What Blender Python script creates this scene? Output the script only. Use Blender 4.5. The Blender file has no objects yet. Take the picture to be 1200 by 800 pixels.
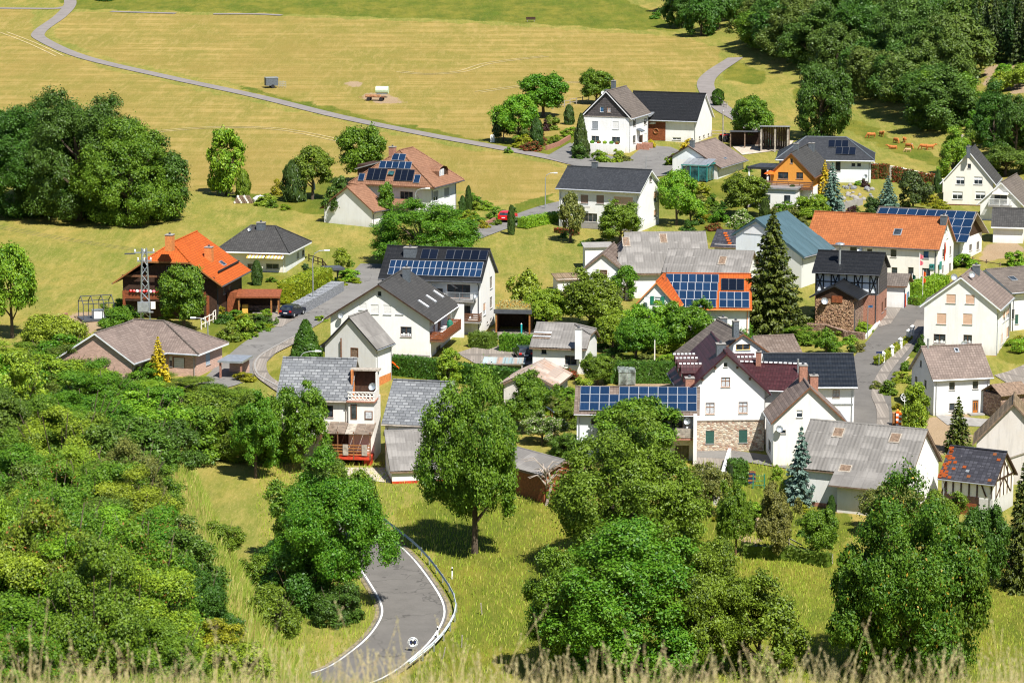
import bpy, math, random
import numpy as np
from math import sin, cos, pi, radians, hypot, atan2, sqrt
random.seed(7); RNG = np.random.default_rng(11)
SC = bpy.context.scene
COL = SC.collection
# ---------------------------------------------------------------- camera
CAM_H, PITCH, FPX = 64.2, radians(9.6), 3600.0      # eye height, downward tilt, focal length for a 1200 px wide frame
cam_d = bpy.data.cameras.new('camera'); cam = bpy.data.objects.new('camera', cam_d); COL.objects.link(cam)
cam.location = (0, 0, CAM_H); cam.rotation_euler = (pi/2 - PITCH, 0, 0)
cam_d.sensor_width = 36.0; cam_d.lens = 36.0*FPX/1200.0
cam_d.clip_start = 0.5; cam_d.clip_end = 6000
cam_d.dof.use_dof = True; cam_d.dof.focus_distance = 330; cam_d.dof.aperture_fstop = 4.0
SC.camera = cam
# ---------------------------------------------------------------- light
SUN_EL, SUN_AZ = radians(56), radians(-60)            # azimuth: angle of the direction to the sun from +X
W = bpy.data.worlds.new('World'); SC.world = W; W.use_nodes = True
wn = W.node_tree.nodes; wl = W.node_tree.links
sky = wn.new('ShaderNodeTexSky'); sky.sky_type = 'NISHITA'; sky.sun_disc = False
sky.sun_elevation = SUN_EL; sky.sun_rotation = pi/2 - SUN_AZ; sky.altitude = 300
wl.new(sky.outputs[0], wn['Background'].inputs[0]); wn['Background'].inputs[1].default_value = 0.062; sky.ozone_density = 4.0; sky.dust_density = 0.4
sd = bpy.data.lights.new('sun', 'SUN'); sd.energy = 5.0; sd.angle = radians(0.5); sd.color = (1.0, 0.965, 0.90)
so = bpy.data.objects.new('sun', sd); COL.objects.link(so)
so.rotation_euler = (pi/2 - SUN_EL, 0, SUN_AZ + pi/2)
SC.view_settings.view_transform = 'Standard'; SC.view_settings.look = 'None'
SC.view_settings.exposure = 0.80; SC.view_settings.gamma = 1.0
SC.render.engine = 'CYCLES'
SC.cycles.filter_width = 1.15; SC.cycles.max_bounces = 6; SC.cycles.transparent_max_bounces = 6
# ---------------------------------------------------------------- terrain height
def sstep(a, b, x):
    t = np.clip((x-a)/(b-a), 0, 1); return t*t*(3-2*t)
def terr(x, y):
    x = np.asarray(x, float); y = np.asarray(y, float)
    plane = .04*(y-270) + .02*np.maximum(0, y-700)
    hill = np.where(y < 25, 62.5-.224*y, 56.9-.2935*(y-25))
    z = .5*(plane+hill+np.sqrt((plane-hill)**2+.6))
    s = np.interp(y, [55, 110, 140, 180, 190, 203, 222], [0, 6, 11, 17.5, 17, 11, 0])
    r = x/np.maximum(y, 20); st = np.interp(y, [90, 150, 205], [-.056, -.071, -.078])
    z = z + s*sstep(0, 1, (st-r)/.042)
    d = (x-75)*.985+(y-503)*.172
    z = z + .28*(np.sqrt(np.minimum(d, 200)**2+64)+np.minimum(d, 200))/2 - .05
    z = z - 1.3*np.exp(-(((x-57.0)/5)**2+((y-338)/12)**2))
    return z
def tz(x, y): return float(terr(x, y))
def at(u, v, h=0.0):
    """world point of the ground seen at photo pixel (u, v)"""
    a = (u-600)/FPX; b = (400-v)/FPX
    dx, dy, dz = a, cos(PITCH)+b*sin(PITCH), -sin(PITCH)+b*cos(PITCH)
    t = np.arange(30, 1600, 1.0)
    g = CAM_H+dz*t - terr(dx*t, dy*t) - h
    i = int(np.argmax(g < 0))
    lo, hi = t[i]-1, t[i]
    for _ in range(20):
        m = (lo+hi)/2
        if CAM_H+dz*m - tz(dx*m, dy*m) - h > 0: lo = m
        else: hi = m
    return (dx*hi, dy*hi, tz(dx*hi, dy*hi))
def mpp(y): return y*1.01/FPX                          # metres per photo pixel at distance y
# ---------------------------------------------------------------- objects and meshes
def new_obj(name, data=None, parent=None, loc=None, rz=0):
    o = bpy.data.objects.new(name, data); COL.objects.link(o)
    if parent is not None: o.parent = parent
    if loc is not None: o.location = loc
    if rz: o.rotation_euler = (0, 0, rz)
    return o
def tag(o, label=None, cat=None, group=None, kind=None):
    for k, v in (('label', label), ('category', cat), ('group', group), ('kind', kind)):
        if v: o[k] = v
    return o
def thing(name, label, cat, loc, rz=0, group=None):
    return tag(new_obj(name, None, None, loc, rz), label, cat, group)
class M:
    """collects faces; build() links them as one mesh object"""
    def __init__(s): s.v = []; s.f = []; s.m = []; s.uv = []; s.mats = []
    def mi(s, mat):
        if mat not in s.mats: s.mats.append(mat)
        return s.mats.index(mat)
    def face(s, pts, mat=0, uv=None):
        i = len(s.v); s.v += [tuple(p) for p in pts]; s.f.append(tuple(range(i, i+len(pts)))); s.m.append(mat)
        s.uv.append(uv if uv else [(p[0], p[2]) for p in pts])
    def box(s, c, d, rz=0, mat=0, ry=0, rx=0):
        hx, hy, hz = d[0]/2, d[1]/2, d[2]/2; P = []
        for sx in (-1, 1):
            for sy in (-1, 1):
                for sz in (-1, 1):
                    x, y, z = sx*hx, sy*hy, sz*hz
                    if rx: y, z = y*cos(rx)-z*sin(rx), y*sin(rx)+z*cos(rx)
                    if ry: x, z = x*cos(ry)+z*sin(ry), -x*sin(ry)+z*cos(ry)
                    if rz: x, y = x*cos(rz)-y*sin(rz), x*sin(rz)+y*cos(rz)
                    P.append((c[0]+x, c[1]+y, c[2]+z))
        for q in ((0, 1, 3, 2), (4, 6, 7, 5), (0, 4, 5, 1), (2, 3, 7, 6), (0, 2, 6, 4), (1, 5, 7, 3)):
            s.face([P[k] for k in q], mat)
        return s
    def tube(s, pts, r, n=6, mat=0, cap=True):
        if not isinstance(r, (list, tuple)): r = [r]*len(pts)
        rings = []
        for i, p in enumerate(pts):
            a = np.array(pts[max(0, i-1)], float); b = np.array(pts[min(len(pts)-1, i+1)], float)
            t = (b-a)/max(1e-9, np.linalg.norm(b-a)); h = np.array((0, 0, 1.)) if abs(t[2]) < .9 else np.array((1., 0, 0))
            e1 = np.cross(t, h); e1 /= np.linalg.norm(e1); e2 = np.cross(t, e1)
            rings.append([tuple(np.array(p, float)+r[i]*(cos(2*pi*k/n)*e1+sin(2*pi*k/n)*e2)) for k in range(n)])
        for A, B in zip(rings, rings[1:]):
            for k in range(n): s.face((A[k], A[(k+1) % n], B[(k+1) % n], B[k]), mat)
        if cap: s.face(rings[0], mat); s.face(rings[-1][::-1], mat)
        return s
    def lathe(s, prof, c=(0, 0, 0), n=12, mat=0):
        R = [[(c[0]+r*cos(2*pi*k/n), c[1]+r*sin(2*pi*k/n), c[2]+z) for k in range(n)] for r, z in prof]
        for A, B in zip(R, R[1:]):
            for k in range(n): s.face((A[k], A[(k+1) % n], B[(k+1) % n], B[k]), mat)
        return s
    def prism(s, poly, z0, z1, mat=0):
        n = len(poly)
        s.face([(p[0], p[1], z1) for p in poly], mat); s.face([(p[0], p[1], z0) for p in poly][::-1], mat)
        for i in range(n):
            a, b = poly[i], poly[(i+1) % n]
            s.face(((a[0], a[1], z0), (b[0], b[1], z0), (b[0], b[1], z1), (a[0], a[1], z1)), mat)
        return s
    def mesh(s, name, mats, smooth=False):
        me = bpy.data.meshes.new(name); me.from_pydata(s.v, [], s.f)
        for k in (mats if isinstance(mats, (list, tuple)) else [mats]): me.materials.append(k)
        me.polygons.foreach_set('material_index', s.m)
        uvl = me.uv_layers.new(name='uv'); uvl.data.foreach_set('uv', [c for f in s.uv for p in f for c in p])
        if smooth: me.polygons.foreach_set('use_smooth', [True]*len(s.f))
        me.update(); return me
    def build(s, name, mats, parent=None, loc=None, rz=0, smooth=False):
        return new_obj(name, s.mesh(name, mats, smooth), parent, loc, rz)
# ---------------------------------------------------------------- materials
def nt(name):
    m = bpy.data.materials.new(name); m.use_nodes = True
    return m, m.node_tree.nodes, m.node_tree.links, m.node_tree.nodes['Principled BSDF']
def ramp(n, l, fac, c0, c1, p0=.35, p1=.65):
    r = n.new('ShaderNodeValToRGB'); r.color_ramp.elements[0].position = p0; r.color_ramp.elements[1].position = p1
    r.color_ramp.elements[0].color = (*c0, 1); r.color_ramp.elements[1].color = (*c1, 1); l.new(fac, r.inputs[0]); return r.outputs[0]
def noise(n, l, scale, detail=4, vec=None, rough=.6):
    t = n.new('ShaderNodeTexNoise'); t.inputs['Scale'].default_value = scale; t.inputs['Detail'].default_value = detail
    t.inputs['Roughness'].default_value = rough
    if vec is not None: l.new(vec, t.inputs['Vector'])
    return t.outputs['Fac']
def mixc(n, l, fac, a, b, mode='MIX'):
    x = n.new('ShaderNodeMix'); x.data_type = 'RGBA'; x.blend_type = mode
    for s_, k in ((fac, 0), (a, 6), (b, 7)):
        if isinstance(s_, (int, float)): x.inputs[k].default_value = s_
        elif isinstance(s_, tuple): x.inputs[k].default_value = (*s_, 1)
        else: l.new(s_, x.inputs[k])
    return x.outputs[2]
def bump(n, l, h, b, strength=.3, dist=.02):
    k = n.new('ShaderNodeBump'); k.inputs['Strength'].default_value = strength; k.inputs['Distance'].default_value = dist
    l.new(h, k.inputs['Height']); l.new(k.outputs[0], b.inputs['Normal'])
def scl(c, f): return tuple(min(1, x*f) for x in c)
def plain(name, c, rough=.6, var=.15, scale=2.5, metal=0, bmp=0.0, spec=.3):
    """a paint, stone or metal whose colour drifts a little, in the object's own coordinates"""
    m, n, l, b = nt(name); tc = n.new('ShaderNodeTexCoord')
    f = noise(n, l, scale, 5, tc.outputs['Object'])
    l.new(ramp(n, l, f, scl(c, 1-var), scl(c, 1+var)), b.inputs['Base Color'])
    b.inputs['Roughness'].default_value = rough; b.inputs['Metallic'].default_value = metal; b.inputs['Specular IOR Level'].default_value = spec
    if bmp: bump(n, l, noise(n, l, scale*8, 3, tc.outputs['Object']), b, bmp, .03)
    return m
def render_wall(name, c, dirt=.14):
    """stucco: fine grain, rain streaks, patched areas and a damp, soiled foot"""
    m, n, l, b = nt(name); tc = n.new('ShaderNodeTexCoord'); mp = n.new('ShaderNodeMapping'); mp.inputs['Scale'].default_value = (2.4, 2.4, .28)
    l.new(tc.outputs['Object'], mp.inputs['Vector']); oi = n.new('ShaderNodeObjectInfo')
    f = noise(n, l, 1.0, 7, mp.outputs[0], .7); g = noise(n, l, .45, 5, tc.outputs['Object'], .65); soil = (c[0]*.74, c[1]*.70, c[2]*.63)
    k = mixc(n, l, ramp(n, l, f, (.85*dirt/.14,)*3, (0, 0, 0), .30, .52), c, scl(c, .86)); k = mixc(n, l, ramp(n, l, g, (.6,)*3, (0, 0, 0), .34, .55), k, (c[0]*.93, c[1]*.90, c[2]*.85))
    k = mixc(n, l, ramp(n, l, oi.outputs['Random'], (0, 0, 0), (.35,)*3, .2, 1), k, (c[0]*.95, c[1]*.91, c[2]*.84))
    sx = n.new('ShaderNodeSeparateXYZ'); l.new(tc.outputs['Object'], sx.inputs[0]); ad = n.new('ShaderNodeMath'); ad.operation = 'MULTIPLY_ADD'; ad.inputs[1].default_value = 1.6; l.new(f, ad.inputs[0]); l.new(sx.outputs[2], ad.inputs[2])
    mr = n.new('ShaderNodeMapRange'); mr.inputs[1].default_value = .5; mr.inputs[2].default_value = 1.7; mr.inputs[3].default_value = .8; mr.inputs[4].default_value = 0; l.new(ad.outputs[0], mr.inputs[0])
    l.new(mixc(n, l, mr.outputs[0], k, soil), b.inputs['Base Color']); b.inputs['Roughness'].default_value = .9; b.inputs['Specular IOR Level'].default_value = .15
    bump(n, l, noise(n, l, 14, 2, tc.outputs['Object']), b, .2, .03)
    return m
def tile_roof(name, c, c2=None, tw=.3, th=.34, joint=.55, weather=.3, rough=.75, wcol=None, bmp=.6, mort=.045, spots=None, off=.0):
    """courses of tiles in roof coordinates (uv in metres), each tile its own tone, weathered in blotches and streaks"""
    m, n, l, b = nt(name); uv = n.new('ShaderNodeUVMap'); c2 = c2 or scl(c, 1.35)
    br = n.new('ShaderNodeTexBrick'); br.offset = off; br.inputs['Scale'].default_value = 1; br.inputs['Brick Width'].default_value = tw
    br.inputs['Row Height'].default_value = th; br.inputs['Mortar Size'].default_value = mort*th*2; br.inputs['Mortar Smooth'].default_value = .3
    br.inputs['Color1'].default_value = (*scl(c, .86), 1); br.inputs['Color2'].default_value = (*c2, 1); br.inputs['Mortar'].default_value = (*scl(c, joint), 1); br.inputs['Bias'].default_value = -.25
    l.new(uv.outputs[0], br.inputs['Vector'])
    mp = n.new('ShaderNodeMapping'); mp.inputs['Scale'].default_value = (1.3, .35, 1); l.new(uv.outputs[0], mp.inputs['Vector'])
    w1 = noise(n, l, 1.0, 6, mp.outputs[0], .7); w2 = noise(n, l, .35, 4, uv.outputs[0])
    k = mixc(n, l, ramp(n, l, w1, (0, 0, 0), (weather,)*3, .42, .68), br.outputs['Color'], wcol or scl(c, .6))
    k = mixc(n, l, ramp(n, l, w2, (0, 0, 0), (weather*.8,)*3, .45, .65), k, scl(c, 1.5))
    if spots:
        k = mixc(n, l, ramp(n, l, noise(n, l, 1.6, 8, uv.outputs[0], .8), (0, 0, 0), (1, 1, 1), .6, .66), k, spots)
    l.new(k, b.inputs['Base Color']); b.inputs['Roughness'].default_value = rough; b.inputs['Specular IOR Level'].default_value = .25
    sw = n.new('ShaderNodeSeparateXYZ'); l.new(uv.outputs[0], sw.inputs[0]); fr = n.new('ShaderNodeMath'); fr.operation = 'PINGPONG'; fr.inputs[1].default_value = th
    l.new(sw.outputs[1], fr.inputs[0]); ad = n.new('ShaderNodeMath'); ad.operation = 'MULTIPLY_ADD'; ad.inputs[1].default_value = 1.2; l.new(fr.outputs[0], ad.inputs[0])
    iv = n.new('ShaderNodeMath'); iv.operation = 'MULTIPLY'; iv.inputs[1].default_value = -.15; l.new(br.outputs['Fac'], iv.inputs[0]); l.new(iv.outputs[0], ad.inputs[2])
    bump(n, l, ad.outputs[0], b, bmp, .12)
    return m
def stone_wall(name, cs, scale=3.2, mortar=(.3, .27, .22)):
    """rubble masonry: uneven stones, each with its own tone, in recessed mortar"""
    m, n, l, b = nt(name); tc = n.new('ShaderNodeTexCoord'); mp = n.new('ShaderNodeMapping'); mp.inputs['Scale'].default_value = (1, 1, 1.7); l.new(tc.outputs['Object'], mp.inputs[0])
    v = n.new('ShaderNodeTexVoronoi'); v.inputs['Scale'].default_value = scale; l.new(mp.outputs[0], v.inputs['Vector'])
    e = n.new('ShaderNodeTexVoronoi'); e.feature = 'DISTANCE_TO_EDGE'; e.inputs['Scale'].default_value = scale; l.new(mp.outputs[0], e.inputs['Vector'])
    s = n.new('ShaderNodeSeparateColor'); l.new(v.outputs['Color'], s.inputs[0]); r = n.new('ShaderNodeValToRGB'); r.color_ramp.interpolation = 'CONSTANT'
    for i, c in enumerate(cs):
        el = r.color_ramp.elements[0] if i == 0 else r.color_ramp.elements.new(i/len(cs))
        el.color = (*c, 1)
    l.new(s.outputs[0], r.inputs[0])
    l.new(mixc(n, l, ramp(n, l, e.outputs['Distance'], (1, 1, 1), (0, 0, 0), .02, .09), r.outputs[0], mortar), b.inputs['Base Color'])
    b.inputs['Roughness'].default_value = .9; bump(n, l, e.outputs['Distance'], b, .6, .15)
    return m
def glass(name, c, rough=.06):
    m, n, l, b = nt(name); tc = n.new('ShaderNodeTexCoord')
    l.new(ramp(n, l, noise(n, l, 1.3, 2, tc.outputs['Object']), scl(c, .4), scl(c, 1.6)), b.inputs['Base Color'])
    b.inputs['Roughness'].default_value = rough; b.inputs['Specular IOR Level'].default_value = .6
    return m
MT = {}
MT['white'] = render_wall('white_render', (.77, .77, .765)); MT['cream'] = render_wall('cream_render', (.80, .76, .69)); MT['grey_wall'] = render_wall('grey_render', (.55, .55, .54))
MT['offwhite'] = render_wall('aged_white_render', (.78, .75, .70), .22); MT['bluish'] = render_wall('blue_shade_render', (.74, .78, .81)); MT['dirty'] = render_wall('stained_render', (.62, .58, .55), .35)  # the bluish one is white render with its shade put into the colour
MT['orange_wall'] = render_wall('orange_render', (.62, .27, .05)); MT['lightgrey'] = render_wall('light_grey_render', (.66, .66, .66))
MT['slatecl'] = tile_roof('slate_cladding', (.085, .075, .075), tw=.3, th=.2, weather=.15); MT['darkwood'] = plain('dark_stained_wood', (.05, .026, .016), .7, .3, 4, bmp=.3)
MT['wood'] = plain('varnished_wood', (.28, .12, .04), .5, .25, 5); MT['wood2'] = plain('brown_window_wood', (.16, .075, .04), .5, .25, 5); MT['oldwood'] = plain('weathered_wood', (.19, .13, .09), .85, .35, 4, bmp=.4)
MT['redwood'] = plain('red_brown_wood', (.22, .065, .025), .6, .3, 4, bmp=.3); MT['orangewood'] = plain('orange_wood', (.50, .17, .03), .45, .2, 4); MT['greywood'] = plain('grey_timber', (.33, .29, .24), .9, .3, 3, bmp=.4)
MT['whitewood'] = plain('white_paint', (.78, .78, .76), .5, .06, 4); MT['metal'] = plain('zinc', (.42, .44, .46), .4, .15, 2, .6); MT['galv'] = plain('galvanised_steel', (.50, .53, .55), .42, .15, 3, .75)
MT['darkmetal'] = plain('dark_grey_metal', (.07, .075, .085), .5, .2, 3); MT['fascia'] = plain('white_fascia', (.72, .73, .74), .55, .08, 3); MT['black'] = plain('black_paint', (.02, .02, .022), .6, .2, 3)
MT['brick'] = plain('chimney_brick', (.33, .16, .11), .9, .3, 7, bmp=.4); MT['orange_brick'] = plain('orange_brick', (.55, .20, .06), .85, .2, 5, bmp=.3); MT['pink_brick'] = tile_roof('pink_brick_wall', (.50, .33, .26), tw=.24, th=.08, joint=1.15, weather=.12, bmp=.25, off=.5)
MT['orangebase'] = tile_roof('orange_brick_wall', (.52, .24, .10), tw=.3, th=.12, joint=.7, weather=.2, bmp=.3, off=.5); MT['slate'] = plain('slate_hung', (.10, .115, .13), .6, .25, 6)
MT['stone'] = stone_wall('rubble_stone', [(.42, .30, .20), (.52, .42, .31), (.30, .19, .13), (.58, .49, .38), (.46, .36, .25), (.36, .22, .15)])
MT['logs'] = stone_wall('stacked_log_ends', [(.36, .20, .11), (.48, .30, .17), (.24, .13, .08), (.55, .36, .22)], 5.5, (.03, .02, .015)); MT['rubble'] = stone_wall('brown_rubble', [(.25, .15, .10), (.33, .22, .15), (.19, .11, .08), (.30, .20, .16)], 3.0, (.12, .09, .07))
MT['redpaint'] = plain('red_painted_wall', (.50, .05, .02), .6, .25, 3); MT['rust'] = plain('rusty_sheet', (.40, .20, .10), .7, .5, 1.4)
MT['concrete'] = plain('concrete', (.27, .255, .235), .9, .15, 1.5, bmp=.2); MT['cobble'] = tile_roof('paving', (.235, .205, .175), tw=.3, th=.3, joint=.7, weather=.25, bmp=.2)
MT['glassd'] = glass('window_glass', (.035, .045, .055)); MT['glassb'] = glass('blue_glass', (.05, .13, .26)); MT['glasst'] = glass('teal_glass', (.03, .10, .11)); MT['curt'] = plain('net_curtain', (.48, .50, .52), .8, .25, 6)
for k, c in (('shutgrey', (.27, .29, .31)), ('shutwhite', (.72, .71, .69)), ('shutbeige', (.62, .41, .29)), ('shutbrown', (.27, .185, .15)), ('shutgreen', (.03, .085, .065)), ('shutblue', (.33, .40, .47)), ('green', (.02, .16, .10))):
    MT[k] = plain(k+'_slats', c, .55, .06, 3)
MT['teal'] = plain('teal_paint', (.03, .22, .20), .5, .1, 3); MT['yellow'] = plain('yellow_cloth', (.75, .42, .08), .8, .1, 2); MT['red'] = plain('red_gloss', (.55, .02, .015), .3, .08, 2); MT['orange'] = plain('orange_plastic', (.75, .12, .01), .45, .06, 2)
MT['navy'] = plain('navy', (.02, .03, .09), .6, .2, 3); MT['plastic_white'] = plain('white_plastic', (.78, .78, .78), .4, .04, 2); MT['pink'] = plain('pink_cloth', (.75, .18, .22), .8, .1, 2)
MT['rail'] = plain('bright_galvanised', (.56, .62, .66), .4, .12, 2, .15)
MT['gabion'] = stone_wall('gabion_stone', [(.24, .25, .27), (.30, .31, .33), (.20, .21, .23)], 5.0, (.12, .125, .13)); MT['porchglass'] = plain('dusty_roof_glass', (.17, .13, .10), .25, .35, 2)
MT['pv'] = None
def pv(name, c, line, nx, ny):
    m, n, l, b = nt(name); uv = n.new('ShaderNodeUVMap'); br = n.new('ShaderNodeTexBrick'); br.offset = 0
    br.inputs['Scale'].default_value = 1; br.inputs['Brick Width'].default_value = 1/nx; br.inputs['Row Height'].default_value = 1/ny; br.inputs['Mortar Size'].default_value = .006; br.inputs['Mortar Smooth'].default_value = 0
    br.inputs['Color1'].default_value = (*scl(c, .85), 1); br.inputs['Color2'].default_value = (*scl(c, 1.15), 1); br.inputs['Mortar'].default_value = (*line, 1); l.new(uv.outputs[0], br.inputs['Vector'])
    oi = n.new('ShaderNodeObjectInfo'); l.new(mixc(n, l, ramp(n, l, oi.outputs['Random'], (0, 0, 0), (.5, .5, .5), 0, 1), br.outputs['Color'], scl(c, .45)), b.inputs['Base Color'])
    b.inputs['Roughness'].default_value = .16; b.inputs['Specular IOR Level'].default_value = .5
    return m
MT['pv'] = pv('photovoltaic_cells', (.008, .028, .075), (.03, .06, .11), 6, 6); MT['pvd'] = pv('solar_thermal_glass', (.006, .009, .018), (.008, .012, .022), 1, 8)
MT['alu'] = plain('aluminium', (.62, .64, .66), .35, .06, 3, .6)
# roofs
MT['r_brown'] = tile_roof('weathered_brown_tiles', (0.136, 0.112, 0.095), (0.184, 0.153, 0.129)); MT['r_taupe'] = tile_roof('taupe_tiles', (0.194, 0.148, 0.126), (0.259, 0.202, 0.173), weather=.35); MT['r_red'] = tile_roof('clay_red_tiles', (0.346, 0.112, 0.036), (0.432, 0.151, 0.050), weather=.22)
MT['r_orange'] = tile_roof('bright_orange_tiles', (0.452, 0.090, 0.012), (0.515, 0.113, 0.017), weather=.12); MT['r_black'] = tile_roof('black_tiles', (0.011, 0.012, 0.014), (0.017, 0.018, 0.021), weather=.2, rough=.5); MT['r_slate'] = tile_roof('dark_slate', (0.034, 0.037, 0.043), (0.053, 0.056, 0.062), tw=.25, th=.22, weather=.2, rough=.6, off=.5)
MT['r_grey'] = tile_roof('dark_grey_tiles', (0.054, 0.052, 0.050), (0.079, 0.076, 0.072), weather=.25); MT['r_maroon'] = tile_roof('maroon_glazed_tiles', (.050, .015, .018), (.075, .023, .027), weather=.12, rough=.5); MT['r_navy'] = tile_roof('navy_tiles', (0.012, 0.016, 0.023), (0.019, 0.024, 0.033), weather=.12, rough=.4)
MT['r_asb'] = tile_roof('lichened_fibre_cement', (.205, .192, .178), (.245, .23, .213), tw=1.05, th=1.6, weather=.6, wcol=(.115, .105, .095), bmp=.2, joint=.75, mort=.012, spots=(.14, .13, .115), off=0); MT['r_shing'] = tile_roof('grey_slate_shingles', (0.151, 0.158, 0.169), (0.288, 0.295, 0.302), tw=.62, th=.36, weather=.3, wcol=(.14, .145, .15), off=.5, mort=.06, joint=.45)
MT['r_teal'] = tile_roof('blue_green_sheet_metal', (0.068, 0.120, 0.140), (0.073, 0.125, 0.148), tw=1.0, th=9, weather=.08, rough=.45, bmp=.15, mort=.01, joint=.8); MT['r_pan'] = tile_roof('brown_pantiles', (0.150, 0.112, 0.090), (0.225, 0.180, 0.150), tw=.35, th=.4, weather=.4)
MT['r_terr'] = tile_roof('terracotta_brown_tiles', (0.259, 0.130, 0.076), (0.317, 0.166, 0.101), weather=.25); MT['r_rust'] = tile_roof('rusting_sheet_roof', (.36, .31, .27), (.42, .36, .31), tw=.9, th=2.2, weather=.7, wcol=(.34, .15, .06), spots=(.33, .13, .045), bmp=.15, mort=.01); MT['r_moss'] = tile_roof('mossy_brown_tiles', (.20, .14, .09), (.30, .21, .14), weather=.5, wcol=(.12, .11, .04))
MT['r_oldblack'] = tile_roof('patched_black_tiles', (.035, .035, .045), (.075, .075, .09), tw=.42, th=.36, weather=.3, spots=(.25, .24, .26)); MT['r_verd'] = tile_roof('rusted_blue_sheet', (.25, .36, .38), (.30, .40, .42), tw=.8, th=3, weather=.9, wcol=(.42, .18, .07), mort=.01); MT['r_green'] = plain('sedum', (.30, .26, .10), .95, .5, 1.5, bmp=.5)
# ---------------------------------------------------------------- windows, doors
_WC = {}
STY = {'dark': ('greywood', 'glassd'), 'white': ('whitewood', 'glassd'), 'curtain': ('wood2', 'glassd'), 'wood': ('wood', 'curt'), 'wood2': ('wood2', 'glassd'), 'blue': ('whitewood', 'glassb'), 'balc': ('wood2', 'glassd'), 'wood3': ('yellow', 'glassd')}
def win_mesh(w, h, st):
    """frame, pane, sill and shutter meshes in the window's own frame: x right, z up, -y out of the wall"""
    key = (round(w, 2), round(h, 2), st)
    if key in _WC: return _WC[key]
    out = []
    fr = STY.get(st, ('whitewood', 'glassd')); d = .07; b = .055 if w > .6 else .035
    if st in ('plank', 'doorbrown', 'doororange', 'garage'):
        mt = {'plank': 'oldwood', 'doorbrown': 'darkwood', 'doororange': 'orangewood', 'garage': 'shutwhite'}[st]
        n = max(3, int(w/.16)) if st != 'garage' else 1; m = M()
        if st == 'garage':
            k = 5
            for i in range(k): m.box((0, .08, h*(i+.5)/k), (w, .05, h/k-.03))
        else:
            for i in range(n): m.box((-w/2+w*(i+.5)/n, .07+.012*(i % 2), h/2), (w/n-.012, .05, h))
        out.append(('leaf', m.mesh('door_leaf', MT[mt]), None))
        f = M()
        for sx in (-1, 1): f.box((sx*(w/2-.04), .03, h/2), (.09, .09, h))
        f.box((0, .03, h-.04), (w-.18, .09, .09)); fm = MT['concrete'] if st == 'doororange' else MT['wood2']
        out.insert(0, ('frame', f.mesh('door_frame', fm), None))
        if st == 'doororange':
            g = M()
            for sx in (-1, 1): g.box((sx*w*.16, .035, h*.62), (w*.16, .02, h*.45))
            out.append(('pane', g.mesh('door_pane', MT['glassd']), None))
    else:
        f = M()
        for sx in (-1, 1): f.box((sx*(w/2-b/2), .09, h/2), (b, d, h))
        for z in (b/2, h-b/2): f.box((0, .09, z), (w-2*b, d, b))
        nm = 1 if .95 < w < 1.9 else (2 if w >= 1.9 else 0)
        nm = 1 if st == 'wood' else nm
        for i in range(nm): f.box((-w/2+w*(i+1)/(nm+1), .085, h/2), (.045, d-.015, h-2*b))
        if st == 'wood': f.box((0, .087, h*.62), (w-2*b, d-.02, .04))
        out.append(('frame', f.mesh('window_frame', MT[fr[0]]), None))
        if st.startswith('shut'):
            half = 'half' in st; cm = 'shutbeige' if st in ('shuthalf',) else ('shutgrey' if st == 'shuthalfg' else st)
            s = M(); n = max(4, int(h/.14)); lo = int(n*.45) if half else 0
            for i in range(lo, n): s.box((0, .055+.006*(i % 2), h*(i+.5)/n), (w-.04, .03, h/n-.008))
            out.append(('roller_shutter', s.mesh('roller_shutter', MT[cm]), None))
        else: half = True
        if half:
            p = M(); p.box((0, .11, h/2), (w-2*b+.01, .02, h-2*b+.01)); out.append(('pane', p.mesh('window_pane', MT[fr[1]]), None))
        if st == 'white':
            c = M(); c.box((0, .098, h*.76), (w-.14, .015, h*.36)); out.append(('curtain', c.mesh('window_blind', MT['plastic_white']), None))
        if st == 'curtain':
            c = M()
            for i in range(5):
                x = -w/2+w*(i+.5)/5; c.box((x, .092, h*(.2+.04*(i % 2))), (w/5-.05, .02, h*(.22+.08*(i % 2))))
            out.append(('curtain', c.mesh('window_curtain', MT['plastic_white']), None))
        s = M(); s.box((0, -.01, -.03), (w+.10, .12, .05)); out.append(('sill', s.mesh('window_sill', MT['metal' if st != 'wood' else 'greywood']), None))
    _WC[key] = out; return out
FACE = {'F': (0, -1, 0), 'R': (1, 0, pi/2), 'K': (0, 1, pi), 'L': (-1, 0, -pi/2)}
def facep(h, f, s, z, out=0.0):
    fx, fy, rz = FACE[f]; x0, y0 = fx*h['L']/2, fy*h['W']/2
    rx, ry = cos(rz), sin(rz)
    return (x0+rx*s+fx*out, y0+ry*s+fy*out, z), rz
def roofz(h, y): return h['hr']-(h['hr']-h['he'])/(h['W']/2)*abs(y-h['ro'])
def add_windows(root, h):
    for f, s, z, w, hh, st in h['win']:
        hw = (h['W'] if f in 'LR' else h['L'])/2; w = min(w, 1.25 if (h['W'] if f in 'LR' else 0) and f == 'R' else w)
        s = max(-hw+w/2+.12, min(hw-w/2-.12, s)); loc, rz = facep(h, f, s, z, 0)
        ms = win_mesh(w, hh, st); nm = 'door' if (st.startswith('door') or st in ('plank', 'garage')) else 'window'
        a = new_obj(nm, ms[0][1], root, loc, rz)
        for k, me, _ in ms[1:]: new_obj(k, me, a)
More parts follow.
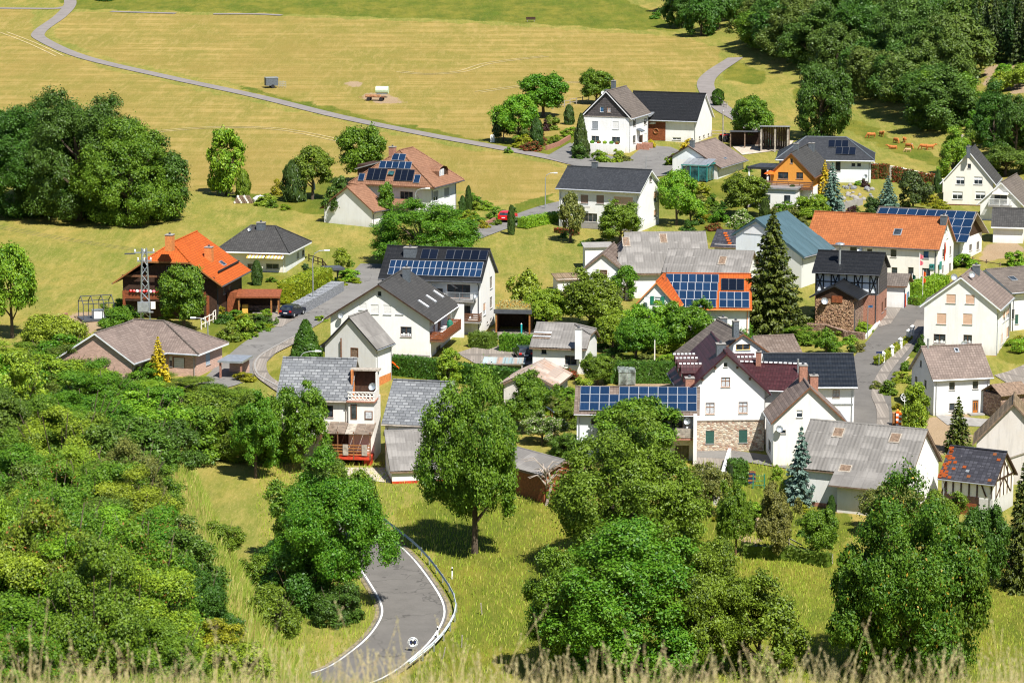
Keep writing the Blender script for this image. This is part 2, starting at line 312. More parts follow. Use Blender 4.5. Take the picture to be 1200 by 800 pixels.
def wall_mesh(h, mats, bands, foot=1.6):
    """walls with real window openings and reveals; bands: [(z from, material slot per face dict or int)]"""
    m = M(); L, Wd = h['L'], h['W']; hip = h['hip']
    def band(f, z):
        k = 0
        for z0, mi in bands:
            if z >= z0-1e-6: k = mi.get(f, k) if isinstance(mi, dict) else mi
        return k
    for f in 'FRKL':
        half = (L if f in 'FK' else Wd)/2
        def top(s):
            if f in 'FK': return roofz(h, (-1 if f == 'F' else 1)*Wd/2)-.12
            if hip in ('both', '+' if f == 'R' else '-') and h['ins'] > 2.7 or hip == 'both': return h['he']-.12
            y = s if f == 'R' else -s
            zz = roofz(h, y)-.12
            if hip == ('-' if f == 'L' else '+'): zz = min(zz, h['he']+(h['hr']-h['he'])*.55)
            return zz
        wins = []
        for ff, s, z, w, hh, st in h['win']:
            if ff == f:
                w = min(w, 1.25) if f == 'R' else w
                s = max(-half+w/2+.12, min(half-w/2-.12, s)); wins.append((s-w/2, s+w/2, z, z+hh))
        zb = [b[0] for b in bands]
        ss = sorted(set([-half, half]+[q for w in wins for q in w[:2]]+([(h['ro'] if f == 'R' else -h['ro'])] if f in 'LR' else [])))
        ss = [s for s in ss if -half-1e-6 <= s <= half+1e-6]
        def q(s, z, o=0.0): return facep(h, f, s, z, -o)[0]
        def emit(a, b, z0, ta, tb):
            cuts = [z for z in zb if z0+.01 < z < min(ta, tb)-.01]; lo = z0
            for z in cuts+[None]:
                if z is None:
                    m.face((q(a, lo), q(b, lo), q(b, tb), q(a, ta)), band(f, lo), [(a, lo), (b, lo), (b, tb), (a, ta)])
                else:
                    m.face((q(a, lo), q(b, lo), q(b, z), q(a, z)), band(f, lo), [(a, lo), (b, lo), (b, z), (a, z)]); lo = z
        for a, b in zip(ss, ss[1:]):
            if b-a < 1e-4: continue
            lo = -foot
            for w in sorted((w for w in wins if w[0] <= a+1e-5 and w[1] >= b-1e-5), key=lambda w: w[2]):
                if w[2] > lo+.01: emit(a, b, lo, w[2], w[2])
                lo = max(lo, w[3])
            emit(a, b, lo, max(top(a), lo+.005), max(top(b), lo+.005))
        for a, b, z0, z1 in wins:
            D = .22
            m.face((q(a, z0), q(b, z0), q(b, z0, D), q(a, z0, D)), band(f, z0)); m.face((q(a, z1, D), q(b, z1, D), q(b, z1), q(a, z1)), band(f, z0))
            m.face((q(a, z0), q(a, z0, D), q(a, z1, D), q(a, z1)), band(f, z0)); m.face((q(b, z0, D), q(b, z0), q(b, z1), q(b, z1, D)), band(f, z0))
            m.face((q(a, z0, D), q(b, z0, D), q(b, z1, D), q(a, z1, D)), band(f, z0))
    return m
def slab(m, P, t, uvs, mat=0, side=1):
    """a roof plane of thickness t (P: corners of its upper face, anticlockwise from above)"""
    n = len(P); Q = [(p[0], p[1], p[2]-t) for p in P]
    m.face(P, mat, uvs); m.face(Q[::-1], side)
    for i in range(n):
        j = (i+1) % n; m.face((Q[i], Q[j], P[j], P[i]), side)
def roof_mesh(h, t=.2):
    m = M(); L, Wd, oe, og, ro, hr = h['L'], h['W'], h['oe'], h['og'], h['ro'], h['hr']; hip = h['hip']; ins = h['ins'] if hip else 0
    X0, X1 = -(L/2+og), L/2+og; a0 = X0+(ins if hip in ('both', '-') else 0); a1 = X1-(ins if hip in ('both', '+') else 0)
    sl = (hr-h['he'])/(Wd/2); cl = sqrt(1+sl*sl)
    yF, yK = -(Wd/2+oe), Wd/2+oe; zF, zK = roofz(h, yF), roofz(h, yK)
    half_hip = hip in ('-', '+') and ins < 3.0
    k = .42 if half_hip else 1.0                     # share of the slope that a half hip takes
    def yz(y0, z0, f): return ro+(y0-ro)*f, hr+(z0-hr)*f
    for sy, y, z in ((-1, yF, zF), (1, yK, zK)):
        P = [(a0, ro, hr)]
        if hip in ('both', '-'):
            yy, zz = yz(y, z, k); P.append((X0, yy, zz))
        if k < 1 or hip not in ('both', '-'): P.append((X0, y, z))
        P.append((X1, y, z)) if (k < 1 or hip not in ('both', '+')) else None
        if hip in ('both', '+'):
            yy, zz = yz(y, z, k); P.append((X1, yy, zz))
        P.append((a1, ro, hr))
        seen = []
        for p in P:
            if p not in seen: seen.append(p)
        P = seen
        uv = [(p[0], abs(p[1]-ro)*cl) for p in P]
        if sy > 0: P, uv = P[::-1], uv[::-1]
        slab(m, P, t, uv)
    for e, X, a, c in (('-', X0, a0, -1), ('+', X1, a1, 1)):
        if hip in ('both', e):
            y1, z1 = yz(yF, zF, k); y2, z2 = yz(yK, zK, k); P = [(a, ro, hr), (X, y2, z2), (X, y1, z1)]
            cl2 = sqrt(1+((hr-z1)/max(.1, abs(X-a)))**2); uv = [(p[1], abs(p[0]-a)*cl2) for p in P]
            if c > 0: P, uv = P[::-1], uv[::-1]
            slab(m, P, t, uv)
    return m, (X0, X1, a0, a1, yF, yK, zF, zK, k)
def cap_line(m, A, B, r=.11):
    m.tube([A, B], r, 6)
def house(key, label, cat, roof, wall, bands=None, mats=None, name='house', gut='metal', capm=None, rt=.2, verge='fascia', group=None, noroof=False, foot=1.6, windows=True, sheet=None):
    h = HD[key]; root = thing(name, label, cat, (h['x'], h['y'], h['z']), h['yaw'], group)
    h['root'] = root
    mats = [MT[k] for k in ([wall]+(mats or []))]
    wall_mesh(h, mats, bands or [(-9, 0)], foot).build('wall', mats, root)
    m, (X0, X1, a0, a1, yF, yK, zF, zK, k) = roof_mesh(h, rt); h['ext'] = (X0, X1, yF, yK, zF, zK)
    if sheet: sheets(root, h, m, roof, *sheet)
    else: m.build('roof', [MT[roof], MT[verge]], root)
    c = M(); cap_line(c, (a0, h['ro'], h['hr']+.02), (a1, h['ro'], h['hr']+.02))
    if h['hip'] and k == 1:
        for e, X, a in (('-', X0, a0), ('+', X1, a1)):
            if h['hip'] in ('both', e):
                cap_line(c, (a, h['ro'], h['hr']+.02), (X, yF, zF+.03)); cap_line(c, (a, h['ro'], h['hr']+.02), (X, yK, zK+.03))
    elif h['hip']:
        e = h['hip']; X, a = (X0, a0) if e == '-' else (X1, a1)
        for y, z in ((yF, zF), (yK, zK)): cap_line(c, (a, h['ro'], h['hr']+.02), (X, h['ro']+(y-h['ro'])*k, h['hr']+(z-h['hr'])*k+.03))
    c.build('ridge_cap', MT[capm or roof], root)
    if gut:
        for y, z in ((yF, zF), (yK, zK)):
            g = M(); s = -1 if y < 0 else 1
            xa, xb = X0+.02, X1-.02
            g.tube([(xa, y+s*.07, z-.12), (xb, y+s*.07, z-.12)], .075, 6); g.build('gutter', MT[gut], root)
        for x in (-h['L']/2+.25, h['L']/2-.25):
            d = M(); d.tube([(x, yF-.07, zF-.15), (x, -h['W']/2-.06, zF-.55), (x, -h['W']/2-.06, -.8)], .05, 6); d.build('downpipe', MT[gut], root)
    if windows: add_windows(root, h)
    for x, y, z, w, d, hh, mk in h['chim']:
        c = M()
        if mk in ('pipe', 'vent'):
            c.tube([(x, y, z-.3), (x, y, z+hh)], w/2.4, 8); o = c.build('flue', MT['galv'], root)
            if mk == 'vent': M().lathe([(.05, .25), (.55, .1), (.6, 0), (.1, .02)], (x, y, z+hh), 10).build('cowl', MT['galv'], o)
            continue
        cm = {'dark': 'slate', 'brick': 'brick', 'slate': 'slate', 'orange': 'orange_brick', 'white': 'white'}[mk]
        c.box((x, y, z+hh/2-.5), (w, d, hh+1)); o = c.build('chimney', MT[cm], root)
        M().box((x, y, z+hh+.05), (w+.1, d+.1, .08)).build('cap', MT['concrete'], o)
        M().tube([(x, y, z+hh+.1), (x, y, z+hh+.32)], .13, 8).build('pot', MT['darkmetal'], o)
    sl = (h['hr']-h['he'])/(h['W']/2)
    for x, y, sd_, w, hh in h['sky']:
        z = roofz(h, y); a = atan2(sl, 1)*(-sd_)
        f = M(); f.box((x, y, z+.06), (w, hh, .12), 0, 0, 0, a); o = f.build('rooflight', MT['metal' if roof not in ('r_asb',) else 'greywood'], root)
        p = M(); p.box((x, y-sin(a)*.08*-1*0, z+.125), (w-.2, hh-.2, .02), 0, 0, 0, a); p.build('pane', MT['plastic_white' if key == 'H10' else ('glassd' if roof != 'r_asb' else 'oldwood')], o)
    for (A, B, C, nc, nr, skip, mk) in h['pan']:
        A, B, C = (np.array(q) for q in (A, B, C)); ux = (B-A)/nc; uy = (C-A)/nr
        nn = np.cross(uy, ux); nn /= np.linalg.norm(nn); nn = nn if nn[2] > 0 else -nn
        pw, ph = np.linalg.norm(ux), np.linalg.norm(uy); pm = panel_mesh(pw, ph, mk)
        ex = ux/pw; ey = np.cross(nn, ex)
        for r in range(nr):
            for c_ in range(nc):
                i = r*nc+c_
                if i in skip: continue
                ctr = A+ux*(c_+.5)+uy*(r+.5)+nn*.10
                o = new_obj('solar_panel', pm[0], root)
                from mathutils import Matrix
                o.matrix_local = Matrix(((ex[0], ey[0], nn[0], ctr[0]), (ex[1], ey[1], nn[1], ctr[1]), (ex[2], ey[2], nn[2], ctr[2]), (0, 0, 0, 1)))
                new_obj('frame', pm[1], o)
    return root
_PC = {}
def panel_mesh(w, h, mk):
    k = (round(w, 2), round(h, 2), mk)
    if k in _PC: return _PC[k]
    g = .05; w2, h2 = w/2-g/2, h/2-g/2; m = M()
    m.face(((-w2, -h2, .03), (w2, -h2, .03), (w2, h2, .03), (-w2, h2, .03)), 0, [(0, 0), (1, 0), (1, 1), (0, 1)])
    for (a, b) in (((-w2, -h2), (w2, -h2)), ((w2, -h2), (w2, h2)), ((w2, h2), (-w2, h2)), ((-w2, h2), (-w2, -h2))):
        m.face(((a[0], a[1], 0), (b[0], b[1], 0), (b[0], b[1], .03), (a[0], a[1], .03)))
    f = M(); t = .034
    for s in (-1, 1):
        f.box((0, s*h2, .02), (2*w2+t, t, .05)); f.box((s*w2, 0, .02), (t, 2*h2-t, .05))
    _PC[k] = (m.mesh('solar_panel', MT[mk]), f.mesh('panel_frame', MT['alu' if mk == 'pv' else 'darkmetal'])); return _PC[k]
def sheets(root, h, m, roof, sw, sh, sidem='oldwood'):
    """a roof laid with big overlapping sheets, each a piece of its own on battens"""
    b = M(); X0, X1, yF, yK, zF, zK = h['ext']; sl = (h['hr']-h['he'])/(h['W']/2); rr = random.Random(int(h['x']*10))
    m.v = [(x, y, z-.05) for x, y, z in m.v]
    m.build('roof', [MT[roof], MT[sidem]], root)
    cache = {}
    for sd_, ye in ((-1, yF), (1, yK)):
        run = abs(ye-h['ro']); length = run*sqrt(1+sl*sl); nr = max(1, round(length/sh)); nc = max(1, round((X1-X0)/sw)); a = atan2(sl, 1)*(-sd_)
        w, d = (X1-X0)/nc, length/nr
        for k in range(4):
            mm = M(); n = 6
            for j in range(n):
                x0, x1 = -w/2+w*j/n, -w/2+w*(j+1)/n; z0, z1 = (.03 if j % 2 else 0), (0 if j % 2 else .03)
                uvo = (k*3.7, k*5.3)
                mm.face(((x0, -d/2-.06, z0), (x1, -d/2-.06, z1), (x1, d/2+.06, z1), (x0, d/2+.06, z0)), 0, [(x0+uvo[0], -d/2+uvo[1]), (x1+uvo[0], -d/2+uvo[1]), (x1+uvo[0], d/2+uvo[1]), (x0+uvo[0], d/2+uvo[1])])
                mm.face(((x0, -d/2-.06, z0-.02), (x1, -d/2-.06, z1-.02), (x1, -d/2-.06, z1), (x0, -d/2-.06, z0)))
            cache[(sd_, k)] = mm.mesh('roof_sheet', MT[roof])
        for r in range(nr):
            for c in range(nc):
                t = (r+.5)/nr*run; y = h['ro']+sd_*t; z = h['hr']-sl*t+.03
                lim0 = X0+(h['ins']*(1-t/run) if h['hip'] in ('-', 'both') else 0); lim1 = X1-(h['ins']*(1-t/run) if h['hip'] in ('+', 'both') else 0)
                if h['hip'] and not lim0-w*.1 < X0+w*(c+.5) < lim1+w*.1: continue
                o = new_obj('roof_sheet', cache[(sd_, rr.randrange(4))], root, (X0+w*(c+.5), y, z+.012*rr.random()))
                o.rotation_euler = (a+rr.uniform(-.012, .012)+(.02 if sd_ < 0 else -.02), rr.uniform(-.012, .012), 0)
                if sd_ > 0: o.rotation_euler.z = 0
def box_part(name, root, c, d, mat, rz=0, rx=0, ry=0):
    return M().box(c, d, rz, 0, ry, rx).build(name, MT[mat] if isinstance(mat, str) else mat, root)
def balcony(root, h, f, s0, s1, z, depth, mat, slabm='concrete', rail=.95, nb=5, ends=True, metal=False):
    fx, fy, rz = FACE[f]
    def q(s, zz, o): return facep(h, f, s, zz, o)[0]
    s = M(); c = q((s0+s1)/2, z-.1, depth/2+.01); w = s1-s0
    s.box(c, (w, depth, .2), rz); b = s.build('balcony', MT[slabm], root)
    posts = max(2, int(w/1.6)+1)
    for i in range(posts):
        box_part('post', b, q(s0+.05+(w-.1)*i/(posts-1), z+rail/2, depth-.06), (.08, .08, rail), mat, rz)
    for i in range(nb):
        zz = z+.15+(rail-.2)*i/max(1, nb-1)
        box_part('board', b, q((s0+s1)/2, zz, depth-.01+.003*i), (w, .03, (.16 if not metal else .035)), mat, rz)
        if ends:
            for e in (s0+.03, s1-.03): box_part('board', b, q(e, zz, depth/2), (.03, depth-.1, (.16 if not metal else .035)), mat, rz)
    box_part('handrail', b, q((s0+s1)/2, z+rail+.03, depth-.03), (w+.04, .1, .05), mat, rz)
    return b
def beam(root, h, f, s0, z0, s1, z1, w=.18, mat='darkwood', out=.025, name='beam'):
    (A, rz), (B, _) = facep(h, f, s0, z0, out), facep(h, f, s1, z1, out); L_ = hypot(s1-s0, z1-z0); ang = atan2(z1-z0, s1-s0)
    m = M(); m.box((0, 0, 0), (L_, .09, w), 0, 0, -ang); o = m.build(name, MT[mat], root, tuple((a+b)/2 for a, b in zip(A, B)), rz); return o
def dish(root, loc, r=.4, az=-.9, mat='lightgrey', arm=True):
    m = M(); r *= .8; pr = [(0, 0), (r*.5, .04), (r*.85, .12), (r, .2)]
    m.lathe(pr, (0, 0, 0), 12); m.lathe([(a, b-.015) for a, b in pr][::-1], (0, 0, 0), 12)
    o = m.build('satellite_dish', MT['plastic_white' if mat == 'w' else 'galv'], root, loc); o.rotation_euler = (radians(62), 0, az)
    M().tube([(0, r*.3, .05), (0, r*.4, .45)], .02, 5).build('arm', MT['darkmetal'], o); return o
# ---------------------------------------------------------------- vegetation
def leaf_mat(name, dark, light, trans=.25, rough=.5, extra=None, efrac=.06):
    """leaves: every leaf its own tone, branches and trees drift apart; part of the light passes through"""
    m, n, l, b = nt(name); g = n.new('ShaderNodeNewGeometry'); oi = n.new('ShaderNodeObjectInfo'); tc = n.new('ShaderNodeTexCoord')
    c = ramp(n, l, g.outputs['Random Per Island'], dark, light, .0, 1.0)
    sp = noise(n, l, 2.3, 3, tc.outputs['Object']); c = mixc(n, l, ramp(n, l, sp, (0, 0, 0), (.6, .6, .6), .4, .65), c, scl(light, 1.1))
    c = mixc(n, l, ramp(n, l, oi.outputs['Random'], (0, 0, 0), (.45, .45, .45), 0, 1), c, (dark[0]*1.05, light[1]*.85, dark[2]))
    if extra:
        r = n.new('ShaderNodeValToRGB'); r.color_ramp.interpolation = 'CONSTANT'; r.color_ramp.elements[0].color = (0, 0, 0, 1); r.color_ramp.elements[1].position = 1-efrac; r.color_ramp.elements[1].color = (1, 1, 1, 1)
        l.new(g.outputs['Random Per Island'], r.inputs[0]); c = mixc(n, l, r.outputs[0], c, extra)
    l.new(c, b.inputs['Base Color']); b.inputs['Roughness'].default_value = rough; b.inputs['Specular IOR Level'].default_value = .35
    t = n.new('ShaderNodeBsdfTranslucent'); l.new(c, t.inputs[0]); x = n.new('ShaderNodeMixShader'); x.inputs[0].default_value = trans
    l.new(b.outputs[0], x.inputs[1]); l.new(t.outputs[0], x.inputs[2]); l.new(x.outputs[0], n['Material Output'].inputs[0])
    return m
LM = {
 'limetree': leaf_mat('yellowish_tree_leaves', (.050, .082, .006), (.190, .265, .020)),
 'dark': leaf_mat('dark_leaves', (.022, .050, .006), (.090, .168, .017)), 'wood': leaf_mat('forest_leaves', (.034, .066, .011), (.118, .195, .026)), 'wood2': leaf_mat('forest_olive_leaves', (.048, .072, .012), (.150, .195, .030)), 'mid': leaf_mat('green_leaves', (0.021, 0.040, 0.004), (0.205, 0.286, 0.020)),
 'light': leaf_mat('fresh_leaves', (0.042, 0.071, 0.006), (0.338, 0.411, 0.028)), 'olive': leaf_mat('olive_leaves', (.040, .066, .007), (.150, .210, .024)),
 'grey': leaf_mat('grey_green_leaves', (0.037, 0.042, 0.011), (0.259, 0.240, 0.052)), 'yellow': leaf_mat('golden_foliage', (.34, .24, .010), (.66, .46, .02), .15),
 'spruce': leaf_mat('spruce_needles', (0.011, 0.019, 0.004), (0.134, 0.146, 0.018), .1), 'blue': leaf_mat('blue_needles', (.065, .105, .090), (.18, .25, .22), .1),
 'conifer': leaf_mat('dark_conifer', (0.015, 0.031, 0.008), (0.073, 0.106, 0.017), .1), 'purple': leaf_mat('purple_leaves', (.028, .010, .012), (.075, .025, .024), .2),
 'white': leaf_mat('white_blossom_leaves', (0.030, 0.047, 0.006), (0.237, 0.305, 0.026), .25, .6, (.66, .63, .45), .22), 'redgreen': leaf_mat('red_tipped_leaves', (.06, .07, .015), (.14, .12, .025), .25, .6, (.30, .045, .02), .4),
 'rose': leaf_mat('rose_hedge_leaves', (0.021, 0.040, 0.004), (0.237, 0.312, 0.022), .3, .5, (.36, .15, .045), .05), 'gold': leaf_mat('yellow_green_leaves', (0.050, 0.060, 0.004), (0.424, 0.378, 0.020), .3), 'chestnut': leaf_mat('chestnut_leaves', (0.015, 0.033, 0.004), (0.165, 0.231, 0.017), .28, .55, (.42, .27, .03), .018),
}
BARK = plain('bark', (.105, .078, .055), .95, .35, 3, bmp=.6); DEAD = plain('dead_wood', (.36, .30, .25), .9, .3, 4); BARKR = plain('red_bark', (.17, .085, .05), .95, .35, 3, bmp=.5)
def quads_mesh(name, c, u, v, mat=None):
    """n separate leaves: centres c, half axes u, v (arrays n x 3)"""
    n = len(c); P = np.empty((n, 4, 3), np.float32)
    P[:, 0] = c-u; P[:, 1] = c-v*.9+u*.1; P[:, 2] = c+u; P[:, 3] = c+v*.9+u*.1
    me = bpy.data.meshes.new(name); me.vertices.add(n*4); me.loops.add(n*4); me.polygons.add(n)
    me.vertices.foreach_set('co', P.ravel()); me.loops.foreach_set('vertex_index', np.arange(n*4, dtype=np.int32))
    me.polygons.foreach_set('loop_start', np.arange(0, n*4, 4, dtype=np.int32)); me.polygons.foreach_set('loop_total', np.full(n, 4, np.int32))
    me.update(calc_edges=True); me.materials.append(mat); return me
def unit(a): return a/np.maximum(1e-9, np.linalg.norm(a, axis=-1, keepdims=True))
def crown_mesh(name, n, size, lobes, seed, shape='T', lr=(.2, .38), mat=None, gap=.0):
    """leaves on the shells of many boughs spread through a crown of radius 1 and height 2"""
    r = np.random.default_rng(seed); L = []
    k = 0
    while len(L) < lobes:
        d = unit(r.normal(size=3)); k += 1
        if shape == 'T':
            if d[2] < -.75: continue
            q = r.uniform(.30, .84); rad = r.uniform(*lr); irr = 1+.16*sin(3*atan2(d[1], d[0])+seed)+.10*sin(5*d[2]+seed*2)+r.normal()*.05
            c = np.array([d[0]*q*irr, d[1]*q*irr, 1.12+d[2]*q*.92*(irr if d[2] > 0 else 1)])
        elif shape == 'B':
            d[2] = abs(d[2]) if r.random() < .8 else -.3*abs(d[2]); q = r.uniform(.4, .8); rad = r.uniform(*lr); irr = 1+.18*sin(2*atan2(d[1], d[0])+seed)+r.normal()*.07
            c = np.array([d[0]*q*irr, d[1]*q*irr, .30+d[2]*q*1.55*irr*.95]) if r.random() < .7 else np.array([d[0]*q, d[1]*q, r.uniform(.08, .45)])
        elif shape == 'D':      # broad crown whose skirts reach the ground
            d[2] = abs(d[2]) if r.random() < .7 else -abs(d[2]); q = r.uniform(.5, .86); rad = r.uniform(*lr); irr = 1+.14*sin(3*atan2(d[1], d[0])+seed)+r.normal()*.06
            c = np.array([d[0]*q*irr, d[1]*q*irr, .72+(d[2]*q*1.12*irr if d[2] > 0 else d[2]*.6)])
        elif shape == 'U':      # upright, narrow head
            z = r.uniform(.35, 1.75); w = .75*sqrt(max(.05, 1-((z-.9)/1.15)**2)); a = r.uniform(0, 2*pi); q = r.uniform(.2, 1)*w; rad = r.uniform(*lr)
            c = np.array([cos(a)*q, sin(a)*q, z])
        L.append((*c, rad))
    L = np.array(L); cen = np.array([0, 0, .95 if shape != 'B' else .5]); kc = 15; m = len(L)*kc
    li = np.repeat(np.arange(len(L)), kc); outw = unit(L[li, :3]-cen); d = unit(unit(r.normal(size=(m, 3)))+outw*.75+np.array([0, 0, .2]))
    cc = L[li, :3]+d*(L[li, 3]*r.uniform(.72, 1.12, m))[:, None]; cr = L[li, 3]*r.uniform(.28, .62, m); keep = cc[:, 2] > (.03 if shape in 'BD' else .2)
    for i in range(len(L)): keep &= ~((np.linalg.norm(cc-L[i, :3], axis=1) < L[i, 3]*.7) & (li != i))
    cc, cr, d = cc[keep], cr[keep], d[keep]; w = cr**2; pick = r.choice(len(cc), n, p=w/w.sum())
    e = r.normal(size=(n, 3)); e = unit(e)*(r.random(n)**.45)[:, None]*np.array([1, 1, .72]); p = cc[pick]+e*cr[pick][:, None]*1.12
    fz = r.random(n) < .16; p[fz] += r.normal(size=(int(fz.sum()), 3))*.06
    k2 = p[:, 2] > .0; p, e, pick = p[k2], e[k2], pick[k2]; n = len(p)
    nn = unit(unit(e)*.5+d[pick]*.45+np.array([0, 0, .35])+r.normal(size=(n, 3))*.5); t = unit(np.cross(nn, r.normal(size=(n, 3)))); b = np.cross(nn, t); s = size*(.6+.8*r.random(n))[:, None]
    return quads_mesh(name, p.astype(np.float32), (t*s).astype(np.float32), (b*s*.6).astype(np.float32), mat)
def spruce_mesh(name, tiers, per, size, seed, mat=None, droop=.35, bare=.1):
    r = np.random.default_rng(seed); C, U, V = [], [], []
    for i in range(tiers):
        f = i/(tiers-1); z = bare*2+(2-bare*2)*f**.92; R = (1-f)**.82*(.92+.16*r.random())+.03; nb = max(5, int(13*(1-f*.6)))
        for k in range(nb):
            a = 2*pi*(k+r.random()*.6)/nb+i*1.7; Rb = R*r.uniform(.72, 1.1); m = max(6, int(per*(Rb+.12)))
            t = r.random(m)**.7; x = t*Rb; zz = z-droop*Rb*t+.16*Rb*t*t+r.normal(size=m)*.012; sp = (.05+.22*Rb)*(1-t*.65)*r.uniform(-1, 1, m)
            ca, sa = cos(a), sin(a); C.append(np.stack([x*ca-sp*sa, x*sa+sp*ca, zz-abs(sp)*.25], 1))
            u = np.stack([np.full(m, ca)+r.normal(size=m)*.5-np.sign(sp)*sa*.6, np.full(m, sa)+r.normal(size=m)*.5+np.sign(sp)*ca*.6, -.25+r.normal(size=m)*.25], 1); u = unit(u)
            nn = unit(np.array([0, 0, 1.])+r.normal(size=(m, 3))*.45+np.array([ca, sa, 0])*.4); v = unit(np.cross(nn, u)); s = size*(.7+.6*r.random(m))[:, None]
            U.append(u*s); V.append(v*s*.42)
    C, U, V = (np.concatenate(q).astype(np.float32) for q in (C, U, V)); return quads_mesh(name, C, U, V, mat)
def column_mesh(name, n, size, seed, shape='C', mat=None):
    r = np.random.default_rng(seed); z = 2*r.random(n)**.9; w = np.sqrt(np.clip(1-((z-.75)/1.27)**2, 0, 1)) if shape == 'C' else (1-z/2)**.75*.95+.05
    if shape == 'O': w = np.sqrt(np.clip(1-(z-1)**2, 0, 1))
    a = 2*pi*r.random(n); lump = 1+.10*np.sin(5*a+3*z)+.08*np.sin(9*z+2*a); q = w*lump*(.86+.16*r.random(n))
    p = np.stack([q*np.cos(a), q*np.sin(a), z], 1); d = np.stack([np.cos(a), np.sin(a), (.25 if shape != 'O' else 0)+(z-1)*(.9 if shape == 'O' else .2)], 1)
    nn = unit(d+r.normal(size=(n, 3))*.45); u = unit(np.cross(nn, r.normal(size=(n, 3))*.5+np.array([1, .3, .2]))); u[:, 2] = abs(u[:, 2]); v = unit(np.cross(nn, u)); s = size*(.6+.8*r.random(n))[:, None]
    return quads_mesh(name, p.astype(np.float32), (u*s).astype(np.float32), (v*s*.5).astype(np.float32), mat)
def trunk_mesh(name, seed, limbs=6, r0=.06, top=1.25, fork=False):
    rr = random.Random(seed); m = M(); base = [(0, 0, -.08), (rr.uniform(-.02, .02), rr.uniform(-.02, .02), .25), (rr.uniform(-.05, .05), rr.uniform(-.05, .05), .7), (rr.uniform(-.08, .08), rr.uniform(-.08, .08), top)]
    m.tube(base, [r0*1.25, r0, r0*.75, r0*.3], 7)
    if fork: m.tube([(.07, .02, -.08), (.12, .03, .3), (.22, .05, .8), (.3, .1, 1.2)], [r0, r0*.8, r0*.6, r0*.25], 6)
    for i in range(limbs):
        z = .35+.7*i/limbs; a = rr.uniform(0, 2*pi); ln = rr.uniform(.45, .8); b = (base[2][0]*z, base[2][1]*z, z)
        m.tube([b, (b[0]+cos(a)*ln*.5, b[1]+sin(a)*ln*.5, z+.22), (b[0]+cos(a)*ln, b[1]+sin(a)*ln, z+.5)], [r0*.5, r0*.33, r0*.12], 5)
    return m.mesh(name, BARK)
PR = {}
def protos():
    for i in range(3): PR['T0', i] = crown_mesh('tree_crown', 88000, .0205, 66, 100+i, 'T', (.15, .34))
    for i in range(5): PR['T1', i] = crown_mesh('tree_crown', 27000, .036, 42, 200+i, 'T', (.18, .36))
    for i in range(4): PR['T2', i] = crown_mesh('tree_crown', 7600, .064, 28, 300+i, 'T', (.22, .42))
    for i in range(3): PR['D1', i] = crown_mesh('tree_crown', 29000, .034, 44, 700+i, 'D', (.18, .36)); PR['D2', i] = crown_mesh('tree_crown', 9000, .06, 32, 720+i, 'D', (.2, .4))
    for i in range(3): PR['D0', i] = crown_mesh('tree_crown', 100000, .0175, 80, 740+i, 'D', (.12, .28))
    for i in range(3): PR['B0', i] = crown_mesh('shrub_foliage', 84000, .019, 56, 400+i, 'B', (.14, .32))
    for i in range(5): PR['B1', i] = crown_mesh('shrub_foliage', 22000, .037, 36, 500+i, 'B', (.18, .38))
    for i in range(3): PR['B2', i] = crown_mesh('shrub_foliage', 4600, .075, 22, 600+i, 'B', (.22, .42))
    for i in range(2): PR['U1', i] = crown_mesh('tree_crown', 9000, .06, 30, 650+i, 'U', (.2, .38))
    PR['S0', 0] = spruce_mesh('spruce_branches', 30, 90, .055, 1); PR['S1', 0] = spruce_mesh('spruce_branches', 17, 42, .10, 2); PR['S1', 1] = spruce_mesh('spruce_branches', 18, 40, .10, 3)
    PR['C1', 0] = column_mesh('column_foliage', 3200, .11, 5); PR['K1', 0] = column_mesh('cone_foliage', 4200, .11, 6, 'K'); PR['O1', 0] = column_mesh('ball_foliage', 2600, .11, 7, 'O')
    for i in range(4): PR['trunk', i] = trunk_mesh('tree_trunk', 40+i, fork=(i == 3))
    m = M(); m.tube([(0, 0, -.1), (0, 0, .8), (0, 0, 1.9)], [.055, .04, .008], 6); PR['spine', 0] = m.mesh('conifer_trunk', BARK)
    m = M(); rr = random.Random(3)
    for i in range(9):
        a = rr.uniform(0, 2*pi); q = rr.uniform(.35, .85); m.tube([(0, 0, -.05), (cos(a)*q*.5, sin(a)*q*.5, .5), (cos(a)*q, sin(a)*q, 1.05+rr.random()*.5)], [.022, .014, .006], 4)
    PR['stems', 0] = m.mesh('shrub_stems', BARK)
protos()
KIND = {'T': ('tree', 'tree', 'crown', 'trunk'), 'U': ('tree', 'tree', 'crown', 'trunk'), 'D': ('tree', 'tree', 'crown', 'trunk'), 'B': ('shrub', 'shrub', 'foliage', 'stems'), 'S': ('conifer', 'conifer', 'crown', 'trunk'), 'C': ('thuja', 'conifer', 'foliage', 'stem'), 'K': ('conifer', 'conifer', 'foliage', 'stem'), 'O': ('topiary', 'shrub', 'foliage', 'stem')}
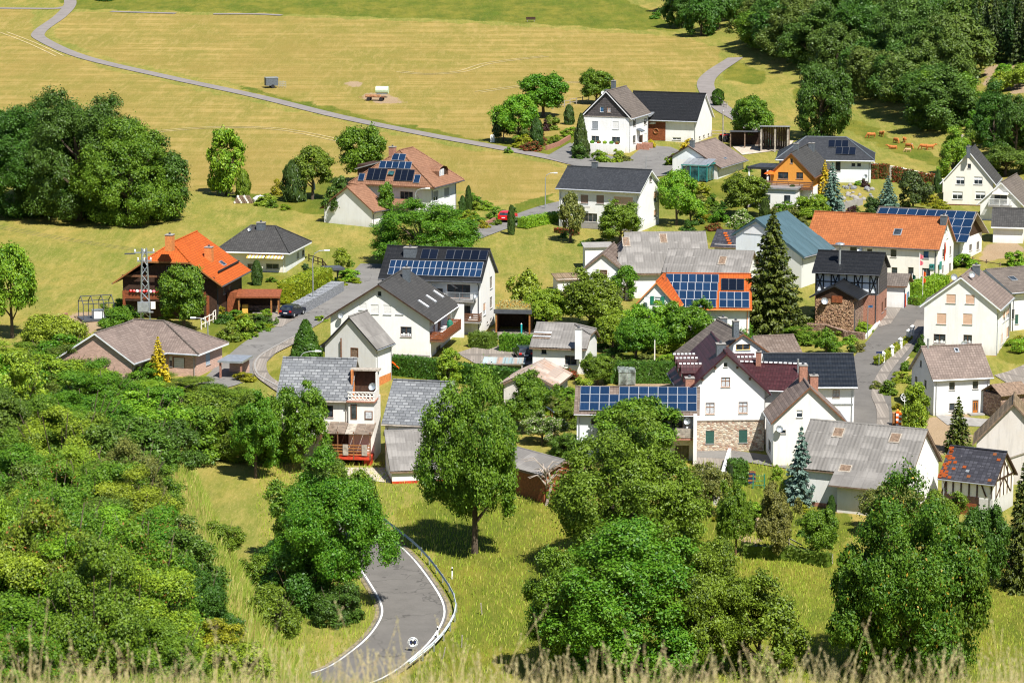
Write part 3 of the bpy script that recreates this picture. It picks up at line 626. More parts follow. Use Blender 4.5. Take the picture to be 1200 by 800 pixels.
def plant(kind, x, y, w, h, col, label, group=None, lod=None, seed=None, name=None, bark=None, clear=None, cat=None):
    """a plant of crown width w and height h (metres) standing on the ground at x, y"""
    nm, ct, cn, tn = KIND[kind]; seed = random.randrange(9999) if seed is None else seed
    z = tz(x, y); px = w/mpp(y)
    if lod is None: lod = 0 if px > 105 else (1 if px > 42 else 2)
    root = thing(name or nm, label, cat or ct, (x, y, z-.05), random.uniform(0, 6.28), group); root.scale = (w/2, w/2, h/2)
    if kind in 'TBD':
        ks = [k for k in PR if k[0] == f'{kind}{lod}']; me = PR[ks[seed % len(ks)]]
    elif kind == 'U': me = PR['U1', seed % 2]
    elif kind == 'S': me = PR['S0', 0] if px > 48 else PR['S1', seed % 2]
    else: me = PR[f'{kind}1', 0]
    c = new_obj(cn, me, root)
    if len(me.materials) and me.materials[0] is None: pass
    c.material_slots[0].link = 'OBJECT'; c.material_slots[0].material = LM[col]
    tm = PR['trunk', 3 if clear == 'fork' else seed % 3] if kind in 'TUD' else (PR['stems', 0] if kind == 'B' else PR['spine', 0])
    t = new_obj(tn, tm, root)
    if bark: t.material_slots[0].link = 'OBJECT'; t.material_slots[0].material = bark
    return root
def hedge(pts, wd, ht, col, label, dens=38, leaf=.12, name='hedge', group=None, wob=.06):
    """a clipped hedge along ground points: leaves set into a closed body"""
    r = np.random.default_rng(int(abs(pts[0][0])*100) % 9999); C, NN = [], []; b = M(); x0, y0 = pts[0][:2]; z0 = tz(x0, y0)
    for (A, B) in zip(pts, pts[1:]):
        A, B = np.array(A[:2]), np.array(B[:2]); L_ = np.linalg.norm(B-A); t = (B-A)/L_; nr = np.array([-t[1], t[0]]); zc = tz(*((A+B)/2))
        b.box(((A[0]+B[0])/2-x0, (A[1]+B[1])/2-y0, zc-z0+ht/2-.05), (L_, wd*.86, ht*.94), atan2(t[1], t[0]))
        for (area, f) in ((L_*wd, 't'), (L_*ht, 'a'), (L_*ht, 'b'), (wd*ht, 'c'), (wd*ht, 'd')):
            n = int(area*dens)+4; s = r.random(n)*L_; q = r.random(n)-.5; hh = r.random(n)*ht
            if f == 't': o, z, nv = q*wd, np.full(n, ht)+r.normal(size=n)*wob, np.array([0, 0, 1.])
            elif f in 'ab': sg = 1 if f == 'a' else -1; o, z, nv = np.full(n, sg*wd/2)+r.normal(size=n)*wob, hh, np.array([nr[0]*sg, nr[1]*sg, 0])
            else: sg = 1 if f == 'c' else -1; s = np.full(n, L_ if sg > 0 else 0.0)+r.normal(size=n)*wob; o, z, nv = q*wd, hh, np.array([t[0]*sg, t[1]*sg, 0])
            P = A+t*s[:, None]+nr*o[:, None]; C.append(np.stack([P[:, 0]-x0, P[:, 1]-y0, z+zc-z0], 1)); NN.append(np.tile(nv, (n, 1)))
    C = np.concatenate(C); NN = np.concatenate(NN); n = len(C); nn = unit(NN+r.normal(size=(n, 3))*.5); u = unit(np.cross(nn, r.normal(size=(n, 3)))); v = np.cross(nn, u); s = leaf*(.6+.8*r.random(n))[:, None]
    root = thing(name, label, 'hedge', (x0, y0, z0), 0, group)
    new_obj('foliage', quads_mesh('hedge_leaves', C.astype(np.float32), (u*s).astype(np.float32), (v*s*.6).astype(np.float32), LM[col]), root)
    o = b.build('inner_growth', LM[col], root); return root
# ---------------------------------------------------------------- ground
def inpoly(px, py, poly):
    r = np.zeros(px.shape, bool); n = len(poly)
    for i in range(n):
        (x1, y1), (x2, y2) = poly[i], poly[(i+1) % n]
        c = ((y1 > py) != (y2 > py)); r ^= c & (px < (x2-x1)*(py-y1)/((y2-y1) if y2 != y1 else 1e-9)+x1)
    return r
def gpoly(pts): return [at(u, v)[:2] for u, v in pts]
ZONES = [  # (channel, polygon on the ground, value): hay = mown hay, lush = short green grass, dirt = bare earth
 ('hay', [(62, 44), (75, 14), (300, 18), (600, 30), (790, 42), (846, 56), (838, 78), (815, 92), (815, 130), (700, 158), (560, 163), (430, 137), (300, 104), (150, 74)]),
 ('hay', [(-40, 6), (36, 9), (38, 44), (60, 62), (100, 75), (300, 121), (500, 166), (640, 190), (690, 203), (655, 225), (600, 240), (560, 243), (540, 225), (400, 205), (330, 228), (215, 225), (120, 200), (-40, 170)]),
 ('lush', [(60, -3), (420, -3), (730, -3), (775, 20), (800, 36), (600, 26), (300, 15), (82, 11)]),
 ('lush', [(290, 205), (400, 215), (420, 255), (330, 245), (270, 232)]), ('lush', [(560, 150), (700, 140), (690, 190), (590, 172)]), ('lush', [(280, 98), (420, 132), (560, 160), (575, 164), (560, 168), (420, 140), (280, 105)]),
 ('lush', [(600, 185), (660, 200), (640, 250), (600, 255)]), ('lush', [(800, 255), (870, 245), (870, 280), (830, 285)]), ('lush', [(455, 425), (620, 440), (610, 455), (455, 445)]), ('lush', [(380, 395), (460, 400), (330, 440), (300, 450)]),
 ('lush', [(455, 600), (500, 585), (640, 585), (840, 600), (1000, 640), (1230, 660), (1230, 799), (470, 799), (545, 720), (500, 650)]), ('lush', [(845, 92), (860, 70), (900, 88), (890, 100)]), ('lush', [(930, 100), (1000, 140), (1110, 190), (1104, 198), (1000, 158), (930, 118)]), ('lush', [(850, 540), (905, 540), (1000, 600), (990, 650), (860, 640)]),
 ('lush', [(280, 318), (340, 322), (330, 345), (270, 345)]), ('lush', [(250, 370), (310, 350), (330, 395), (280, 425), (240, 400)]), ('lush', [(1070, 350), (1110, 380), (1075, 420), (1040, 420)]), ('lush', [(1165, 400), (1260, 395), (1260, 425), (1170, 425)]),
 ('lush', [(720, 380), (800, 380), (800, 440), (690, 445)]), ('lush', [(820, 215), (880, 215), (980, 250), (960, 280), (870, 260)]),
 ('dirt', [(425, 108), (455, 109), (480, 121), (460, 122), (430, 116)]), ('dirt', [(402, 96), (425, 95), (427, 102), (408, 103)]), ('dirt', [(1150, 78), (1230, 70), (1230, 112), (1160, 108)]),
 ('dirt', [(1152, 287), (1195, 280), (1200, 300), (1150, 308)]), ('dirt', [(1080, 490), (1130, 480), (1135, 520), (1090, 540)]), ('dirt', [(730, 438), (800, 440), (800, 455), (730, 455)]), ('dirt', [(90, 365), (130, 372), (110, 395), (60, 390)]),
 ('dirt', [(860, 600), (885, 590), (890, 640), (868, 640)]), ('dirt', [(1020, 575), (1010, 600), (960, 605), (965, 590)]),
]
def build_ground():
    ys = np.concatenate([np.arange(-40, 200, 2.5), np.arange(200, 570, 1.0), np.arange(570, 960, 3.0), np.arange(960, 2600, 60)])
    xs = np.concatenate([np.arange(-900, -120, 40), np.arange(-120, 120.1, 1.0), np.arange(160, 960, 40)])
    X, Y = np.meshgrid(xs, ys); Z = terr(X, Y); ny, nx = X.shape
    me = bpy.data.meshes.new('ground'); me.vertices.add(nx*ny); me.vertices.foreach_set('co', np.stack([X, Y, Z], 2).astype(np.float32).ravel())
    a = (np.arange(ny-1)[:, None]*nx+np.arange(nx-1)[None]).ravel(); F = np.stack([a, a+1, a+nx+1, a+nx], 1).astype(np.int32); n = len(F)
    me.loops.add(n*4); me.polygons.add(n); me.loops.foreach_set('vertex_index', F.ravel()); me.polygons.foreach_set('loop_start', np.arange(0, n*4, 4, dtype=np.int32)); me.polygons.foreach_set('loop_total', np.full(n, 4, np.int32))
    me.polygons.foreach_set('use_smooth', np.ones(n, bool)); me.update(calc_edges=True)
    ch = {k: np.zeros(X.shape, np.float32) for k in ('hay', 'lush', 'dirt')}
    wob = .8*np.sin(X*.9+Y*.37)+.6*np.sin(X*.31-Y*.8)
    for k, poly in ZONES:
        ch[k][inpoly(X+wob*.5, Y+wob*1.1, gpoly(poly))] = 1
    for k in ch:                                       # soften a little so that the edges can break up
        c = ch[k]
        for _ in range(1): c = (c+np.roll(c, 1, 0)+np.roll(c, -1, 0)+np.roll(c, 1, 1)+np.roll(c, -1, 1))/5
        at_ = me.attributes.new(k, 'FLOAT', 'POINT'); at_.data.foreach_set('value', c.astype(np.float32).ravel())
    m, n_, l, b = nt('ground_cover'); tc = n_.new('ShaderNodeTexCoord'); ob = tc.outputs['Object']
    def mapn(sc, rot=0):
        mp = n_.new('ShaderNodeMapping'); mp.inputs['Scale'].default_value = sc; mp.inputs['Rotation'].default_value = (0, 0, rot); l.new(ob, mp.inputs[0]); return mp.outputs[0]
    big = noise(n_, l, 1, 5, mapn((.035, .02, .03))); mid = noise(n_, l, 1, 6, mapn((.35, .16, .2)), .7); fine = noise(n_, l, 1, 4, mapn((4.5, 1.1, 2)), .75); tuft = noise(n_, l, 1, 5, mapn((1.6, .45, 1)), .7)
    strk = noise(n_, l, 1, 6, mapn((.9, .09, .2), .15), .75); pat = noise(n_, l, 1, 5, mapn((.11, .05, .1), .3), .65)
    def amt(src, lo, hi, k): return ramp(n_, l, src, (0, 0, 0), (k,)*3, lo, hi)
    meadow = mixc(n_, l, amt(big, .38, .62, 1), (0.214, 0.198, 0.037), (0.308, 0.226, 0.059)); meadow = mixc(n_, l, amt(pat, .42, .58, .9), meadow, (0.151, 0.170, 0.027)); meadow = mixc(n_, l, amt(strk, .46, .66, .6), meadow, (0.341, 0.261, 0.080))
    meadow = mixc(n_, l, amt(mid, .40, .62, .55), meadow, (0.120, 0.147, 0.022)); meadow = mixc(n_, l, amt(fine, .5, .75, .55), meadow, (0.378, 0.295, 0.107)); meadow = mixc(n_, l, ramp(n_, l, tuft, (.55,)*3, (0, 0, 0), .30, .48), meadow, (0.107, 0.120, 0.019))
    def wave(sc, dist, rot):
        w = n_.new('ShaderNodeTexWave'); w.wave_type = 'BANDS'; w.bands_direction = 'Y'; w.inputs['Scale'].default_value = sc; w.inputs['Distortion'].default_value = dist; w.inputs['Detail'].default_value = 4; w.inputs['Detail Scale'].default_value = .6; w.inputs['Detail Roughness'].default_value = .7
        l.new(mapn((.25, 1, 1), rot), w.inputs['Vector']); return w.outputs['Fac']
    hay = mixc(n_, l, amt(wave(.034, 7, .11), .35, .85, .85), (0.225, 0.175, 0.039), (0.315, 0.227, 0.067)); hay = mixc(n_, l, amt(wave(.09, 11, .12), .5, .95, .4), hay, (0.370, 0.264, 0.094))
    hay = mixc(n_, l, amt(pat, .42, .60, .9), hay, (0.190, 0.166, 0.033)); hay = mixc(n_, l, amt(mid, .46, .68, .6), hay, (0.165, 0.152, 0.029)); hay = mixc(n_, l, amt(strk, .5, .7, .6), hay, (0.360, 0.259, 0.094)); hay = mixc(n_, l, amt(big, .48, .66, .6), hay, (0.235, 0.171, 0.043)); hay = mixc(n_, l, amt(fine, .5, .8, .5), hay, (0.390, 0.286, 0.110))
    lush = mixc(n_, l, amt(pat, .36, .62, 1), (0.083, 0.118, 0.011), (0.171, 0.160, 0.022)); lush = mixc(n_, l, amt(mid, .42, .66, .7), lush, (0.061, 0.088, 0.009)); lush = mixc(n_, l, amt(strk, .5, .72, .5), lush, (0.206, 0.176, 0.034)); lush = mixc(n_, l, amt(fine, .5, .8, .45), lush, (0.235, 0.210, 0.050))
    dirt = mixc(n_, l, mid, (0.252, 0.175, 0.098), (0.350, 0.259, 0.168))
    c = meadow
    for k, col in (('lush', lush), ('hay', hay), ('dirt', dirt)):
        an = n_.new('ShaderNodeAttribute'); an.attribute_name = k; ad = n_.new('ShaderNodeMath'); ad.operation = 'ADD'; ad.use_clamp = True; l.new(an.outputs['Fac'], ad.inputs[0])
        sb = n_.new('ShaderNodeMath'); sb.operation = 'MULTIPLY_ADD'; sb.inputs[1].default_value = .9; sb.inputs[2].default_value = -.45; l.new(tuft, sb.inputs[0]); l.new(sb.outputs[0], ad.inputs[1])
        c = mixc(n_, l, ramp(n_, l, ad.outputs[0], (0, 0, 0), (1, 1, 1), .36, .58), c, col)
    l.new(c, b.inputs['Base Color']); b.inputs['Roughness'].default_value = .95; b.inputs['Specular IOR Level'].default_value = .1
    bump(n_, l, mixc(n_, l, .5, fine, tuft), b, .7, .35)
    me.materials.append(m); o = new_obj('ground', me); tag(o, kind='structure')
build_ground()
def catmull(P, step=1.5):
    P = [np.array(p, float) for p in P]; out = []
    for i in range(len(P)-1):
        p0, p1, p2, p3 = P[max(0, i-1)], P[i], P[i+1], P[min(len(P)-1, i+2)]; n = max(2, int(np.linalg.norm((p2-p1)[:2])/step))
        for k in range(n):
            t = k/n; out.append(.5*((2*p1)+(-p0+p2)*t+(2*p0-5*p1+4*p2-p3)*t*t+(-p0+3*p1-3*p2+p3)*t**3))
    out.append(P[-1]); return out
def ribbon(name, pts, width, mat, dz=.05, off=0.0, ground=True, world=False, step=1.2, kind='structure', smooth=3):
    """a road, path or painted line laid on the ground along points (u, v[, width])"""
    Q = []
    for p in pts:
        q = p[:2] if world else at(p[0], p[1])[:2]; Q.append((q[0], q[1], p[2] if len(p) > 2 else width))
    C = catmull(Q, step); n = len(C); X = np.array([c[:2] for c in C])
    T = np.gradient(X, axis=0); T /= np.linalg.norm(T, axis=1)[:, None]; N_ = np.stack([-T[:, 1], T[:, 0]], 1); m = M(); K = 5 if width > 1.2 else 2; rows = []
    for i in range(n):
        row = []
        for k in range(K):
            s = (k/(K-1)-.5)*C[i][2]+off; p = X[i]+N_[i]*s; row.append((p[0], p[1], tz(*p)+dz))
        rows.append(row)
    for i in range(n-1):
        for k in range(K-1): m.face((rows[i][k+1], rows[i][k], rows[i+1][k], rows[i+1][k+1]), 0)
    o = m.build(name, mat, None, smooth=True); tag(o, kind=kind); return X, N_, C
def sheet(name, pts, mat, dz=.04):
    """a yard or paved area: a closed outline laid on the ground"""
    P = [at(u, v) for u, v in pts]; m = M(); m.face([(p[0], p[1], tz(p[0], p[1])+dz) for p in P]); o = m.build(name, mat)
    import bmesh
    bm = bmesh.new(); bm.from_mesh(o.data); bmesh.ops.triangulate(bm, faces=bm.faces[:]); bmesh.ops.subdivide_edges(bm, edges=bm.edges[:], cuts=3, use_grid_fill=True)
    for v in bm.verts: v.co.z = tz(v.co.x, v.co.y)+dz
    for f in bm.faces:
        f.normal_update()
        if f.normal.z < 0: f.normal_flip()
    bm.to_mesh(o.data); bm.free(); tag(o, kind='structure'); return o
def asphalt(name, c, crack=True):
    m, n, l, b = nt(name); tc = n.new('ShaderNodeTexCoord'); f = noise(n, l, .5, 6, tc.outputs['Object'], .65); g = noise(n, l, 9, 3, tc.outputs['Object'])
    k = mixc(n, l, ramp(n, l, g, (0, 0, 0), (.5, .5, .5), .4, .7), ramp(n, l, f, scl(c, .86), scl(c, 1.12)), scl(c, 1.3))
    v = n.new('ShaderNodeTexVoronoi'); v.feature = 'DISTANCE_TO_EDGE'; v.inputs['Scale'].default_value = .13; mp = n.new('ShaderNodeMapping'); l.new(tc.outputs['Object'], mp.inputs[0])
    dn = n.new('ShaderNodeTexNoise'); dn.inputs['Scale'].default_value = .7; l.new(tc.outputs['Object'], dn.inputs[0]); vm = n.new('ShaderNodeVectorMath'); vm.operation = 'MULTIPLY_ADD'; vm.inputs[1].default_value = (3, 3, 3); l.new(dn.outputs['Color'], vm.inputs[0]); l.new(tc.outputs['Object'], vm.inputs[2]); l.new(vm.outputs[0], v.inputs['Vector'])
    if crack: k = mixc(n, l, ramp(n, l, v.outputs['Distance'], (.75, .75, .75), (0, 0, 0), .002, .012), k, scl(c, .45))
    l.new(k, b.inputs['Base Color']); b.inputs['Roughness'].default_value = .85; b.inputs['Specular IOR Level'].default_value = .25; return m
ASPH = asphalt('asphalt', (.125, .116, .105)); ASPH2 = asphalt('old_asphalt', (.16, .152, .142)); LANE = asphalt('field_lane', (.20, .178, .165), False); PAVE = MT['cobble']
LINE = tile_roof('worn_road_paint', (.66, .66, .64), tw=9, th=9, weather=.9, wcol=(.20, .19, .18), bmp=.05, mort=.001); GRAV = plain('gravel', (.42, .36, .29), .95, .3, 2, bmp=.4)
MAINPX = [(390, 604), (409, 622), (443, 650), (467, 680), (484, 712), (477, 737), (452, 764), (404, 794)]
MAINRD = [at(u, v)[:2] for u, v in MAINPX]; MAINRD += [(MAINRD[-1][0]-5, MAINRD[-1][1]-3.2), (MAINRD[-1][0]-12, MAINRD[-1][1]-5), (MAINRD[-1][0]-28, MAINRD[-1][1]-5.5)]
XR, NR, _c = ribbon('road', MAINRD, 5.7, ASPH, .09, world=True)
VERGE = plain('gravel_verge', (.20, .165, .10), .95, .35, 2, bmp=.4)
ribbon('verge', MAINRD, 6.4, VERGE, .05, world=True)
for s in (-1, 1): ribbon('road_marking', MAINRD, .17, LINE, .105, s*2.6, world=True)
ribbon('road', [(225, 455), (262, 446), (282, 428), (312, 402), (348, 380), (395, 352), (425, 330), (445, 310)], 5.2, ASPH2, .09)
ribbon('pavement', [(350, 470), (322, 452), (306, 438), (308, 420), (340, 402), (352, 396)], 1.6, PAVE, .15)
ribbon('kerb', [(348, 466), (319, 450), (301, 438), (303, 420), (338, 399), (352, 393)], .22, MT['concrete'], .19)
ribbon('lane', [(80, -6), (82, 6), (70, 20), (46, 38), (52, 48), (100, 68), (200, 91.5), (300, 113), (400, 137.5), (500, 158), (560, 169), (640, 184), (700, 198), (735, 203)], 3.0, LANE, .1)
ribbon('lane', [(-30, 10), (30, 10.5), (66, 10.5), (80, 8)], 2.6, LANE, .11); ribbon('lane', [(130, 14), (180, 15.5), (206, 16.2)], 2.0, LANE, .11); ribbon('lane', [(250, 17), (300, 17), (330, 18.5)], 2.0, LANE, .11)
ribbon('lane', [(862, 68), (838, 84), (827, 97), (832, 112), (846, 127), (872, 143), (905, 168)], 3.4, LANE, .1)
ribbon('road', [(545, 279), (575, 268), (612, 256), (650, 243), (690, 234)], 4.6, ASPH2, .09)
sheet('forecourt', [(640, 184), (668, 168), (690, 178), (735, 188), (748, 177), (760, 171), (786, 173), (802, 180), (782, 206), (745, 212), (700, 203)], ASPH2, .12)
ribbon('road', [(1018, 520), (1012, 478), (1014, 455), (1028, 425), (1052, 393), (1066, 368), (1064, 350), (1050, 338), (1035, 332)], 6.0, ASPH, .09)
ribbon('pavement', [(1026, 520), (1034, 500), (1034, 480), (1028, 462), (1036, 438), (1064, 402), (1080, 376)], 1.3, PAVE, .14)
sheet('yard', [(1020, 352), (1048, 330), (1082, 338), (1072, 350), (1056, 362), (1044, 380), (1030, 384)], PAVE, .12)
ribbon('lane', [(770, 528), (816, 531), (860, 534), (900, 540), (950, 548)], 3.6, ASPH2, .09); sheet('terrace', [(815, 536), (856, 538), (852, 560), (815, 556)], PAVE, .08)
sheet('yard', [(535, 414), (572, 402), (640, 418), (630, 428), (560, 428)], PAVE, .07); sheet('yard', [(576, 386), (632, 386), (620, 396), (580, 398)], PAVE, .06)
sheet('yard', [(296, 366), (330, 366), (352, 354), (366, 362), (330, 384), (296, 384)], PAVE, .12); sheet('yard', [(1095, 486), (1165, 492), (1150, 500), (1110, 498)], MT['concrete'], .05); sheet('yard', [(1165, 440), (1230, 415), (1240, 440), (1185, 452)], PAVE, .08)
sheet('yard', [(398, 548), (458, 548), (458, 566), (400, 560)], GRAV, .06); sheet('terrace', [(880, 226), (905, 216), (900, 234), (876, 244)], PAVE, .08); sheet('yard', [(858, 172), (930, 165), (925, 175), (870, 182)], GRAV, .08); ribbon('path', [(1104, 212), (1060, 204), (1020, 192)], 1.6, MT['cream'], .1)
ribbon('path', [(1120, 160), (1142, 184), (1150, 200)], 2.4, GRAV, .1)
ribbon('path', [(1040, 440), (1052, 428), (1062, 418)], .9, GRAV, .07); ribbon('path', [(990, 330), (985, 250), (940, 230)], 2.2, ASPH2, .05)

TRK = plain('dry_track', (.40, .32, .15), .95, .25, .8)
for k, tr in enumerate(([(468, 84), (500, 87), (540, 84), (575, 74), (640, 66)], [(4, 38), (20, 44), (40, 52), (70, 66)], [(130, 160), (240, 150), (330, 152), (420, 170)], [(560, 108), (640, 98), (720, 96)])): 
    for s in (-.8, .8): ribbon('wheel_track', tr, .38, TRK, .05, s)
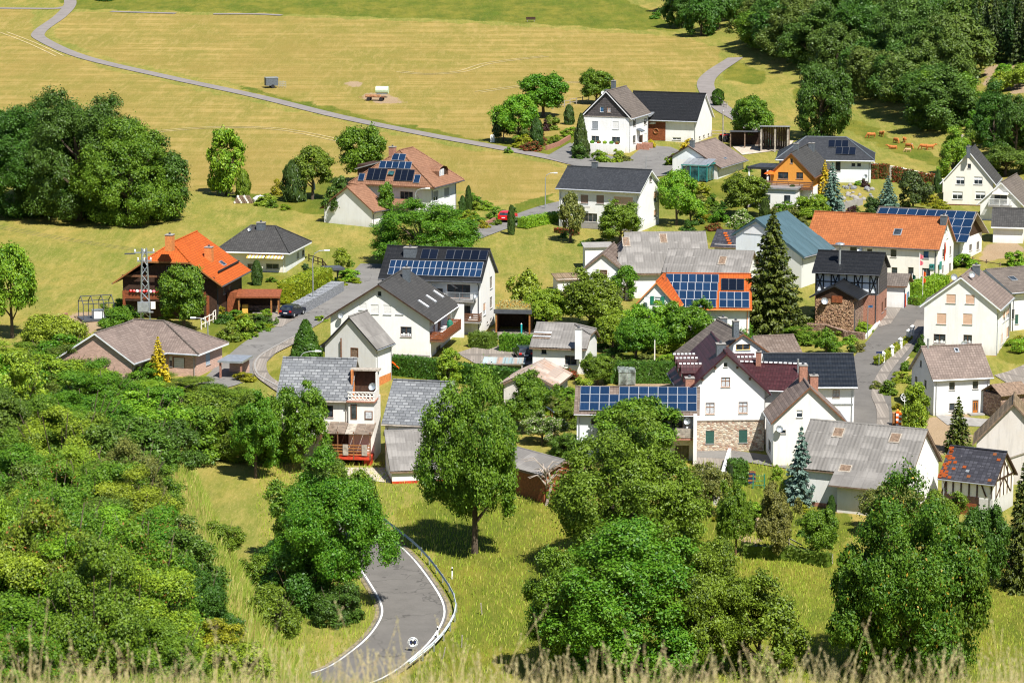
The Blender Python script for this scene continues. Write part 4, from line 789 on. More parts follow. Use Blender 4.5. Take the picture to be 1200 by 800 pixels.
# ---------------------------------------------------------------- buildings in metres: place, turn, size, openings, panels
HD={
'H1':{'x': 17.542, 'y': 517.216, 'yaw': 1.223, 'L': 10.516, 'W': 8.027, 'he': 6.03, 'hr': 10.027, 'z': 9.865, 'ins': 0.0, 'ro': 0.0, 'oe': 0.5, 'og': 0.3, 'hip': '', 'win': [('L', -1.98, 3.62, 1.05, 1.29, 'shutgrey'), ('L', 1.64, 3.7, 1.05, 1.28, 'shutwhite'), ('L', -1.93, 1.31, 1.35, 1.15, 'dark'), ('L', 1.71, 1.27, 1.45, 1.14, 'dark'), ('L', -0.78, 6.47, 0.68, 0.93, 'blue'), ('L', 0.48, 6.45, 0.67, 0.93, 'wood'), ('F', -2.35, 1.17, 1.65, 1.29, 'dark'), ('F', 1.32, 0.28, 1.91, 1.88, 'doorbrown'), ('F', 3.94, 0.89, 1.69, 1.31, 'shutwhite'), ('F', -2.32, 4.01, 1.65, 1.15, 'dark'), ('F', 3.77, 3.74, 1.69, 1.02, 'dark')], 'chim': [(-0.52, 0.29, 10.32, 0.9, 0.6, 1.0, 'dark')], 'sky': [], 'pan': []},
'H2':{'x': 27.134, 'y': 528.933, 'yaw': -0.368, 'L': 12.639, 'W': 8.803, 'he': 3.957, 'hr': 7.901, 'z': 10.324, 'ins': 0.0, 'ro': -0.0, 'oe': 0.5, 'og': 0.3, 'hip': '', 'win': [('F', 2.8, 0.21, 1.53, 0.44, 'white'), ('R', -2.48, 0.31, 0.97, 0.44, 'dark'), ('R', -0.06, 0.34, 0.97, 0.44, 'dark'), ('R', 2.53, 0.35, 0.98, 0.44, 'dark')], 'chim': [], 'sky': [], 'pan': []},
'H3':{'x': 31.38, 'y': 489.209, 'yaw': 1.15, 'L': 12.053, 'W': 7.582, 'he': 2.76, 'hr': 4.991, 'z': 8.749, 'ins': 0.0, 'ro': 1.076, 'oe': 0.7, 'og': 0.3, 'hip': '', 'win': [('L', 1.67, 1.46, 2.44, 1.08, 'wood')], 'chim': [(-5.6, 0.66, 4.75, 0.8, 0.6, 1.0, 'dark')], 'sky': [(-0.6, -3.12, -1, 1.0, 0.4)], 'pan': []},
'H4':{'x': 14.02, 'y': 439.905, 'yaw': -0.417, 'L': 12.339, 'W': 7.909, 'he': 5.868, 'hr': 8.295, 'z': 6.768, 'ins': 0.0, 'ro': 0.0, 'oe': 0.5, 'og': 0.4, 'hip': '', 'win': [('F', -2.25, 3.53, 1.19, 1.23, 'shutbrown'), ('F', 0.18, 3.59, 1.18, 1.23, 'shutbrown'), ('F', 3.74, 3.53, 2.94, 1.22, 'shutbeige'), ('F', -1.32, 0.91, 2.11, 1.23, 'dark'), ('R', 0.52, 6.5, 1.01, 0.86, 'dark'), ('R', 2.44, 3.42, 1.53, 1.49, 'shuthalf'), ('R', 2.49, 1.06, 1.53, 1.24, 'shuthalf')], 'chim': [(-2.33, 0.12, 8.37, 0.8, 0.6, 0.7, 'dark')], 'sky': [], 'pan': []},
'H5':{'x': -15.578, 'y': 451.01, 'yaw': 1.168, 'L': 8.926, 'W': 12.103, 'he': 5.238, 'hr': 9.46, 'z': 7.239, 'ins': 3.141, 'ro': -0.0, 'oe': 0.9, 'og': 0.9, 'hip': 'both', 'win': [('L', 2.07, 2.32, 2.06, 1.38, 'dark'), ('F', -2.83, 2.3, 1.8, 1.5, 'shuthalfg'), ('F', 1.08, 2.58, 1.83, 1.26, 'shutgrey')], 'chim': [(-2.35, 1.13, 8.67, 1.0, 0.8, 1.2, 'brick')], 'sky': [], 'pan': [((-2.55, 0.9, 8.95), (-2.57, -1.25, 8.92), (-3.16, 0.89, 8.01), 2, 1, (), 'pv'), ((-3.28, 2.63, 7.82), (-3.23, -2.52, 7.91), (-3.93, 2.61, 6.82), 5, 1, (), 'pv'), ((-3.97, 4.12, 6.76), (-3.97, 1.0, 6.77), (-4.99, 4.26, 5.18), 3, 1, (), 'pvd'), ((-3.97, -0.31, 6.76), (-3.93, -3.38, 6.83), (-4.96, -0.15, 5.23), 3, 1, (), 'pvd'), ((-4.47, 5.41, 5.99), (-4.46, 4.45, 6.01), (-5.12, 5.52, 4.99), 1, 1, (), 'pv'), ((-4.34, -3.5, 6.19), (-4.34, -4.46, 6.2), (-5.06, -3.42, 5.08), 1, 1, (), 'pv')]},
'H5b':{'x': -22.692, 'y': 441.716, 'yaw': 1.019, 'L': 3.745, 'W': 8.396, 'he': 2.542, 'hr': 5.587, 'z': 6.868, 'ins': 0.0, 'ro': 0.0, 'oe': 0.5, 'og': 0.3, 'hip': '', 'win': [], 'chim': [], 'sky': [], 'pan': []},
'H6':{'x': -33.334, 'y': 408.539, 'yaw': -0.193, 'L': 8.734, 'W': 9.937, 'he': 2.884, 'hr': 5.292, 'z': 5.522, 'ins': 3.494, 'ro': -0.0, 'oe': 0.8, 'og': 0.8, 'hip': 'both', 'win': [('F', 2.57, 0.24, 1.76, 0.69, 'dark'), ('F', -0.27, 0.16, 1.17, 0.69, 'dark'), ('R', 1.43, 0.83, 1.32, 0.81, 'shutgrey'), ('R', 4.76, 0.74, 1.34, 0.81, 'dark')], 'chim': [(-0.12, -0.66, 4.97, 1.1, 0.8, 0.8, 'dark')], 'sky': [], 'pan': []},
'H7':{'x': -40.931, 'y': 377.88, 'yaw': 1.389, 'L': 11.391, 'W': 11.913, 'he': 4.806, 'hr': 8.906, 'z': 4.372, 'ins': 2.612, 'ro': 0.0, 'oe': 1.0, 'og': 1.0, 'hip': '-', 'win': [('L', -0.04, 5.65, 0.65, 0.63, 'dark'), ('F', -2.22, 2.39, 1.15, 0.74, 'dark'), ('F', 0.35, 2.32, 1.17, 0.74, 'dark'), ('L', 1.7, 5.65, 0.65, 0.74, 'dark'), ('L', 2.98, 4.79, 0.65, 0.84, 'dark')], 'chim': [(-0.66, -3.62, 6.42, 1.0, 0.9, 1.5, 'orange'), (-7.72, -0.75, 9.42, 1.1, 0.9, 0.9, 'orange')], 'sky': [(1.41, -4.77, -1, 1.1, 0.9)], 'pan': []},
'H8':{'x': -41.226, 'y': 344.764, 'yaw': -0.327, 'L': 14.741, 'W': 7.102, 'he': 2.965, 'hr': 5.389, 'z': 2.95, 'ins': 6.153, 'ro': -0.0, 'oe': 0.6, 'og': 0.6, 'hip': 'both', 'win': [('F', 5.25, 0.76, 1.47, 1.27, 'garage'), ('R', -0.33, 0.73, 2.55, 1.46, 'shutblue'), ('F', 4.22, 0.87, 0.42, 1.17, 'white')], 'chim': [], 'sky': [], 'pan': []},
'H8b':{'x': -44.454, 'y': 338.261, 'yaw': 1.195, 'L': 8.176, 'W': 8.832, 'he': 3.144, 'hr': 5.905, 'z': 2.701, 'ins': 0.0, 'ro': -0.0, 'oe': 0.5, 'og': 0.3, 'hip': '', 'win': [], 'chim': [], 'sky': [], 'pan': []},
'H9':{'x': -8.863, 'y': 367.44, 'yaw': -0.23, 'L': 12.237, 'W': 7.376, 'he': 6.741, 'hr': 9.619, 'z': 3.937, 'ins': 0.0, 'ro': 0.0, 'oe': 0.6, 'og': 0.3, 'hip': '', 'win': [('F', 3.42, 4.1, 2.84, 1.65, 'balc'), ('F', 4.29, 1.79, 1.16, 1.45, 'dark'), ('R', 1.65, 4.57, 1.32, 1.46, 'dark'), ('R', 1.64, 2.19, 1.32, 1.36, 'dark'), ('R', -1.72, 1.86, 1.51, 1.45, 'shuthalf'), ('R', -0.21, 0.5, 0.87, 0.31, 'dark'), ('R', 1.63, 0.55, 0.88, 0.42, 'dark'), ('R', 1.84, -0.32, 0.88, 0.31, 'dark'), ('F', 1.05, 3.95, 0.84, 1.24, 'dark')], 'chim': [(-3.24, -1.04, 8.81, 1.5, 0.9, 0.8, 'slate')], 'sky': [(2.26, -0.93, -1, 1.4, 1.3)], 'pan': [((-5.45, -1.94, 8.11), (6.07, -1.84, 8.19), (-5.34, -3.88, 6.59), 16, 2, (), 'pv'), ((-2.02, -0.39, 9.31), (6.17, -0.29, 9.39), (-1.74, -1.66, 8.32), 8, 1, (2,), 'pvd')]},
'H10':{'x': -14.022, 'y': 356.238, 'yaw': 1.372, 'L': 12.562, 'W': 11.752, 'he': 4.547, 'hr': 8.309, 'z': 3.42, 'ins': 0.0, 'ro': -0.0, 'oe': 0.7, 'og': 0.6, 'hip': '', 'win': [('L', -0.01, 6.87, 0.43, 0.54, 'dark'), ('L', -2.03, 5.2, 0.87, 0.8, 'shutwhite'), ('L', -0.61, 4.75, 0.93, 1.1, 'shutwhite'), ('L', 0.89, 4.74, 0.91, 1.1, 'shutwhite'), ('L', 2.33, 4.79, 0.91, 1.1, 'shutwhite'), ('L', 3.1, 2.19, 1.31, 1.2, 'curtain'), ('F', -4.04, 2.19, 1.33, 1.2, 'wood'), ('F', -1.07, 2.21, 1.81, 1.21, 'dark'), ('F', 4.07, 2.05, 1.63, 1.23, 'shuthalf'), ('F', -1.58, -0.73, 2.26, 1.21, 'dark'), ('F', 4.4, -1.14, 2.33, 1.02, 'dark'), ('F', 7.23, -0.84, 1.89, 0.93, 'shutwhite')], 'chim': [(2.2, -1.19, 7.55, 0.8, 0.8, 1.4, 'slate')], 'sky': [(-2.74, -4.38, -1, 0.7, 1.5), (1.25, -4.39, -1, 0.7, 1.5), (5.04, -4.41, -1, 0.7, 1.5)], 'pan': []},
'H11':{'x': -17.11, 'y': 337.172, 'yaw': 1.186, 'L': 4.258, 'W': 6.206, 'he': 4.495, 'hr': 7.66, 'z': 2.663, 'ins': 0.0, 'ro': 0.0, 'oe': 0.3, 'og': 0.3, 'hip': '', 'win': [('L', 0.51, 3.12, 0.94, 1.05, 'plank')], 'chim': [], 'sky': [], 'pan': []},
'H12':{'x': -19.366, 'y': 305.395, 'yaw': -0.116, 'L': 7.028, 'W': 7.793, 'he': 6.147, 'hr': 9.444, 'z': 1.396, 'ins': 0.0, 'ro': -0.0, 'oe': 0.3, 'og': 0.3, 'hip': '', 'win': [('F', 1.58, 4.14, 0.78, 1.22, 'wood2')], 'chim': [], 'sky': [], 'pan': []},
'H13':{'x': -8.83, 'y': 301.762, 'yaw': -0.23, 'L': 5.716, 'W': 8.399, 'he': 4.501, 'hr': 7.896, 'z': 1.271, 'ins': 0.0, 'ro': 0.0, 'oe': 0.3, 'og': 0.3, 'hip': '', 'win': [], 'chim': [], 'sky': [], 'pan': []},
'H15':{'x': 2.659, 'y': 288.512, 'yaw': -0.937, 'L': 7.31, 'W': 4.47, 'he': 2.901, 'hr': 3.785, 'z': 0.729, 'ins': 0.0, 'ro': -0.0, 'oe': 0.5, 'og': 0.3, 'hip': '', 'win': [], 'chim': [], 'sky': [], 'pan': []},
'H16':{'x': 12.668, 'y': 304.523, 'yaw': -0.066, 'L': 11.965, 'W': 6.522, 'he': 4.885, 'hr': 6.664, 'z': 1.362, 'ins': 0.0, 'ro': -0.0, 'oe': 0.5, 'og': 0.3, 'hip': '', 'win': [('F', -4.14, 3.4, 0.85, 0.61, 'dark'), ('F', 4.03, 2.91, 1.19, 1.04, 'dark'), ('F', 4.54, -0.06, 1.45, 1.48, 'dark')], 'chim': [], 'sky': [], 'pan': [((-5.74, -0.11, 6.61), (5.97, 0.02, 6.67), (-5.71, -3.48, 4.77), 12, 3, (3,), 'pv')]},
'H17':{'x': 21.219, 'y': 310.693, 'yaw': 1.627, 'L': 12.033, 'W': 7.899, 'he': 6.335, 'hr': 9.986, 'z': 1.545, 'ins': 0.0, 'ro': 0.0, 'oe': 0.6, 'og': 0.5, 'hip': '', 'win': [('L', -0.02, 6.45, 0.91, 1.01, 'wood'), ('L', -1.57, 3.69, 0.91, 1.18, 'wood'), ('L', 1.78, 3.74, 0.91, 1.18, 'wood'), ('L', -1.56, 0.68, 0.87, 1.32, 'shutgreen'), ('L', 1.82, 0.73, 0.87, 1.32, 'shutgreen'), ('L', -0.05, 8.51, 0.39, 0.44, 'dark')], 'chim': [(-3.89, 0.3, 9.71, 0.9, 0.9, 0.8, 'slate'), (-5.89, 3.66, 6.6, 0.9, 0.9, 0.8, 'brick')], 'sky': [], 'pan': []},
'H17b':{'x': 26.405, 'y': 310.927, 'yaw': -0.228, 'L': 7.064, 'W': 6.496, 'he': 5.936, 'hr': 7.687, 'z': 1.616, 'ins': 0.0, 'ro': -0.0, 'oe': 0.5, 'og': 0.3, 'hip': '', 'win': [], 'chim': [(-1.04, -0.19, 7.58, 0.5, 0.5, 1.3, 'brick'), (3.15, -1.08, 7.11, 0.25, 0.25, 1.4, 'pipe')], 'sky': [], 'pan': []},
'H38':{'x': 23.608, 'y': 328.519, 'yaw': 1.8, 'L': 9.224, 'W': 8.871, 'he': 4.794, 'hr': 7.965, 'z': 2.329, 'ins': 0.0, 'ro': -0.0, 'oe': 0.5, 'og': 0.3, 'hip': '', 'win': [('L', 0.08, 6.12, 1.62, 0.65, 'wood3')], 'chim': [(8.49, -1.82, 6.67, 0.8, 0.8, 0.8, 'slate'), (-5.47, 1.06, 8.72, 0.6, 0.6, 0.7, 'slate')], 'sky': [], 'pan': []},
'H38b':{'x': 29.271, 'y': 339.501, 'yaw': 0.242, 'L': 4.282, 'W': 5.083, 'he': 3.433, 'hr': 4.693, 'z': 2.759, 'ins': 0.0, 'ro': -0.0, 'oe': 0.5, 'og': 0.3, 'hip': '', 'win': [], 'chim': [], 'sky': [], 'pan': []},
'H18':{'x': 31.372, 'y': 320.568, 'yaw': 0.006, 'L': 9.012, 'W': 7.574, 'he': 4.261, 'hr': 6.726, 'z': 1.96, 'ins': 0.0, 'ro': -0.0, 'oe': 0.5, 'og': 0.3, 'hip': '', 'win': [('F', 2.6, 2.71, 0.72, 0.82, 'wood')], 'chim': [], 'sky': [], 'pan': []},
'H19':{'x': 29.316, 'y': 301.85, 'yaw': 1.604, 'L': 6.261, 'W': 7.038, 'he': 4.606, 'hr': 7.944, 'z': 1.233, 'ins': 0.0, 'ro': -0.0, 'oe': 0.3, 'og': 0.3, 'hip': '', 'win': [('L', -0.96, 4.83, 0.59, 0.73, 'white'), ('L', -2.57, 3.21, 0.55, 0.36, 'dark'), ('K', 0.02, 0.79, 2.16, 1.11, 'dark')], 'chim': [(1.64, 0.05, 7.9, 0.8, 0.8, 1.3, 'brick'), (1.31, -1.0, 7.0, 0.8, 0.8, 1.2, 'brick')], 'sky': [], 'pan': []},
'H20':{'x': 33.79, 'y': 285.708, 'yaw': -0.45, 'L': 11.103, 'W': 8.926, 'he': 3.764, 'hr': 7.264, 'z': 0.622, 'ins': 0.0, 'ro': -0.0, 'oe': 0.3, 'og': 0.3, 'hip': '', 'win': [], 'chim': [], 'sky': [(-2.61, -1.1, -1, 1.1, 1.2), (3.04, -1.14, -1, 1.1, 1.2), (-0.67, -4.47, -1, 1.2, 0.9)], 'pan': []},
'H21':{'x': 43.779, 'y': 282.545, 'yaw': -0.533, 'L': 5.12, 'W': 5.144, 'he': 3.421, 'hr': 5.715, 'z': 0.488, 'ins': 0.0, 'ro': -0.0, 'oe': 0.3, 'og': 0.3, 'hip': '', 'win': [], 'chim': [], 'sky': [], 'pan': []},
'H22':{'x': 48.878, 'y': 293.851, 'yaw': 1.397, 'L': 5.01, 'W': 6.921, 'he': 4.307, 'hr': 8.028, 'z': 0.915, 'ins': 0.0, 'ro': 0.0, 'oe': 0.4, 'og': 0.3, 'hip': '', 'win': [], 'chim': [], 'sky': [], 'pan': []},
'H24':{'x': 47.021, 'y': 324.17, 'yaw': 0.231, 'L': 6.299, 'W': 6.683, 'he': 4.128, 'hr': 6.812, 'z': 2.117, 'ins': 0.0, 'ro': -0.0, 'oe': 0.3, 'og': 0.3, 'hip': '', 'win': [('F', -1.11, 2.62, 0.66, 0.88, 'dark'), ('F', 1.53, 2.62, 0.66, 0.88, 'dark'), ('F', -1.06, 0.38, 0.66, 0.83, 'dark'), ('F', 1.58, -0.39, 0.73, 1.85, 'doororange'), ('L', -0.71, 4.48, 0.56, 0.73, 'dark'), ('L', -1.99, 2.36, 0.77, 0.88, 'dark'), ('L', 0.8, 2.47, 0.75, 0.87, 'dark')], 'chim': [(-2.7, -0.15, 6.69, 0.3, 0.3, 1.0, 'pipe')], 'sky': [(0.38, -0.61, -1, 0.5, 0.6)], 'pan': []},
'H25':{'x': 53.651, 'y': 357.596, 'yaw': 1.261, 'L': 9.625, 'W': 8.487, 'he': 5.425, 'hr': 8.683, 'z': 3.442, 'ins': 0.0, 'ro': 0.0, 'oe': 0.5, 'og': 0.3, 'hip': '', 'win': [('L', -1.15, 5.5, 1.1, 1.05, 'shutbeige'), ('L', 1.08, 5.54, 1.04, 1.05, 'shutbeige'), ('L', -2.2, 3.0, 1.1, 1.26, 'shutbeige'), ('L', 0.85, 3.1, 1.09, 1.26, 'shutbeige'), ('L', -2.38, 0.63, 1.4, 1.16, 'curtain'), ('L', 0.91, 0.82, 1.0, 1.06, 'curtain'), ('F', 0.75, 2.72, 2.01, 1.25, 'shuthalf'), ('F', 4.72, 2.62, 2.39, 1.27, 'shuthalf'), ('F', -0.45, 0.26, 1.66, 1.25, 'shutbeige'), ('F', 4.13, 0.34, 1.7, 1.27, 'shutbeige')], 'chim': [(1.88, -0.65, 8.18, 0.8, 0.8, 0.9, 'dark')], 'sky': [], 'pan': []},
'H26':{'x': 60.533, 'y': 370.18, 'yaw': 0.47, 'L': 6.376, 'W': 9.922, 'he': 4.728, 'hr': 6.664, 'z': 4.017, 'ins': 0.0, 'ro': 0.0, 'oe': 0.5, 'og': 0.3, 'hip': '', 'win': [('F', -2.34, 0.63, 0.5, 1.15, 'shutgreen'), ('F', -3.02, 1.31, 0.38, 1.14, 'dark')], 'chim': [], 'sky': [(-1.26, -2.51, -1, 0.9, 1.0)], 'pan': []},
'H27':{'x': 41.524, 'y': 371.909, 'yaw': -0.296, 'L': 7.771, 'W': 6.026, 'he': 6.618, 'hr': 8.346, 'z': 4.068, 'ins': 0.0, 'ro': 0.0, 'oe': 0.7, 'og': 0.3, 'hip': '', 'win': [('R', 0.12, 1.0, 2.38, 1.29, 'wood2'), ('R', 2.45, 1.17, 2.41, 1.3, 'wood2')], 'chim': [(-1.07, -2.16, 7.11, 0.35, 0.35, 2.4, 'vent')], 'sky': [], 'pan': []},
'H27b':{'x': 40.299, 'y': 372.074, 'yaw': 1.231, 'L': 6.429, 'W': 4.803, 'he': 3.482, 'hr': 4.708, 'z': 4.059, 'ins': 0.0, 'ro': 0.0, 'oe': 0.6, 'og': 0.3, 'hip': '', 'win': [], 'chim': [], 'sky': [], 'pan': []},
'H28':{'x': 48.824, 'y': 403.494, 'yaw': -0.372, 'L': 17.585, 'W': 9.007, 'he': 4.324, 'hr': 7.722, 'z': 5.262, 'ins': 0.0, 'ro': -0.0, 'oe': 0.3, 'og': 0.3, 'hip': '', 'win': [('F', 2.93, 2.77, 0.8, 1.01, 'dark'), ('F', 7.26, 2.81, 0.79, 1.01, 'blue'), ('F', 7.32, 0.46, 1.1, 1.07, 'dark'), ('F', 5.28, -0.19, 0.76, 1.74, 'dark'), ('F', 3.09, 0.52, 0.8, 0.9, 'dark'), ('F', -0.29, 3.25, 0.69, 0.45, 'dark'), ('F', -2.48, 3.25, 0.92, 0.57, 'dark'), ('R', 0.76, 4.88, 0.97, 1.03, 'white'), ('R', -1.27, 2.65, 0.97, 1.03, 'dark'), ('R', 2.81, 2.31, 0.98, 1.27, 'dark'), ('R', -1.19, 0.4, 0.97, 1.15, 'dark'), ('R', 2.85, 0.02, 1.23, 1.27, 'dark')], 'chim': [(8.65, -0.8, 7.12, 0.8, 0.8, 0.9, 'slate')], 'sky': [(2.95, -2.59, -1, 1.1, 1.2)], 'pan': []},
'H29':{'x': 56.793, 'y': 416.597, 'yaw': -0.462, 'L': 12.512, 'W': 9.31, 'he': 3.246, 'hr': 6.142, 'z': 5.843, 'ins': 0.0, 'ro': -0.0, 'oe': 0.7, 'og': 0.8, 'hip': '', 'win': [('R', -0.14, 0.88, 1.49, 0.89, 'dark'), ('R', 3.04, 0.61, 1.89, 1.13, 'dark')], 'chim': [], 'sky': [], 'pan': [((-6.84, -0.26, 5.98), (6.81, -0.02, 6.13), (-6.1, -5.86, 2.5), 10, 4, (), 'pv')]},
'H30':{'x': 69.163, 'y': 460.034, 'yaw': 1.327, 'L': 8.97, 'W': 7.362, 'he': 3.989, 'hr': 8.287, 'z': 7.537, 'ins': 0.0, 'ro': -0.0, 'oe': 0.5, 'og': 0.3, 'hip': '', 'win': [('L', -1.22, 3.28, 1.27, 1.15, 'white'), ('L', 1.43, 3.36, 1.26, 1.15, 'white'), ('L', -1.58, 1.05, 1.52, 1.15, 'white'), ('L', 1.81, 1.15, 1.45, 1.15, 'white'), ('L', 0.05, 5.71, 0.51, 0.7, 'dark')], 'chim': [(-5.22, 0.04, 8.33, 0.5, 0.5, 0.7, 'dark')], 'sky': [], 'pan': []},
'H31':{'x': 72.77, 'y': 447.439, 'yaw': 1.22, 'L': 11.372, 'W': 5.965, 'he': 2.881, 'hr': 5.729, 'z': 7.063, 'ins': 0.0, 'ro': -0.0, 'oe': 0.5, 'og': 0.3, 'hip': '', 'win': [('L', -0.05, 2.67, 1.86, 1.24, 'dark')], 'chim': [], 'sky': [], 'pan': []},
'H32':{'x': 69.614, 'y': 426.87, 'yaw': -0.203, 'L': 4.13, 'W': 5.585, 'he': 2.721, 'hr': 4.637, 'z': 6.247, 'ins': 0.0, 'ro': -0.0, 'oe': 0.5, 'og': 0.3, 'hip': '', 'win': [], 'chim': [], 'sky': [], 'pan': []},
'H33':{'x': 37.182, 'y': 416.83, 'yaw': 1.021, 'L': 9.077, 'W': 10.0, 'he': 2.145, 'hr': 5.274, 'z': 5.819, 'ins': 0.0, 'ro': 1.904, 'oe': 0.5, 'og': 0.3, 'hip': '', 'win': [], 'chim': [], 'sky': [], 'pan': []},
'H34':{'x': 20.059, 'y': 391.303, 'yaw': 0.06, 'L': 9.115, 'W': 11.783, 'he': 3.443, 'hr': 7.438, 'z': 4.787, 'ins': 0.0, 'ro': 0.0, 'oe': 0.5, 'og': 0.3, 'hip': '', 'win': [], 'chim': [], 'sky': [(-4.06, -1.57, -1, 1.0, 1.8), (0.76, -1.07, -1, 1.0, 1.8)], 'pan': []},
'H34b':{'x': 12.445, 'y': 387.835, 'yaw': 1.399, 'L': 6.833, 'W': 5.48, 'he': 3.654, 'hr': 5.843, 'z': 4.624, 'ins': 0.0, 'ro': 0.363, 'oe': 0.5, 'og': 0.3, 'hip': '', 'win': [('L', -0.29, 2.17, 0.93, 1.53, 'plank')], 'chim': [], 'sky': [], 'pan': []},
'H34c':{'x': 25.372, 'y': 387.223, 'yaw': -0.243, 'L': 10.448, 'W': 8.229, 'he': 3.677, 'hr': 5.821, 'z': 4.68, 'ins': 0.0, 'ro': 0.0, 'oe': 0.5, 'og': 0.3, 'hip': '', 'win': [], 'chim': [], 'sky': [(1.79, -2.09, -1, 1.0, 1.8)], 'pan': []},
'H35':{'x': 17.134, 'y': 358.678, 'yaw': 1.387, 'L': 6.073, 'W': 5.144, 'he': 4.857, 'hr': 7.64, 'z': 3.499, 'ins': 0.0, 'ro': -0.35, 'oe': 0.5, 'og': 0.3, 'hip': '', 'win': [('L', 0.47, 5.02, 0.76, 0.81, 'white'), ('L', 0.64, 2.64, 0.71, 0.91, 'white')], 'chim': [(69.17, 9.46, -2.98, 1.3, 0.9, 1.2, 'orange')], 'sky': [], 'pan': []},
'H35b':{'x': 23.383, 'y': 362.392, 'yaw': -0.051, 'L': 9.69, 'W': 8.875, 'he': 4.289, 'hr': 7.421, 'z': 3.675, 'ins': 0.0, 'ro': -0.0, 'oe': 0.5, 'og': 0.3, 'hip': '', 'win': [], 'chim': [], 'sky': [], 'pan': [((-4.97, -0.19, 7.29), (1.33, -0.21, 7.28), (-5.43, -4.81, 4.03), 7, 4, (), 'pv'), ((1.31, -2.61, 5.58), (4.84, -2.64, 5.56), (1.29, -4.81, 4.03), 4, 2, (), 'pv'), ((1.53, -0.76, 6.89), (4.26, -0.79, 6.86), (1.51, -2.37, 5.75), 3, 1, (), 'pvd')]},
'H36':{'x': 6.047, 'y': 345.263, 'yaw': -0.192, 'L': 6.004, 'W': 8.075, 'he': 3.055, 'hr': 4.883, 'z': 3.006, 'ins': 2.25, 'ro': 0.0, 'oe': 0.5, 'og': 0.3, 'hip': '+', 'win': [('F', 1.37, 0.83, 1.37, 1.07, 'dark'), ('F', -1.7, 1.98, 0.59, 0.59, 'dark')], 'chim': [(2.39, -4.82, 2.7, 0.7, 0.7, 2.4, 'white')], 'sky': [], 'pan': []},
'H37':{'x': 2.608, 'y': 328.378, 'yaw': 1.336, 'L': 7.745, 'W': 5.329, 'he': 2.447, 'hr': 3.702, 'z': 2.331, 'ins': 0.0, 'ro': 0.0, 'oe': 0.5, 'og': 0.3, 'hip': '', 'win': [], 'chim': [], 'sky': [], 'pan': []},
'H39':{'x': 49.608, 'y': 483.833, 'yaw': -0.122, 'L': 14.286, 'W': 9.73, 'he': 3.832, 'hr': 6.572, 'z': 8.527, 'ins': 4.613, 'ro': 0.0, 'oe': 0.6, 'og': 0.6, 'hip': 'both', 'win': [('F', 4.42, 2.44, 0.66, 0.94, 'white'), ('F', 5.31, 2.45, 0.66, 0.94, 'white'), ('F', 2.04, 1.67, 0.8, 1.61, 'dark')], 'chim': [], 'sky': [], 'pan': [((0.42, -0.83, 6.1), (3.57, -0.88, 6.08), (0.41, -2.51, 5.16), 3, 1, (), 'pvd'), ((1.6, -2.39, 5.23), (4.74, -2.53, 5.15), (1.59, -4.16, 4.23), 3, 1, (), 'pvd')]},
'H39c':{'x': 43.65, 'y': 463.49, 'yaw': 1.281, 'L': 13.467, 'W': 6.361, 'he': 4.664, 'hr': 7.768, 'z': 7.71, 'ins': 0.0, 'ro': -0.0, 'oe': 0.5, 'og': 0.3, 'hip': '', 'win': [('L', -1.22, 3.76, 1.56, 1.03, 'wood2'), ('L', 1.3, 3.88, 1.04, 0.96, 'wood2'), ('L', 0.04, 6.16, 0.39, 0.7, 'dark')], 'chim': [(5.21, -0.71, 7.08, 0.9, 0.8, 0.9, 'slate'), (-2.3, 0.17, 7.94, 0.8, 0.7, 0.7, 'dark')], 'sky': [], 'pan': []},
}
# ---------------------------------------------------------------- buildings
H = house
r = H('H1', 'white farmhouse with slate-clad gable and brown tiled roof at the top of the village', 'house', 'r_brown', 'white', [(-9, 0), (5.75, {'L': 1, 'R': 1})], ['slatecl'], capm='r_brown')
h = HD['H1']
for (a, b) in (((-4.3, 5.75), (0, 9.85)), ((4.3, 5.75), (0, 9.85))): beam(r, h, 'L', a[0], a[1], b[0], b[1], .5, 'black', .12, 'verge_board')
beam(r, h, 'L', -4, 5.72, 4, 5.72, .1, 'greywood', .03)
for i in range(6): box_part('step', r, (-.6+0*i, -4.35-.32*i, .95-.19*i), (1.6, .32, .2), 'whitewood')
box_part('stair_wall', r, (-1.55, -5.3, .25), (.25, 2.2, 1.6), 'brick'); box_part('stair_wall', r, (.35, -5.3, .25), (.25, 2.2, 1.6), 'brick')
box_part('porch_roof', r, (-.4, -4.5, 3.2), (1.8, 1.0, .14), 'slate', rx=.45); dish(r, (-5.2, .6, 9.6), .5, -1, 'w'); box_part('vent', r, (-3.6, .5, 9.95), (.9, .5, .4), 'slate')
t = M(); t.box((-6.7, .8, .1), (2.4, 8.4, 2.6)); t.build('terrace_wall', MT['white'], r)
for k in range(7):
    fl = M(); fl.lathe([(.02, 0), (.38, .12), (.42, .35), (.2, .55), (.02, .6)], (-7.2+.2*(k % 2), -2.6+k*1.1, 1.35), 7); fl.build('flower_box', [LM['redgreen'], LM['mid'], LM['gold']][k % 3], r)
r = H('H2', 'white barn with black roof and white gable beside the farmhouse', 'barn', 'r_black', 'white'); h = HD['H2']
p, rz = facep(h, 'F', -.9, 0, .02); gate = M()
for i in range(14): gate.box((-1.55+i*.24, 0, 1.6), (.225, .06+.012*(i % 2), 3.2))
g = gate.build('barn_door', MT['redwood'], r, p, rz)
wr = M(); wr.tube([(.42*cos(a*pi/6), -.07, 1.6+.42*sin(a*pi/6)) for a in range(13)], .1, 6, cap=False); wr.build('wreath', MT['wood'], g); box_part('sign_plate', g, (-.8, -.06, 2.85), (.8, .03, .2), 'plastic_white')
box_part('sign_plate', g, (-.55, -.06, 2.95), (.9, .04, .25), 'plastic_white')
